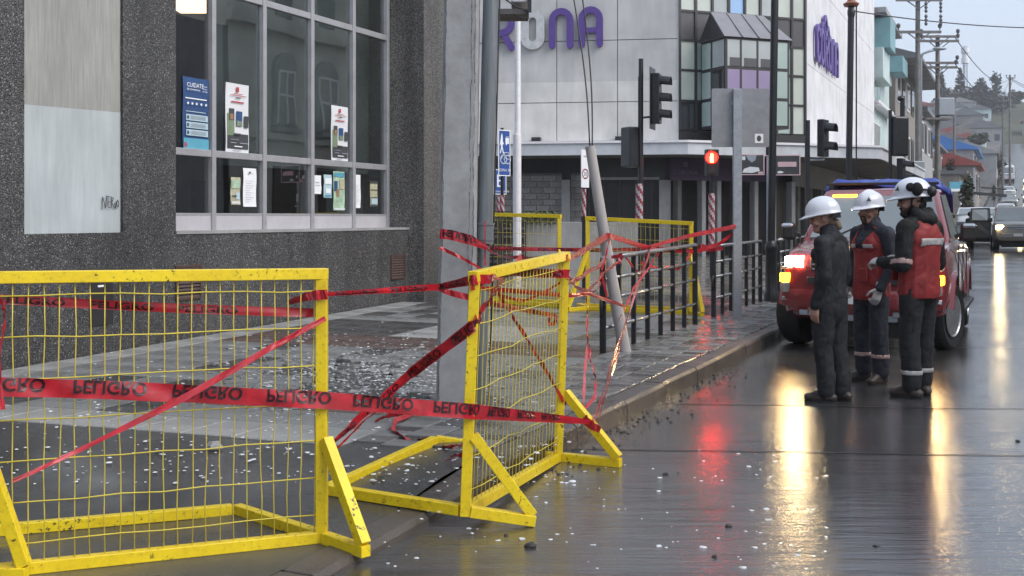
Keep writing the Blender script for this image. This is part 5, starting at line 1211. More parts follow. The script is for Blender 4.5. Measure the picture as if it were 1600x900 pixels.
    for x in (0, -wb):
        for s_ in (1, -1):
            if wm is None:
                wm = []
                t = MB().lathe([(wr * .60, -ww / 2 + .03), (wr * .74, -ww / 2 + .01), (wr * .9, -ww / 2), (wr * .975, -ww / 2 + .03), (wr, -ww / 2 + .07), (wr, ww / 2 - .07), (wr * .975, ww / 2 - .03), (wr * .9, ww / 2), (wr * .74, ww / 2 - .01), (wr * .60, ww / 2 - .03)], n=28, ax='Y')
                tm = t.mesh('tyre'); tm.materials.append(MT['rubber']); tm.polygons.foreach_set('use_smooth', [True] * len(tm.polygons)); tm.set_sharp_from_angle(angle=radians(40)); wm.append(tm)
                r = MB(); r.lathe([(wr * .60, ww / 2 - .015), (wr * .63, ww / 2 - .005), (wr * .60, ww / 2 - .0), (wr * .55, ww / 2 - .03), (wr * .53, ww / 2 - .10)], n=28, ax='Y')
                r.lathe([(wr * .15, ww / 2 - .06), (wr * .15, ww / 2 - .02), (.03, ww / 2 - .01)], n=16, ax='Y')
                for k in range(6):
                    a = 2 * pi * k / 6; d = Vector((cos(a), 0, sin(a)))
                    r.beam(d * wr * .12 + Vector((0, ww / 2 - .04, 0)), d * wr * .57 + Vector((0, ww / 2 - .03, 0)), wr * .17, .03, up=(0, 1, 0))
                rm = r.mesh('rim'); rm.materials.append(MT['rim']); wm.append(rm)
            wh = bpy.data.objects.new('wheel', wm[0]); COL.objects.link(wh); wh.parent = o; wh.location = (x, s_ * tr, wr)
            st = -.28 if (x == 0 and name == 'red_pickup') else 0
            wh.rotation_euler = (0, random.uniform(0, 1), st + (0 if s_ > 0 else pi))
            inst('rim', wm[1], wh, (0, 0, 0))
    return o, q
def part(o, nm, m, mb, **k): return mb.build(nm, MT[m], o, world=False, **k)
# red pickup at the kerb
pk_dir = radians(24.2)
fx = G(1358, 545).y + .30
pk_c = Vector((((1243 + 1474) / 2 - 800) / F * fx, fx, 0))
rz_pk = -pi / 2 - pk_dir
stn = [(.90, .60, .50, .92), (.86, .76, .40, 1.02), (.74, .86, .36, 1.10), (.5, .91, .36, 1.15), (.1, .935, .42, 1.19), (-.45, .945, .45, 1.25), (-.8, .945, .45, 1.24), (-1.6, .94, .45, 1.22), (-2.3, .94, .45, 1.21), (-2.45, .94, .48, 1.19), (-3.4, .935, .5, 1.18), (-4.1, .92, .5, 1.17), (-4.2, .88, .55, 1.13)]
pk, q = car_tree('red_pickup', 'red double cab pickup parked at the kerb, headlights lit, under a blue tarpaulin', 'pickup', pk_c, rz_pk, MT['red_paint'], stn,
                 (-.45, -1.12, -2.15, -2.45, 1.22, 1.86, .89, .70), 3.05, .80, .385, .27)
front = MB()
for s_ in (1, -1):
    hl = MB(); hl.loft([[Vector((x, s_ * y, z)) for x, y, z in pts] for pts in (((.80, .60, .95), (.72, .81, .96), (.70, .82, 1.06), (.78, .61, 1.07)), ((.90, .61, .945), (.835, .82, .955), (.80, .83, 1.055), (.87, .62, 1.065)))])
    hl_ = part(pk, 'headlight', 'headlight', hl, bev=.01)
    part(hl_, 'lamp_surround', 'lens', MB().box((.78, s_ * .72, .935), (.12, .30, .03)), bev=.006)
    ind = part(pk, 'indicator', 'amber', MB().box((.825, s_ * .80, .825), (.07, .15, .10), -s_ * .35), bev=.012)
    part(pk, 'fog_lamp', 'lens', MB().box((.83, s_ * .79, .715), (.06, .13, .12), -s_ * .35), bev=.015)
    part(pk, 'bumper_bar', 'chrome', MB().beam((.90, s_ * .45, .63), (.80, s_ * .85, .585), .06, .05), bev=.01)
    part(pk, 'skid_corner', 'galv', MB().box((.86, s_ * .5, .44), (.08, .3, .06)), bev=.01)
    # mirrors
    mr = MB().box((-.62, s_ * 1.045, 1.33), (.11, .17, .22)); m_ = part(pk, 'mirror', 'trim', mr, bev=.04)
    part(m_, 'mirror_cap', 'chrome', MB().box((-.575, s_ * 1.06, 1.40), (.06, .15, .06)), bev=.025)
    part(m_, 'mirror_arm', 'trim', MB().beam((-.62, s_ * .9, 1.27), (-.62, s_ * 1.0, 1.31), .06, .05))
    for x in (-1.35,): part(pk, 'door_handle', 'chrome', MB().box((x, s_ * .955, 1.07), (.18, .03, .035)), bev=.008)
    part(pk, 'door_handle', 'chrome', MB().box((-2.2, s_ * .955, 1.07), (.16, .03, .035)), bev=.008)
    for x in (-.55, -1.5, -2.36): part(pk, 'door_seam', 'trim', MB().box((x, s_ * .946, .86), (.012, .012, .62)))
    part(pk, 'running_board', 'trim', MB().box((-1.5, s_ * .97, .42), (2.2, .12, .06)), bev=.02)
    fl_ = MB(); fl_.loft([[Vector((xc + cos(a) * r, s_ * y, .395 + sin(a) * r)) for r, y in ((.452, .90), (.505, .905), (.50, .955), (.455, .962))] for xc in (0,) for a in lin(.2, pi - .2, 15)]); part(pk, 'wheel_arch_flare', 'red_paint', fl_, sm=40)
    fl_ = MB(); fl_.loft([[Vector((-3.05 + cos(a) * r, s_ * y, .395 + sin(a) * r)) for r, y in ((.452, .90), (.505, .905), (.50, .955), (.455, .962))] for a in lin(.2, pi - .2, 15)]); part(pk, 'wheel_arch_flare', 'red_paint', fl_, sm=40)
gr = part(pk, 'grille', 'trim', MB().box((.885, 0, .98), (.05, 1.04, .15)), bev=.01)
for k in range(3): part(gr, 'grille_bar', 'chrome', MB().box((.915, 0, .93 + .05 * k), (.02, 1.0, .018)))
part(gr, 'badge', 'chrome', MB().tube([(.915, 0, .985), (.93, 0, .985)], .06, 16))
part(pk, 'bumper', 'red_paint', MB().loft([[Vector((x, y, z)) for x, z in ((bx - .1, .48), (bx, .50), (bx + .03, .60), (bx, .70), (bx - .1, .72))] for y, bx in ((-.86, .78), (-.7, .90), (-.3, .96), (.3, .96), (.7, .90), (.86, .78))]), sm=45)
part(pk, 'number_plate', 'plate', MB().box((1.0, .0, .62), (.012, .36, .13)))
part(pk, 'lower_intake', 'trim', MB().box((.955, 0, .80), (.03, 1.1, .08)), bev=.01)
part(pk, 'skid_plate', 'galv', MB().box((.84, 0, .40), (.06, .8, .09)), bev=.015)
for s_ in (1, -1): part(pk, 'wiper', 'trim', MB().beam((-.47, s_ * .35 - .1, 1.275), (-.72, s_ * .35 + .35, 1.50), .015, .015))
for x in (-1.25, -2.0):
    part(pk, 'roof_bar', 'trim', MB().box((x, 0, 1.93), (.05, 1.36, .035)), bev=.01)
    for s_ in (1, -1): part(pk, 'bar_foot', 'trim', MB().box((x, s_ * .62, 1.895), (.06, .05, .06)))
part(pk, 'amber_glow_strip', 'amber', MB().box((-1.02, -.42, 1.775), (.03, .30, .035)), bev=.008)  # glowing amber strip at the top of the windscreen
part(pk, 'aerial', 'trim', MB().tube([(-.5, -.8, 1.24), (-.62, -.85, 2.0)], .005, 6))
part(pk, 'bonnet_seam', 'trim', MB().box((.15, .73, 1.205), (1.15, .008, .01)))
# blue tarpaulin sheet tied over the roof bars
n_, m_ = 13, 11; tb = MB(); Rp = Matrix.Translation(pk_c) @ Matrix.Rotation(rz_pk, 4, 'Z'); rr = random.Random(3)
vs = []
for i in range(n_):
    for j in range(m_):
        x, y = -1.55 - 1.2 * i / (n_ - 1), -.76 + 1.52 * j / (m_ - 1)
        z = 1.975 + .03 * sin(i * 1.1 + j * .7) + rr.uniform(-.012, .012)
        if abs(y) > .68: z -= .14 if y > 0 else .10
        if i > n_ - 2: z -= .30
        if i == 0: z -= .05
        vs.append(Rp @ Vector((x, y, z)))
tb.add(vs, [(i * m_ + j, i * m_ + j + 1, (i + 1) * m_ + j + 1, (i + 1) * m_ + j) for i in range(n_ - 1) for j in range(m_ - 1)])
tp = tb.build('tarpaulin', MT['tarp'], None, sm=True); sl = tp.modifiers.new('thick', 'SOLIDIFY'); sl.thickness = .02
tag(tp, 'blue tarpaulin spread over the roof bars of the red pickup', 'tarpaulin')
# far vehicles
def grz(u, v0=0, t=None): pass
suv_stn = [(.86, .62, .52, .92), (.82, .78, .42, 1.04), (.66, .86, .38, 1.12), (.2, .91, .42, 1.16), (-.45, .92, .45, 1.22), (-1.5, .92, .45, 1.2), (-2.9, .92, .45, 1.2), (-3.5, .90, .48, 1.18), (-3.62, .84, .55, 1.05)]
car_stn = [(.80, .55, .34, .62), (.76, .72, .28, .74), (.5, .81, .24, .84), (.0, .84, .26, .90), (-.6, .85, .28, .97), (-1.6, .85, .28, .98), (-2.6, .84, .28, .98), (-3.2, .80, .3, .94), (-3.35, .70, .38, .82)]
def far_car(name, label, cat, u, v, paint, st, cabp, wb, tr, wr, ww, yaw=0.0, lit=False, away=False, group='vehicles down the street', both=True):
    Y = F * HC / (v - HZ) if v > HZ + 4 else None
    p = Vector(((u - 800) / F * Y, Y, 0)); p.z = Hs(toS(p)[1]); rz = -pi / 2 - ANG + yaw + (pi if away else 0)
    o, q = car_tree(name, label, cat, p, rz, MT[paint], st, cabp, wb, tr, wr, ww, group=group)
    xf = st[0][0]; zt = st[1][3]; w = st[2][1]
    for s_ in (1, -1):
        MB().box((xf - .06, s_ * w * .76, zt - .10), (.12, w * .36, .14), -s_ * .2).build('headlight', MT['headlight' if lit and (both or s_ > 0) else 'lens'], o, world=False, bev=.02)
        MB().box((st[-1][0] + .02, s_ * w * .78, zt - .08), (.1, .16, .18)).build('tail_light', MT['tail'], o, world=False, bev=.02)
        MB().box((cabp[0] - .2, s_ * (w + .12), zt + .2), (.1, .18, .16)).build('mirror', MT['trim'], o, world=False, bev=.03)
    g = MB().box((xf - .0, 0, zt - .1), (.05, w * .95, .13)).build('grille', MT['trim'], o, world=False, bev=.01)
    for k in range(2): MB().box((xf + .03, 0, zt - .13 + .06 * k), (.015, w * .9, .016)).build('grille_bar', MT['chrome'], g, world=False)
    MB().box((xf + .0, 0, st[0][2] + .10), (.06, w * 1.5, .2)).build('bumper', MT[paint], o, world=False, bev=.03)
    MB().box((xf + .045, 0, st[0][2] + .12), (.01, .34, .11)).build('number_plate', MT['plate'], o, world=False)
    return o
suv = far_car('parked_suv', 'champagne coloured four wheel drive with one bright headlight, its near door open', 'car', 1589, 398, 'silver_paint', suv_stn, (-.45, -.95, -3.1, -3.5, 1.2, 1.78, .86, .72), 2.7, .78, .37, .25, yaw=.05, lit=True)
MT['dark_door'] = mat('dark_door_trim', (.03, .03, .03), .5, .2, 4)  # trim of the open door, dark in itself
dr = MB().prism([(-.55, -.95, .5), (-.62, -1.75, .5), (-.62, -1.75, 1.2), (-.75, -1.72, 1.72), (-.95, -.98, 1.74), (-.55, -.95, 1.2)], (-.06, 0, 0)).build('open_door', MT['dark_door'], suv, world=False)
MB().prism([(-.60, -1.08, 1.22), (-.62, -1.68, 1.22), (-.74, -1.66, 1.66), (-.90, -1.08, 1.67)], (.05, 0, 0)).build('door_glass', MT['windscreen'], dr, world=False)
far_car('white_van', 'white van standing behind the pedestrian and the open car door', 'van', 1527, 391, 'white_paint', [(.8, .6, .4, .95), (.7, .85, .35, 1.1), (.3, .93, .35, 1.25), (-.3, .95, .35, 1.4), (-3.6, .95, .4, 1.4), (-3.7, .9, .45, 1.3)], (-.1, -.9, -3.4, -3.6, 1.38, 1.72, .93, .84), 2.9, .8, .33, .22, yaw=.03)
far_car('white_car', 'white hatchback coming down the hill in the near lane', 'car', 1552, 356, 'white_paint', car_stn, (-.55, -1.15, -2.4, -3.1, .96, 1.44, .78, .58), 2.5, .72, .31, .2)
bpy.data.objects['white_car'].location = S(-.4, 97, Hs(97))
c2 = far_car('blue_car', 'dark blue car half hidden behind the roof of the four wheel drive', 'car', 1592, 362, 'tarp', car_stn, (-.55, -1.15, -2.4, -3.1, .96, 1.44, .78, .58), 2.5, .72, .31, .2, lit=True); c2.location = S(1.2, 88, Hs(88))
c3 = far_car('grey_car', 'pale car farther up the hill in the near lane', 'car', 1560, 362, 'silver_paint', car_stn, (-.55, -1.15, -2.4, -3.1, .96, 1.44, .78, .58), 2.5, .72, .31, .2); c3.location = S(-.2, 132, Hs(132))
c4 = far_car('oncoming_car', 'oncoming car whose bright headlights glare on the hill road', 'car', 1590, 362, 'silver_paint', car_stn, (-.55, -1.15, -2.4, -3.1, .96, 1.44, .78, .58), 2.5, .72, .31, .2, lit=True); c4.location = S(2.1, 148, Hs(148))
c5 = far_car('white_truck', 'boxy white truck far up the hill road', 'truck', 1575, 362, 'white_paint', [(.8, .9, .5, 1.2), (.7, 1.1, .4, 1.3), (-.5, 1.15, .4, 1.5), (-4, 1.2, .5, 3.0), (-6, 1.2, .5, 3.0)], (-.0, -.1, -.9, -1.6, 1.4, 2.6, 1.1, 1.05), 3.8, .95, .42, .28); c5.location = S(-.6, 215, Hs(215))

for i, (t_, s_, lab) in enumerate(((2.4, 176, 'oncoming car with lit headlights, next behind the glaring one on the hill road'), (-.3, 166, 'pale car between the grey car and the white truck on the hill road'), (2.6, 205, 'farther oncoming car with lit headlights near the white truck'), (-.5, 255, 'last car visible near the top of the hill road'))):
    c_ = far_car('hill_car', lab, 'car', 1590, 362, ['silver_paint', 'white_paint', 'silver_paint', 'white_paint'][i], car_stn, (-.55, -1.15, -2.4, -3.1, .96, 1.44, .78, .58), 2.5, .72, .31, .2, lit=i in (0, 2)); c_.location = S(t_, s_, Hs(s_))
# ------------------------------------------------------------------ three people in helmets
def skin(name, col, var=.12): return mat(name, col, .5, var, 18, bmp=.06, bscale=160)
MT['skin'] = skin('skin', (.36, .20, .145)); MT['lip'] = skin('lips', (.28, .12, .10))
MT['hair'] = mat('dark_hair', (.030, .020, .016), .55, .4, 40, bmp=.4, bscale=120); MT['hair_fair'] = mat('light_brown_hair', (.16, .11, .07), .55, .4, 40, bmp=.4, bscale=120)
MT['navy_cloth'] = mat('dark_navy_cloth', (.014, .0145, .019), .8, .3, 14, bmp=.3, bscale=220)
MT['black_cloth'] = mat('black_cloth', (.010, .010, .0105), .85, .3, 14, bmp=.3, bscale=220)
MT['grey_cloth'] = mat('charcoal_cloth', (.018, .018, .020), .85, .25, 14, bmp=.3, bscale=220)
MT['blue_cloth'] = mat('slate_blue_cloth', (.022, .025, .037), .8, .25, 14, bmp=.3, bscale=220)
MT['vest_red'] = mat('red_vest_cloth', (.27, .024, .024), .7, .2, 8, bmp=.25, bscale=160, dirt=(.14, .03, .03), dscale=7, damt=.4)
MT['reflective'] = mat('reflective_band', (.46, .44, .43), .35, .15, 25)
MT['reflective_red'] = mat('reddish_reflective_band', (.45, .30, .28), .35, .15, 25)
MT['helmet'] = mat('white_helmet', (.72, .73, .78), .22, .05, 6, coat=.5)
MT['boot'] = mat('wet_brown_boot', (.045, .034, .028), .5, .35, 16, bmp=.25, bscale=60)
MT['glove'] = mat('pale_work_glove', (.50, .49, .48), .75, .15, 30, bmp=.4, bscale=120)
MT['eye'] = mat('eye', (.03, .02, .02), .1, .1)
def cap(mb, p, q, ra, rb, ratio=1.0, side=(0, 1, 0), n=12):
    """tapered capsule; along `side` the radius is ra/rb, across it is scaled by ratio"""
    p, q = Vector(p), Vector(q); d = (q - p); L = d.length
    d = d / L if L > 1e-6 else Vector((0, 0, 1))
    a = Vector(side); a = a - d * a.dot(d)
    if a.length < 1e-3: a = d.cross(Vector((1, 0, 0)))
    a.normalize(); b = d.cross(a); rings = []
    for t in (-80, -55, -30, -8): rings.append((p + d * (ra * sin(radians(t)) * min(1, ratio + .2)), ra * cos(radians(t))))
    rings += [(p + (q - p) * t, ra + (rb - ra) * t) for t in (.25, .5, .75)]
    for t in (8, 30, 55, 80): rings.append((q + d * (rb * sin(radians(t)) * min(1, ratio + .2)), rb * cos(radians(t))))
    mb.loft([[c + (a * cos(2 * pi * k / n) + b * sin(2 * pi * k / n) * ratio) * r for k in range(n)] for c, r in rings])
    return mb
def blob(name, mb, m, parent, vox=.012, smooth_it=3, fold=0.0, fscale=9.0, stretch=.45, trim=None, seed=0, hem=None):
    o = bpy.data.objects.new(name, mb.mesh(name)); COL.objects.link(o)
    r = o.modifiers.new('r', 'REMESH'); r.mode = 'VOXEL'; r.voxel_size = vox; r.adaptivity = 0
    s = o.modifiers.new('s', 'SMOOTH'); s.factor = .6; s.iterations = smooth_it
    me = evaluated(o); bpy.data.objects.remove(o)
    if fold:
        ns = [v.normal.copy() for v in me.vertices]
        for v, n in zip(me.vertices, ns):
            c = v.co; q = Vector((c.x * fscale, c.y * fscale, c.z * fscale / stretch * .5 + 7.3 * seed))
            k = noise.noise(q) + .6 * noise.noise(q * 2.3) - .9 * max(0, .22 - abs(noise.noise(Vector((q.x * 1.2, q.y * 1.2, q.z * 2.2 + (c.x + c.y) * 5)))) ) / .22; v.co = c + n * (fold * k)
    if trim is not None:
        bm = bmesh.new(); bm.from_mesh(me); bmesh.ops.delete(bm, geom=[f for f in bm.faces if not trim(f.calc_center_median())], context='FACES'); bm.to_mesh(me); bm.free()
    if hem is not None:
        bm = bmesh.new(); bm.from_mesh(me); bmesh.ops.bisect_plane(bm, geom=bm.verts[:] + bm.edges[:] + bm.faces[:], plane_co=(0, 0, hem), plane_no=(0, 0, 1), clear_inner=True); bm.to_mesh(me); bm.free()
    me.polygons.foreach_set('use_smooth', [True] * len(me.polygons)); me.materials.clear(); me.materials.append(MT[m])
    ob = bpy.data.objects.new(name, me); COL.objects.link(ob); ob.parent = parent; return ob
def band(name, src, m, parent, sel, off=.004):
    """strip of a garment lying on it: the faces picked by sel, moved out along their normals"""
    bm = bmesh.new(); bm.from_mesh(src.data)
    bmesh.ops.delete(bm, geom=[f for f in bm.faces if not sel(f.calc_center_median())], context='FACES')
    bm.normal_update()
    for v in bm.verts: v.co += v.normal * off
    me = bpy.data.meshes.new(name); bm.to_mesh(me); bm.free(); me.materials.append(MT[m])
    ob = bpy.data.objects.new(name, me); COL.objects.link(ob); ob.parent = parent
    s = ob.modifiers.new('t', 'SOLIDIFY'); s.thickness = .003; return ob
def hand(mb, wrist, d, up, k=1.0, curl=.5, thumb=1):
    """palm, four jointed fingers and a thumb; d = direction of the hand, up = back of the hand"""
    w, d, up = Vector(wrist), Vector(d).normalized(), Vector(up); up = (up - d * up.dot(d)).normalized(); s_ = d.cross(up)
    cap(mb, w, w + d * .085 * k, .034 * k, .042 * k, .38, s_)
    for i, (o, L) in enumerate(((-.031, .072), (-.0105, .082), (.0105, .076), (.031, .058))):
        p = w + d * .092 * k + s_ * o * k; c = curl * (1 + .12 * i)
        for j, (l, r) in enumerate(((.42, .0098), (.33, .009), (.25, .008))):
            a = c * (j + .6); dd = d * cos(a) - up * sin(a) + s_ * o * 1.2; dd.normalize()
            q = p + dd * L * l * k; cap(mb, p, q, r * k, r * .93 * k, n=8); p = q
    p = w + d * .025 * k - s_ * .034 * k * thumb; q = p + (d * .7 - s_ * .75 * thumb - up * .25).normalized() * .042 * k
    cap(mb, p, q, .0135 * k, .0115 * k, n=8); cap(mb, q, q + (d * .95 - s_ * .2 * thumb - up * .4).normalized() * .034 * k, .0112 * k, .0095 * k, n=8)
def helmet(o, c, tilt=0.0, yaw=0.0, k=1.0, muffs=False, parent_name='helmet'):
    R = Matrix.Rotation(yaw, 3, 'Z') @ Matrix.Rotation(tilt, 3, 'Y'); mb = MB(); n = 40; rings = []
    for i in range(11):
        a = pi / 2 * (1 - i / 10); rings.append([(.150 * cos(a), .122 * cos(a), .135 * sin(a) ** .85 if a > 0 else 0)] * n)
    prof = []
    for i, ring in enumerate(rings):
        prof.append([])
        for j in range(n):
            t = 2 * pi * j / n; x, y, z = ring[j][0] * cos(t), ring[j][1] * sin(t), ring[j][2]
            z += .012 * exp(-(y / .018) ** 2) * (1 if i > 0 else 1) * (z / .135) * (1 if abs(x) < .12 else .5)   # centre ridge
            prof[-1].append((x, y, z))
    brim = []
    for j in range(n):
        t = 2 * pi * j / n; f = max(0, cos(t)); e = .008 + .060 * f ** 1.6
        brim.append((.150 * cos(t) + e * cos(t), .122 * sin(t) + (.008 + .012 * f) * sin(t), -.012 - .018 * f ** 2))
    under = [(x * .965, y * .955, z - .007) for x, y, z in brim]; inner = [(.143 * cos(2 * pi * j / n), .115 * sin(2 * pi * j / n), -.004) for j in range(n)]
    T = lambda p: Vector(c) + R @ (Vector(p) * k)
    mb.loft([[T(p) for p in r] for r in prof + [brim, under, inner]])
    h = mb.build('helmet', MT['helmet'], o, world=False, sm=50)
    b = MB(); b.loft([[T((cos(t) * .146, sin(t) * .117, z)) for t in lin(0, 2 * pi, 33)[:-1]] for z in (-.045, -.008)], True)
    bb = MB(); bb.loft([[T((cos(t) * .1 - .045, sin(t) * .104, z)) for t in lin(pi * .6, pi * 1.4, 15)] for z in (-.06, -.012)], False); bb.build('harness_band', MT['black_cloth'], h, world=False, fix=False)
    if muffs:
        for s_ in (1, -1):
            MB().ell(T((-.03, s_ * .130, .045)), (.045 * k, .032 * k, .055 * k), R).build('ear_muff', MT['black_cloth'], h, world=False, sm=True)
            MB().beam(T((-.02, s_ * .128, .05)), T((-.125, s_ * .10, .03)), .018, .014).build('muff_arm', MT['black_cloth'], h, world=False)
        MB().ell(T((.02, .128, .065)), (.035 * k, .022 * k, .035 * k), R).build('muff_hinge', MT['black_cloth'], h, world=False, sm=True)
        MB().ell(T((-.14, .06, .02)), (.04 * k, .05 * k, .045 * k), R).build('muff_pad', MT['trim'], h, world=False, sm=True)
    return h, T
def person(label, base, rz, H, pose):
    k = H / 1.80; o = thing('person', label, 'person', base, rz)
    V = lambda x, y, z: Vector((x, y, z)) * k
    B = pose.get('bulk', 1.12)
    hip, sh = pose.get('hip', .92), 1.425
    L = pose['legs']                            # [(hip, knee, ankle, toe direction), ...]
    A = pose['arms']                            # [(shoulder, elbow, wrist, hand dir, back-of-hand, gloved)]
    hx, hy = pose.get('head', (.03, 0)); hyaw, htilt = pose.get('turn', 0), pose.get('nod', 0)
    hc = V(hx, hy, 1.615); RH = Matrix.Rotation(hyaw, 3, 'Z') @ Matrix.Rotation(htilt, 3, 'Y')
    hd = lambda x, y, z: hc + RH @ (Vector((x, y, z)) * k)
    b = MB()
    b.ell(hd(-.01, 0, .02), (.098 * k, .078 * k, .112 * k), RH); cap(b, hd(.02, 0, -.04), hd(.045, 0, -.085), .062 * k, .042 * k, 1.0)
    cap(b, hd(.07, 0, -.01), hd(.075, 0, .03), .035 * k, .03 * k, 1.3, (0, 1, 0))
    cap(b, hd(.088, 0, .015), hd(.108, 0, -.022), .010 * k, .016 * k); cap(b, hd(.085, .012, -.058), hd(.085, -.012, -.058), .012 * k, .012 * k)
    cap(b, hd(.078, 0, -.095), hd(.07, 0, -.1), .02 * k, .02 * k)
    for s_ in (1, -1): cap(b, hd(-.012, s_ * .079, .012), hd(-.008, s_ * .078, -.028), .018 * k, .011 * k, .5, RH @ Vector((1, 0, 0)))
    for s_ in (1, -1): cap(b, hd(.066, s_ * .048, -.025), hd(.055, s_ * .052, -.04), .024 * k, .02 * k)
    cap(b, V(-.02, 0, 1.40), hd(-.02, 0, -.06), .062 * k, .058 * k)
    cap(b, V(0, 0, 1.0), V(-.01, 0, 1.33), .13 * k, .15 * k, .62); cap(b, V(0, .15, 1.40), V(0, -.15, 1.40), .05 * k, .05 * k)
    for h_, kn, an, td in L: cap(b, V(*h_), V(*kn), .07 * k, .05 * k); cap(b, V(*kn), V(*an), .048 * k, .036 * k)
    for s0, e0, w0, d0, u0, gl in A:
        cap(b, V(*s0), V(*e0), .042 * k, .034 * k); cap(b, V(*e0), V(*w0), .034 * k, .025 * k); hand(b, V(*w0), d0, u0, k * 1.02, pose.get('curl', .5), pose.get('thumb', 1))
    blob('body', b, 'skin', o, .0075 * k, 2)
    for s_ in (1, -1): MB().ell(hd(.086, s_ * .031, .012), (.008 * k, .014 * k, .007 * k), RH).build('eye', MT['eye'], o, world=False, sm=True); MB().beam(hd(.093, s_ * .018, .034), hd(.086, s_ * .046, .033), .008 * k, .007 * k).build('eyebrow', MT['hair'], o, world=False)
    # hair under the helmet
    hm = MB(); cap(hm, hd(-.045, 0, .0), hd(-.055, 0, -.03), .074 * k, .060 * k)
    for s_ in (1, -1): cap(hm, hd(-.005, s_ * .072, .03), hd(.0, s_ * .074, .0), .018 * k, .010 * k)
    if pose.get('bun'): cap(hm, hd(-.115, 0, -.045), hd(-.13, .01, -.09), .035 * k, .028 * k)
    blob('hair', hm, pose.get('hair', 'hair'), o, .009 * k, 2, .003, 30)
    if pose.get('beard'):
        bm_ = MB(); cap(bm_, hd(.078, 0, -.096), hd(.062, 0, -.112), .026 * k, .026 * k)
        if pose['beard'] == 'full':
            for s_ in (1, -1): cap(bm_, hd(.072, s_ * .03, -.09), hd(.0, s_ * .068, -.035), .02 * k, .012 * k)
        cap(bm_, hd(.096, .022, -.05), hd(.096, -.022, -.05), .009 * k, .009 * k); cap(bm_, hd(.09, .027, -.055), hd(.082, .024, -.085), .009 * k, .010 * k); cap(bm_, hd(.09, -.027, -.055), hd(.082, -.024, -.085), .009 * k, .010 * k)
        blob('beard', bm_, 'hair', o, .006 * k, 1)
    # trousers
    t = MB(); cap(t, V(0, .05, hip + .02), V(0, -.05, hip + .02), .115 * k * B, .115 * k * B, 1.05, (0, 0, 1)); cap(t, V(0, 0, hip), V(0, 0, hip + .14), .165 * k * B, .155 * k * B, .72)
    for h_, kn, an, td in L:
        cap(t, V(*h_), V(*kn), .098 * k * B, .078 * k * B); cap(t, V(*kn), V(*an) + V(-.005, 0, .02), .078 * k * B, .072 * k * B); cap(t, V(*an) + V(-.005, 0, .14), V(*an) + V(0, 0, .0), .074 * k * B, pose.get('cuff', .078) * k)
    tr_ = blob('trousers', t, pose['trousers'], o, .0115 * k, 3, .0065, 9, .8, seed=1)
    # boots
    bt = MB()
    for h_, kn, an, td in L:
        a = V(*an); d = Vector((td[0], td[1], 0)).normalized(); z = Vector((a.x, a.y, 0))
        cap(bt, z + d * -.06 * k + Vector((0, 0, .045 * k)), z + d * .15 * k + Vector((0, 0, .040 * k)), .045 * k, .046 * k, .82, d.cross(Vector((0, 0, 1)))); cap(bt, z - d * .02 * k + Vector((0, 0, .06 * k)), z - d * .01 * k + Vector((0, 0, .20 * k)), .056 * k, .058 * k); cap(bt, z + d * .03 * k + Vector((0, 0, .08 * k)), z + d * .1 * k + Vector((0, 0, .055 * k)), .045 * k, .04 * k)
    bo = blob('boots', bt, 'boot', o, .0085 * k, 2, .003, 22, trim=None)
    sl = MB()
    for h_, kn, an, td in L:
        a = V(*an); d = Vector((td[0], td[1], 0)).normalized(); s_ = Vector((-d.y, d.x, 0)); z = Vector((a.x, a.y, 0)); out = []
        for j in range(20):
            q = 2 * pi * j / 20; out.append(z + d * (.045 + .145 * cos(q)) * k + s_ * (.041 + .005 * cos(q)) * sin(q) * k)
        sl.prism([p + Vector((0, 0, .001)) for p in out], (0, 0, .026 * k))
    sl.build('sole', MT['rubber'], bo, world=False)
    # jacket
    j = MB(); cap(j, V(-.01, 0, 1.30), V(-.005, 0, 1.02), .178 * k * B, .160 * k * B, .68); cap(j, V(0, 0, 1.06), V(0, 0, pose.get('hem', .86)), .160 * k * B, .172 * k * B, .72)
    cap(j, V(-.015, .13, 1.405), V(-.015, -.13, 1.405), .073 * k * B, .073 * k * B); cap(j, V(-.02, .07, 1.44), V(-.02, -.07, 1.44), .07 * k * B, .07 * k * B); cap(j, V(.05, .07, 1.3), V(.05, -.07, 1.3), .085 * k * B, .085 * k * B)
    for s0, e0, w0, d0, u0, gl in A:
        cap(j, V(*s0), V(*e0), .070 * k * B, .058 * k * B); cap(j, V(*e0), V(*w0) , .058 * k * B, .044 * k * B)
        wv = (V(*w0) - V(*e0)).normalized(); cap(j, V(*w0) - wv * .03 * k * B, V(*w0) + wv * .0 * k, .045 * k * B, .046 * k * B)
    cap(j, V(-.02, 0, 1.44), hd(-.03, 0, -.105), .082 * k * B, .074 * k * B)
    if pose.get('hood'):
        for y in (-.07, 0, .07): cap(j, V(-.10 + abs(y) * .5, y, 1.47), V(-.03, y * 1.3, 1.53), .052 * k * B, .042 * k * B)
    ja = blob('jacket', j, pose['jacket'], o, .011 * k, 3, .0055, 10, .9, seed=2)
    if pose.get('vest'):
        v = MB(); cap(v, V(-.01, 0, 1.30), V(-.005, 0, 1.02), .192 * k * B, .176 * k * B, .71); cap(v, V(0, 0, 1.06), V(0, 0, pose.get('hem', .86) - .01), .176 * k * B, .190 * k * B, .74)
        cap(v, V(-.018, .085, 1.412), V(-.018, -.085, 1.412), .080 * k * B, .080 * k * B); cap(v, V(.05, .07, 1.3), V(.05, -.07, 1.3), .092 * k * B, .092 * k * B); cap(v, V(-.04, .09, 1.3), V(-.04, -.09, 1.3), .10 * k * B, .10 * k * B)
        zlo = pose.get('hem', .86) - .075
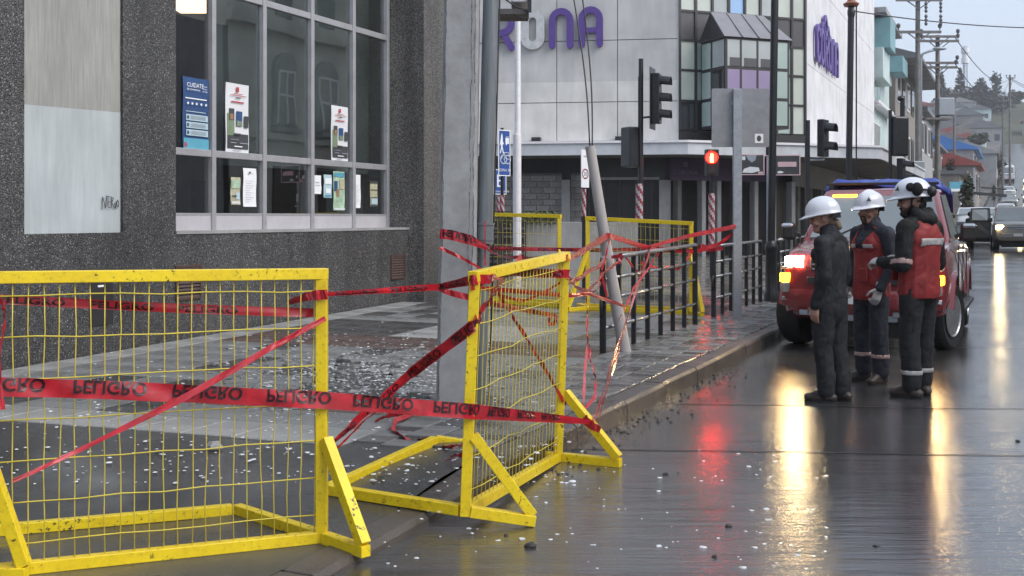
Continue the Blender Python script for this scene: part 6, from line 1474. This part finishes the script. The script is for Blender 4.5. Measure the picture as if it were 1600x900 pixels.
        ve = blob('vest', v, 'vest_red', o, .011 * k, 3, .0055, 10, .9, seed=3, hem=zlo * k, trim=lambda c: not (c.x > .055 * k and abs(c.y) < .045 * k + max(0, c.z - 1.30 * k) * .5 and c.z > 1.26 * k) and not (c.z > 1.455 * k and abs(c.y) < .07 * k))
        sd_ = ve.modifiers.new('t', 'SOLIDIFY'); sd_.thickness = .008
        band('back_stripe', ve, 'reflective', ve, lambda c: c.x < -.02 * k and 1.255 * k < c.z < 1.315 * k and abs(c.y) < .155 * k)
        for s_ in (1, -1): band('front_stripe', ve, 'reflective', ve, lambda c: c.x > .04 * k and 1.27 * k < c.z < 1.30 * k and .05 * k < s_ * c.y < .15 * k)
        pk_ = MB(); pk_.box(V(.165, .085, 1.02), V(.02, .10, .12)); pk_.build('pocket', MT['vest_red'], ve, world=False, bev=.006)
    if pose.get('sleeve_band'):
        s0, e0, w0 = A[0][:3]; e_, w_ = V(*e0), V(*w0); dd = (w_ - e_).normalized(); s_d = (e_ - V(*s0)).normalized()
        band('sleeve_band', ja, pose['sleeve_band'], ja, lambda c: .005 < (c - e_).dot(-s_d) < .045 and (c - e_).length < .11)
    if pose.get('ankle_band'): band('ankle_band', tr_, pose['ankle_band'], tr_, lambda c: pose.get('bz', .20) * k < c.z < (pose.get('bz', .20) + .032) * k)
    g = MB(); ng = 0
    for s0, e0, w0, d0, u0, gl in A:
        if gl:
            ng += 1; hand(g, V(*w0), d0, u0, k * 1.16, pose.get('curl', .5), pose.get('thumb', 1)); cap(g, V(*w0) - Vector(d0).normalized() * .035 * k, V(*w0) + Vector(d0).normalized() * .02 * k, .047 * k, .040 * k)
            blob('glove', g, 'glove', o, .006 * k, 1); g = MB()
    # helmet
    h, T = helmet(o, hd(-.008, 0, .052), htilt + pose.get('htilt', 0), hyaw, k * 1.03, pose.get('muffs', False))
    if pose.get('mark'):
        s_ = pose['mark']; p = MB(); c = T((.112, s_ * .083, .058)); n = (T((.14, s_ * .115, .075)) - T((.112, s_ * .083, .058))).normalized(); a = n.cross(Vector((0, 0, 1))).normalized(); u_ = a.cross(n)
        if u_.z < 0: u_ = -u_
        p.prism([c + n * .004 + (a * x + u_ * y) * .022 for x, y in ((-1, -.8), (1, -.8), (.35, .3), (0, 1.1), (-.35, .3))], n * .003); p.build('helmet_mark', MT['dark_print'], h, world=False)
    if pose.get('strap'):
        st = MB(); 
        for s_ in (1, -1): st.tube([hd(-.0, s_ * .088, .03), hd(.02, s_ * .078, -.06), hd(.055, s_ * .03, -.118), hd(.06, 0, -.122)], .006 * k, 6)
        st.build('chin_strap', MT['black_cloth'], o, world=False, sm=True)
    if pose.get('glasses'):
        gm = MB()
        for s_ in (1, -1):
            gm.lathe([(.004, 0), (.021, 0), (.021, .004)], (0, 0, 0), 12, 'X'); 
        gm = MB()
        for s_ in (1, -1):
            gm.ell(hd(.106, s_ * .033, .012), (.004 * k, .024 * k, .018 * k), RH); gm.beam(hd(.10, s_ * .055, .016), hd(-.01, s_ * .085, .02), .006, .006)
        gm.build('glasses', MT['trim'], o, world=False)
    return o
gp = lambda u, v: G(u, v, 0)
woman = person('person in dark jacket and plain white helmet seen from the side, nearest the lit headlight', gp(1297, 627), radians(142), 1.66, dict(
    legs=[((.0, .085, .90), (.03, .09, .50), (.0, .095, .10), (1, .12)), ((-.02, -.085, .90), (-.03, -.09, .50), (-.07, -.10, .10), (1, -.2))],
    arms=[((-.01, .195, 1.40), (-.05, .235, 1.12), (.04, .225, .865), (.1, 0, -1), (0, 1, .1), False), ((-.01, -.195, 1.40), (-.04, -.235, 1.12), (.05, -.22, .87), (.1, 0, -1), (0, -1, .1), False)],
    trousers='grey_cloth', jacket='navy_cloth', hair='hair_fair', bun=True, nod=.13, turn=.36, htilt=.02, head=(.06, .02), hem=.83, curl=.35, cuff=.085, thumb=-1))
man2 = person('person with goatee in red vest and white helmet standing in the middle facing the camera', gp(1362, 598), radians(-158), 1.74, dict(
    legs=[((.0, .095, .90), (.02, .12, .50), (.0, .12, .10), (1, .3)), ((-.0, -.095, .90), (.02, -.11, .50), (.0, -.12, .10), (1, -.3))],
    arms=[((-.01, .205, 1.40), (-.03, .27, 1.12), (.09, .22, .90), (.35, -.1, -1), (.1, 1, .1), True), ((-.01, -.205, 1.40), (-.03, -.26, 1.12), (.12, -.20, .93), (.4, .1, -1), (.1, -1, .1), True)],
    trousers='blue_cloth', jacket='blue_cloth', vest=True, beard='goatee', turn=.22, nod=.06, head=(.03, 0), ankle_band='reflective_red', bz=.245, mark=1, curl=.7, thumb=-1))
man3 = person('tall bearded person in red vest with ear muffs on a white helmet, back half turned', gp(1436, 621), radians(128), 1.82, dict(
    legs=[((.0, .095, .90), (.02, .11, .50), (.0, .11, .10), (1, .1)), ((-.0, -.095, .90), (.03, -.11, .50), (.05, -.12, .10), (1, -.25))],
    arms=[((-.01, .215, 1.40), (-.03, .275, 1.10), (.235, .17, 1.115), (1, -.25, .05), (.1, .5, .8), True), ((-.01, -.205, 1.40), (-.01, -.27, 1.10), (.22, -.14, 1.13), (1, .3, .1), (0, -.5, .8), True)],
    trousers='grey_cloth', jacket='black_cloth', vest=True, beard='full', turn=.62, nod=.06, head=(.045, .03), hood=True, muffs=True, strap=True, glasses=True, sleeve_band='reflective_red', ankle_band='reflective', bz=.20, mark=1, curl=.9, thumb=-1, hem=.90))
# person beside the open car door farther down the street
far_p = thing('person', 'person in dark clothes standing at the open car door down the street', 'person', gp(1516, 395), radians(-60))
k = 1.0; fb_ = MB(); fj = MB(); V = lambda *a: Vector(a)
for s_ in (1, -1): cap(fb_, V(0, s_ * .09, .9), V(.02, s_ * .11, .5), .075, .055); cap(fb_, V(.02, s_ * .11, .5), V(0, s_ * .12, .06), .055, .045); cap(fb_, V(-.05, s_ * .12, .04), V(.16, s_ * .14, .04), .045, .04)
fb_.ell((.02, 0, 1.62), (.10, .08, .12)); cap(fb_, V(0, 0, 1.4), V(0, 0, 1.55), .06, .055); cap(fb_, V(0, 0, .95), V(0, 0, 1.3), .14, .16, .65)
for s_ in (1, -1): cap(fb_, V(0, s_ * .2, 1.4), V(.0, s_ * .25, 1.1), .05, .04); cap(fb_, V(0, s_ * .25, 1.1), V(.2, s_ * .2, 1.0), .04, .03); hand(fb_, V(.2, s_ * .2, 1.0), (1, 0, -.2), (0, 0, 1))
blob('body', fb_, 'skin', far_p, .012, 2)
cap(fj, V(0, 0, 1.3), V(0, 0, .85), .185, .185, .68); cap(fj, V(0, .14, 1.41), V(0, -.14, 1.41), .075, .075)
for s_ in (1, -1): cap(fj, V(0, s_ * .2, 1.4), V(.0, s_ * .25, 1.1), .072, .06); cap(fj, V(0, s_ * .25, 1.1), V(.19, s_ * .2, 1.0), .06, .045)
cap(fj, V(-.01, 0, 1.64), V(-.01, 0, 1.66), .105, .10); blob('hooded_jacket', fj, 'black_cloth', far_p, .016, 2, .006, 8, trim=lambda c: not (c.x > .05 and c.z > 1.52))
ft = MB(); cap(ft, V(0, .04, .92), V(0, -.04, .92), .13, .13)
for s_ in (1, -1): cap(ft, V(0, s_ * .09, .9), V(.02, s_ * .11, .5), .1, .08); cap(ft, V(.02, s_ * .11, .5), V(0, s_ * .12, .1), .08, .07)
blob('trousers', ft, 'black_cloth', far_p, .016, 2, .006, 8)
# ------------------------------------------------------------------ far left side of the street and the hill
MT['mint_wall'] = streaky('pale_mint_wall', (.52, .62, .62), .07, .7, 2, .5)
MT['teal_wall'] = streaky('teal_wall', (.20, .36, .40), .08, .7, 2, .5)
MT['green_glass'] = mat('green_glass', (.04, .16, .08), .1, .2, 1, spec=.8)
MT['brown_wall'] = streaky('grey_brown_wall', (.24, .22, .205), .14, .75, 2, .5)
MT['pale_wall'] = streaky('pale_house_wall', (.30, .30, .305), .1, .75, 1, .5)
MT['roof_grey'] = mat('grey_roof', (.16, .165, .18), .5, .15, 1)
MT['blue_roof'] = mat('bright_blue_roof', (.06, .20, .52), .5, .15, .6)
MT['red_roof'] = mat('red_roof', (.30, .07, .06), .6, .2, .6)
MT['concrete_far'] = streaky('far_grey_wall', (.20, .20, .205), .1, .7, 1, .5)
MT['wood'] = mat('pole_wood', (.16, .15, .145), .8, .2, 3)
MT['foliage'] = mat('dark_conifer', (.020, .028, .022), .85, .5, .8)
MT['foliage2'] = mat('mid_foliage', (.045, .06, .03), .85, .5, .8)
MT['bark'] = mat('bark', (.05, .04, .035), .9, .3, 4)
MT['cable_far'] = mat('far_cable', (.05, .05, .055), .6, .1)
MT['ins'] = mat('insulator', (.10, .10, .11), .3, .2)
def SY(u, Y): X = (u - 800) / F * Y; return toS((X, Y))
# mint building
mt_ = thing('mint_building', 'pale mint building with teal balconies and green panes next to the department store', 'building', S(-6.3, 62, 0))
T0 = toS(C2)[0] - .2; S0 = toS(C2)[1] + .7
def sb(nm, m, t0, t1, s0, s1, z0, z1, o): return MB().sbox(t0, t1, s0, s1, z0, z1).build(nm, m if not isinstance(m, str) else MT[m], o)
Yq = (C2 + DR * 1).y; zq = lambda v, Y=None: HC - (v - HZ) / F * (Y or Yq)
S1 = W(T0, 1393)
S1 = S0 + 9
sb('wall', 'mint_wall', T0 - 9, T0, S0, S1, -.2, zq(22), mt_)
sb('roof_slab', 'pale_wall', T0 - 9, T0 + .7, S0 - .2, S1 + .2, zq(22), zq(14), mt_)
sb('front_block', 'mint_wall', T0 + .003, T0 + .55, S0, S0 + 4.5, zq(122), zq(75), mt_)
sb('teal_balcony', 'teal_wall', T0 + .003, T0 + .85, S0 + .5, S0 + 3.2, zq(74), zq(27), mt_)
sb('teal_balcony', 'teal_wall', T0 + .553, T0 + 1.2, S0 + 3.4, S0 + 6.4, zq(102), zq(76), mt_)
for v0, v1, m in ((122, 155, 'green_glass'), (188, 243, 'pane_grey'), (36, 68, 'pane_dark')):
    f = MB().sbox(T0 + .0, T0 + .06, S0 + .4, S0 + 3.6, zq(v1), zq(v0)).build('window', MT['white_metal'], mt_)
    MB().sbox(T0 + .055, T0 + .075, S0 + .55, S0 + 1.95, zq(v1) + .1, zq(v0) - .1).build('pane', MT[m], f); MB().sbox(T0 + .055, T0 + .075, S0 + 2.1, S0 + 3.45, zq(v1) + .1, zq(v0) - .1).build('pane', MT[m], f)
sb('ledge', 'white_metal', T0, T0 + .35, S0, S0 + 8, zq(160), zq(156), mt_); sb('ledge', 'white_metal', T0, T0 + .5, S0, S0 + 8, zq(166), zq(164), mt_)
sb('ground_floor', 'dark_shop', T0, T0 + .05, S0 + .3, S1 - .3, 0, 2.6, mt_)
# the row beyond
def row_house(nm, lab, t, s0, s1, z, wall, roof, storeys, over=.5, bays=4, pitched=True):
    o = thing(nm, lab, 'house' if nm == 'small_house' else 'building', S(t - 4, (s0 + s1) / 2, Hs(s0)), group='small houses on the far slope' if nm == 'small_house' else None)
    sb('wall', wall, t - 8, t, s0, s1, Hs(s0) - 1, z, o)
    if pitched:
        MB().prism([S(t + over, s0 - .3, z), S(t + over, s0 - .3, z + .2), S(t - 4, s0 - .3, z + 1.9), S(t - 8.3, s0 - .3, z + .2), S(t - 8.3, s0 - .3, z)], S(0, s1 - s0 + .6)).build('roof', MT[roof], o)
    else: sb('roof', roof, t - 8.2, t + over, s0 - .2, s1 + .2, z, z + .3, o)
    h = (z - Hs(s0)) / storeys
    for k in range(storeys):
        for j in range(bays):
            a = s0 + (s1 - s0) * (j + .22) / bays; b = s0 + (s1 - s0) * (j + .78) / bays; zz0 = Hs(s0) + h * k
            f = sb('window', 'bronze' if j % 2 else 'white_metal', t - .05, t + .04, a, b, zz0 + h * .32, zz0 + h * .85, o)
            MB().sbox(t + .03, t + .06, a + .1, b - .1, zz0 + h * .36, zz0 + h * .81).build('pane', MT['pane_dark'], f)
    return o
row_house('brown_building', 'grey brown three storey building with deep eaves beyond the mint one', T0 + .3, S1 + .5, S1 + 18, 10.6, 'brown_wall', 'roof_grey', 3, 1.4, 5)
row_house('grey_house', 'narrow grey house between the brown building and the utility poles', T0 + .4, S1 + 19, S1 + 33, 9.2, 'pale_wall', 'roof_grey', 2, .5, 4, False)
row_house('shop_house', 'low pale shop house farther along the left pavement', T0 + .2, S1 + 34, S1 + 52, 7.8, 'pale_wall', 'roof_grey', 2, .5, 5)
row_house('blue_roofed_house', 'house with a bright blue roof below the hill', T0 + 2.2, 150, 176, Hs(150) + 6.4, 'pale_wall', 'blue_roof', 2, .6, 5)
row_house('red_roofed_house', 'house with a red roof in front of the blue roofed one', T0 + 3.0, 128, 146, Hs(128) + 4.6, 'brown_wall', 'red_roof', 1, .6, 4)
row_house('white_house', 'white house with a pale roof up the street on the left', T0 + 4.4, 182, 205, Hs(182) + 5.6, 'pale_wall', 'pale_wall', 2, .4, 4)
row_house('dull_shop', 'dull grey shop with a teal board beside the far road', T0 + 2.4, 104, 124, Hs(104) + 3.8, 'brown_wall', 'roof_grey', 1, .6, 4, False)
for i in range(12):
    sd_ = -1 if i % 3 else 1; s_ = 118 + i * 22; t_ = (-10.5 - (i * 7) % 9) if sd_ < 0 else 11.5
    nth = ['first', 'second', 'third', 'fourth', 'fifth', 'sixth', 'seventh', 'eighth'][sum(1 for j in range(i) if (j % 3 > 0) == (i % 3 > 0))]
    row_house('small_house', nth + ' small house up the %s side of the far road, with a %s roof' % ('left' if sd_ < 0 else 'right', ['grey', 'red', 'pale'][i % 3]), t_, s_, s_ + 9, zg(t_ - 3, s_) + 3.4 + (i % 2), ['brown_wall', 'pale_wall', 'concrete_far'][i % 3], ['roof_grey', 'red_roof', 'pale_wall'][i % 3], 1, .4, 3)
for i, (t, s, w, zz_, m, lab) in enumerate(((-30, 395, 16, 5, 'pale_wall', 'white house among the trees on top of the hill'), (-8, 345, 12, 5, 'pale_wall', 'pale house low on the hill beside the far road'),
                                     (-46, 340, 18, 6, 'brown_wall', 'brown house half way up the hill on the left'), (-17, 290, 14, 5, 'pale_wall', 'whitish house above the blue roofed one'), (8, 372, 10, 4, 'pale_wall', 'small house right of the far road at the crest'))):
    o = thing('hill_house', lab, 'house', S(t, s, zg(t, s)))
    b = zg(t, s); sb('wall', m, t - w / 2, t + w / 2, s, s + 8, b - 2, b + zz_, o)
    MB().prism([S(t - w / 2 - .4, s - .4, b + zz_), S(t + w / 2 + .4, s - .4, b + zz_), S(t, s - .4, b + zz_ + 2.4)], S(0, 8.8)).build('roof', MT['roof_grey' if i % 2 else 'red_roof'], o)
    for j in range(4): MB().sbox(t - w / 2 + w * (j + .25) / 4, t - w / 2 + w * (j + .7) / 4, s - .06, s + .02, b + 1.4, b + 3.2).build('window', MT['pane_dark'], o)
rr_ = random.Random(77); hl_ = []
for _try in range(4000):
    if len(hl_) == 16: break
    t_, s_ = rr_.uniform(-52, -9), rr_.uniform(215, 410); u_ = 800 + F * S(t_, s_).x / S(t_, s_).y
    if 1462 < u_ < 1590 and all(abs(u_ - h[0]) > 3 for h in hl_): hl_.append((u_, t_, s_))
for i, (u_, t_, s_) in enumerate(sorted(hl_)):
    w = rr_.uniform(7, 12); hh_ = rr_.uniform(3.2, 5.5); b = zg(t_, s_)
    nth = ['first', 'second', 'third', 'fourth', 'fifth', 'sixth', 'seventh', 'eighth', 'ninth', 'tenth', 'eleventh', 'twelfth', 'thirteenth', 'fourteenth', 'fifteenth', 'sixteenth'][i]
    o = thing('slope_house', nth + ' from the left of the little houses crowding the hill slope', 'house', S(t_, s_, b), group='little houses on the hill slope')
    sb('wall', ['pale_wall', 'brown_wall', 'concrete_far', 'mint_wall'][i % 4], t_ - w / 2, t_ + w / 2, s_, s_ + 7, b - 3, b + hh_, o)
    MB().prism([S(t_ - w / 2 - .4, s_ - .4, b + hh_), S(t_ + w / 2 + .4, s_ - .4, b + hh_), S(t_, s_ - .4, b + hh_ + rr_.uniform(1.4, 2.8))], S(0, 7.8)).build('roof', MT[['roof_grey', 'red_roof', 'roof_grey', 'pale_wall', 'brown_wall'][i % 5]], o)
    for j in range(3): MB().sbox(t_ - w / 2 + w * (j + .3) / 3, t_ - w / 2 + w * (j + .7) / 3, s_ - .06, s_ + .02, b + 1.0, b + 2.4).build('window', MT['pane_dark'], o)
# utility poles and cables
def wood_pole(lab, u, Y, vtop, arms, r=.16, extra=None):
    p = Vector(((u - 800) / F * Y, Y, 0)); p.z = Hs(toS(p)[1]); o = thing('utility_pole', lab, 'utility pole', p, group='utility poles down the street')
    tp_ = P(u, vtop, Y); MB().tube([p, tp_], [r, r * .75], 10).build('pole', MT['wood'], o, sm=40)
    for v, half, off in arms:
        c = P(u + off, v, Y); w = half * Y / F
        a, b = c - Vector((w, 0, 0)), c + Vector((w, 0, 0)); MB().beam(a + Vector((0, -r - .05, 0)), b + Vector((0, -r - .05, 0)), .12, .14).build('cross_arm', MT['wood'], o)
        for f in (-.95, .95):
            q_ = c + Vector((w * f, -r - .05, .1)); MB().lathe([(.03, 0), (.03, .10), (.10, .14), (.12, .28), (.05, .36)], q_, 8).build('insulator', MT['ins'], o)
        MB().beam(c + Vector((-w * .55, -r, 0)), P(u, v + 14, Y) + Vector((0, -r, 0)), .05, .05).build('brace', MT['wood'], o); MB().beam(c + Vector((w * .55, -r, 0)), P(u, v + 14, Y) + Vector((0, -r, 0)), .05, .05).build('brace', MT['wood'], o)
    return o
pA = wood_pole('tall grey utility pole with a high cross arm nearest the brown building', 1434, 62, -50, ((1, 36, 0), (51, 34, 0)))
pB = wood_pole('second grey utility pole with two doubled cross arms and a transformer', 1465, 70, 55, ((58, 30, 1), (65, 30, 1), (99, 30, 0), (106, 28, 0)), .17)
wood_pole('thin far utility pole standing on the right of the hill', 1578, 170, 117, ((122, 7, 0),), .2)
wood_pole('far utility pole among the roofs below the hill', 1491, 120, 140, ((146, 10, 0),), .16)
wood_pole('pale pole beside the far road under the conifers', 1567, 150, 150, ((158, 6, 0),), .18)
for u, v in ((1447, 20), (1470, 20), (1447, 40), (1470, 40)): MB().lathe([(.05, 0), (.10, .1), (.05, .2), (.10, .3), (.05, .4), (.10, .5), (.05, .6)], P(u, v, 61.7), 8).build('hanging_insulator', MT['ins'], pA)
MB().box(P(1476, 167, 69.4), (.95, .7, 1.05)).build('transformer', MT['galv'], pB, bev=.05)
MB().box(P(1462, 186, 69.4), (1.5, .8, .12)).build('platform', MT['wood'], pB)
MB().box(P(1432, 268, 61.5), (.75, .5, 1.1)).build('cabinet', MT['galv'], pA, bev=.04)
st_ = thing('street_light', 'curved arm street light fixed between the two utility poles', 'street light', P(1439, 330, 64)); 
MB().tube([P(1439, 335, 64), P(1439, 92, 64), P(1442, 84, 64), P(1452, 80, 64), P(1466, 77, 64)], .07, 8).build('arm', MT['galv'], st_, sm=True)
MB().ell(P(1468, 76, 64), (.4, .2, .1)).build('lamp_head', MT['galv'], st_, sm=True)
def cable(lab, a, b, sag, r=.02):
    pts = [a + (b - a) * t + Vector((0, 0, -sag * 4 * t * (1 - t))) for t in lin(0, 1, 20)]
    tag(MB().tube(pts, r, 5).build('overhead_cable', MT['cable_far'], None, sm=True), lab, 'cable', 'overhead cables')
cable('overhead cable crossing the sky from the lamp post to the right edge', P(1331, 17, 27.5), P(1760, 38, 40), .25, .016)
cable('upper overhead cable running away from the doubled cross arms', P(1492, 58, 70), P(1578, 122, 170), 1.5, .03)
cable('lower overhead cable running away from the doubled cross arms', P(1492, 99, 70), P(1578, 124, 170), 2.5, .03)
cable('overhead cable at the right edge beyond the hill pole', P(1578, 121, 170), P(1680, 140, 150), 1.0, .04)
cable('second overhead cable at the right edge beyond the hill pole', P(1578, 123, 170), P(1690, 152, 140), 1.0, .04)
cable('overhead cable between the two near utility poles', P(1434, 52, 62), P(1465, 60, 70), .3, .02)
cable('overhead cable low over the roofs towards the hill', P(1465, 106, 70), P(1491, 147, 120), .8, .03)
# trees
def cloud(mb, c, r, n, leaf, rng, shape=None):
    for _ in range(n):
        while True:
            d = Vector((rng.uniform(-1, 1), rng.uniform(-1, 1), rng.uniform(-1, 1)))
            if .25 < d.length < 1: break
        k = shape(d) if shape else 1
        p = c + Vector((d.x * r[0] * k, d.y * r[1] * k, d.z * r[2]))
        a = Vector((rng.uniform(-1, 1), rng.uniform(-1, 1), rng.uniform(-.6, .6))).normalized(); b = a.cross(Vector((rng.uniform(-1, 1), rng.uniform(-1, 1), 1))).normalized(); s_ = leaf * rng.uniform(.6, 1.4)
        mb.add([p - a * s_, p + b * s_ * .6, p + a * s_, p - b * s_ * .6], [(0, 1, 2, 3)])
def tree(lab, u, vb, vt, Y, w, m, conifer=False, n=420, seed=1):
    rng = random.Random(seed); base = P(u, vb, Y); g = toS(base); h = (vb - vt) * Y / F; w = w * Y / F / 2
    o = thing('conifer_tree' if conifer else 'broadleaf_tree', lab, 'tree', base, group='trees on the hill')
    MB().tube([base + Vector((0, 0, -4)), base + Vector((0, 0, h * .5)), base + Vector((.2, 0, h * .9))], [w * .10, w * .07, w * .02], 7).build('trunk', MT['bark'], o)
    mb = MB(); leaf = w * .22
    if conifer: cloud(mb, base + Vector((0, 0, h * .52)), (w, w, h * .5), n, leaf, rng, lambda d: .25 + .75 * (1 - d.z) / 2)
    else:
        for k in range(6): cloud(mb, base + Vector((rng.uniform(-.5, .5) * w, rng.uniform(-.4, .4) * w, h * rng.uniform(.12, .8))), (w * rng.uniform(.45, .65), w * .5, h * rng.uniform(.2, .3)), n // 6, leaf, rng)
    kind(mb.build('crown', MT[m], o, fix=False), 'stuff')
tree('tall dark conifer left of the radio mast on the hill', 1500, 170, 107, 400, 26, 'foliage', True, seed=2)
tree('dark conifer at the left end of the hill trees', 1471, 175, 112, 400, 24, 'foliage', True, seed=3)
tree('rounded dark tree right of the hill houses, tallest on the crest', 1557, 165, 107, 400, 24, 'foliage', False, seed=4)
tree('broad dark tree in the middle of the hill crest', 1530, 165, 117, 400, 34, 'foliage', False, seed=5)
tree('low bushy tree left of the middle of the hill crest', 1514, 170, 128, 390, 24, 'foliage', False, seed=6)
tree('dark bushy tree behind the utility poles', 1485, 185, 130, 380, 26, 'foliage', False, seed=7)
tree('dark bush on the hillside above the blue roof', 1528, 228, 205, 260, 34, 'foliage2', False, seed=8)
tree('bushy green tree beside the far road below the hill', 1559, 290, 232, 190, 32, 'foliage2', False, seed=9)
tree('dark leafy tree over the pavement behind the white van', 1510, 335, 262, 75, 30, 'foliage2', False, n=700, seed=10)
tree('small dark tree by the far shops on the left', 1483, 300, 248, 110, 18, 'foliage', False, seed=11)
tree('low bush on the right end of the hill', 1592, 165, 143, 420, 30, 'foliage2', False, seed=12)
tree('green shrub at the left kerb of the far road', 1553, 316, 288, 110, 10, 'foliage2', True, seed=13)
rr = random.Random(21); wb_ = MB()
for i in range(18):                                   # the wood along the crest reads as one dark mass
    u = 1464 + i * 6.6 + rr.uniform(-3, 3); Y = 392 + rr.uniform(-12, 12); vb = 176 + rr.uniform(-2, 6); h = (vb - 138 - rr.uniform(-8, 12)) * Y / F; w = rr.uniform(18, 30) * Y / F / 2
    for k in range(5): cloud(wb_, P(u, vb, Y) + Vector((rr.uniform(-.5, .5) * w, rr.uniform(-.4, .4) * w, h * rr.uniform(.1, .8))), (w * rr.uniform(.45, .65), w * .5, h * rr.uniform(.2, .3)), 50, w * .2, rr)
kind(tag(wb_.build('woodland', MT['foliage'], None, fix=False), 'dark wood massed along the hill crest behind the poles', 'wood'), 'stuff')
bl_ = []
for _try in range(4000):
    if len(bl_) == 10: break
    u, Y = rr.uniform(1470, 1560), rr.uniform(120, 330); sq = toS(((u - 800) / F * Y, Y))
    if not -6 < sq[0] < 9: bl_.append((u, Y, HZ - (zg(*sq) - HC) * F / Y))
ORD = ['first', 'second', 'third', 'fourth', 'fifth', 'sixth', 'seventh', 'eighth', 'ninth', 'tenth']
for i, (u, Y, v) in enumerate(sorted(bl_)):
    tree(ORD[i] + ' from the left of the bushy trees among the roofs below the hill', u, v + 2, v - 24 * 190 / Y, Y, 26 * 190 / Y, rr.choice(['foliage', 'foliage2']), False, n=260, seed=70 + i)
# radio mast on the crest
b_ = P(1508, 150, 430); ms = thing('radio_mast', 'slender radio mast with white drums above the hill trees', 'mast', b_)
w = .9
for a in range(3):
    e = Vector((cos(a * 2.1) * w, sin(a * 2.1) * w, 0)); MB().beam(b_ + e - Vector((0, 0, 10)), P(1508, 72, 430) + e * .7, .3, .3).build('mast_leg', MT['galv'], ms)
for k in range(9):
    z = b_ + (P(1508, 72, 430) - b_) * (k / 9); MB().beam(z + Vector((-w, 0, 0)), z + Vector((w, 0, 1.6)), .15, .15).build('lattice_bar', MT['galv'], ms)
for v, r in ((79, 1.5), (88, 1.1), (95, 1.4)): MB().tube([P(1508, v + 4, 430), P(1508, v - 4, 430)], r, 12).build('drum', MT['white_metal'], ms, sm=40)
# signs and clutter along the far pavement
fb = thing('shop_board', 'teal and white board sign on the far left pavement', 'sign', P(1500, 330, 85)); MB().box(P(1500, 292, 85), (1.6, .2, .75)).build('board', MT['teal_print'], fb); MB().box(P(1500, 297, 84.85), (1.3, .04, .2)).build('board_stripe', MT['white_print'], fb)
MB().tube([P(1500, 335, 85.1), P(1500, 285, 85.1)], .06, 8).build('post', MT['galv'], fb)
gn = thing('overhead_gantry', 'dark horizontal sign bar reaching over the far road', 'gantry', P(1520, 330, 100))
MB().beam(P(1500, 300, 100), P(1572, 306, 100), .25, .25).build('bar', MT['black'], gn); MB().tube([P(1521, 335, 100), P(1521, 262, 100)], .1, 8).build('post', MT['galv'], gn)
MB().beam(P(1533, 293, 100), P(1572, 296, 100), .12, .12).build('bar', MT['black'], gn)
# ------------------------------------------------------------------ thin rain haze
hz = MB().box((500, 1150, 48), (2600, 2420, 108)); 
m_, nt, b_, tc = newmat('rain_haze'); nt.nodes.remove(b_); pv = nt.nodes.new('ShaderNodeVolumePrincipled')
pv.inputs['Color'].default_value = (.93, .95, 1.0, 1); pv.inputs['Density'].default_value = .0005; pv.inputs['Anisotropy'].default_value = 0.0
nt.links.new(pv.outputs[0], nt.nodes['Material Output'].inputs['Volume'])
kind(hz.build('haze', m_, None), 'stuff')
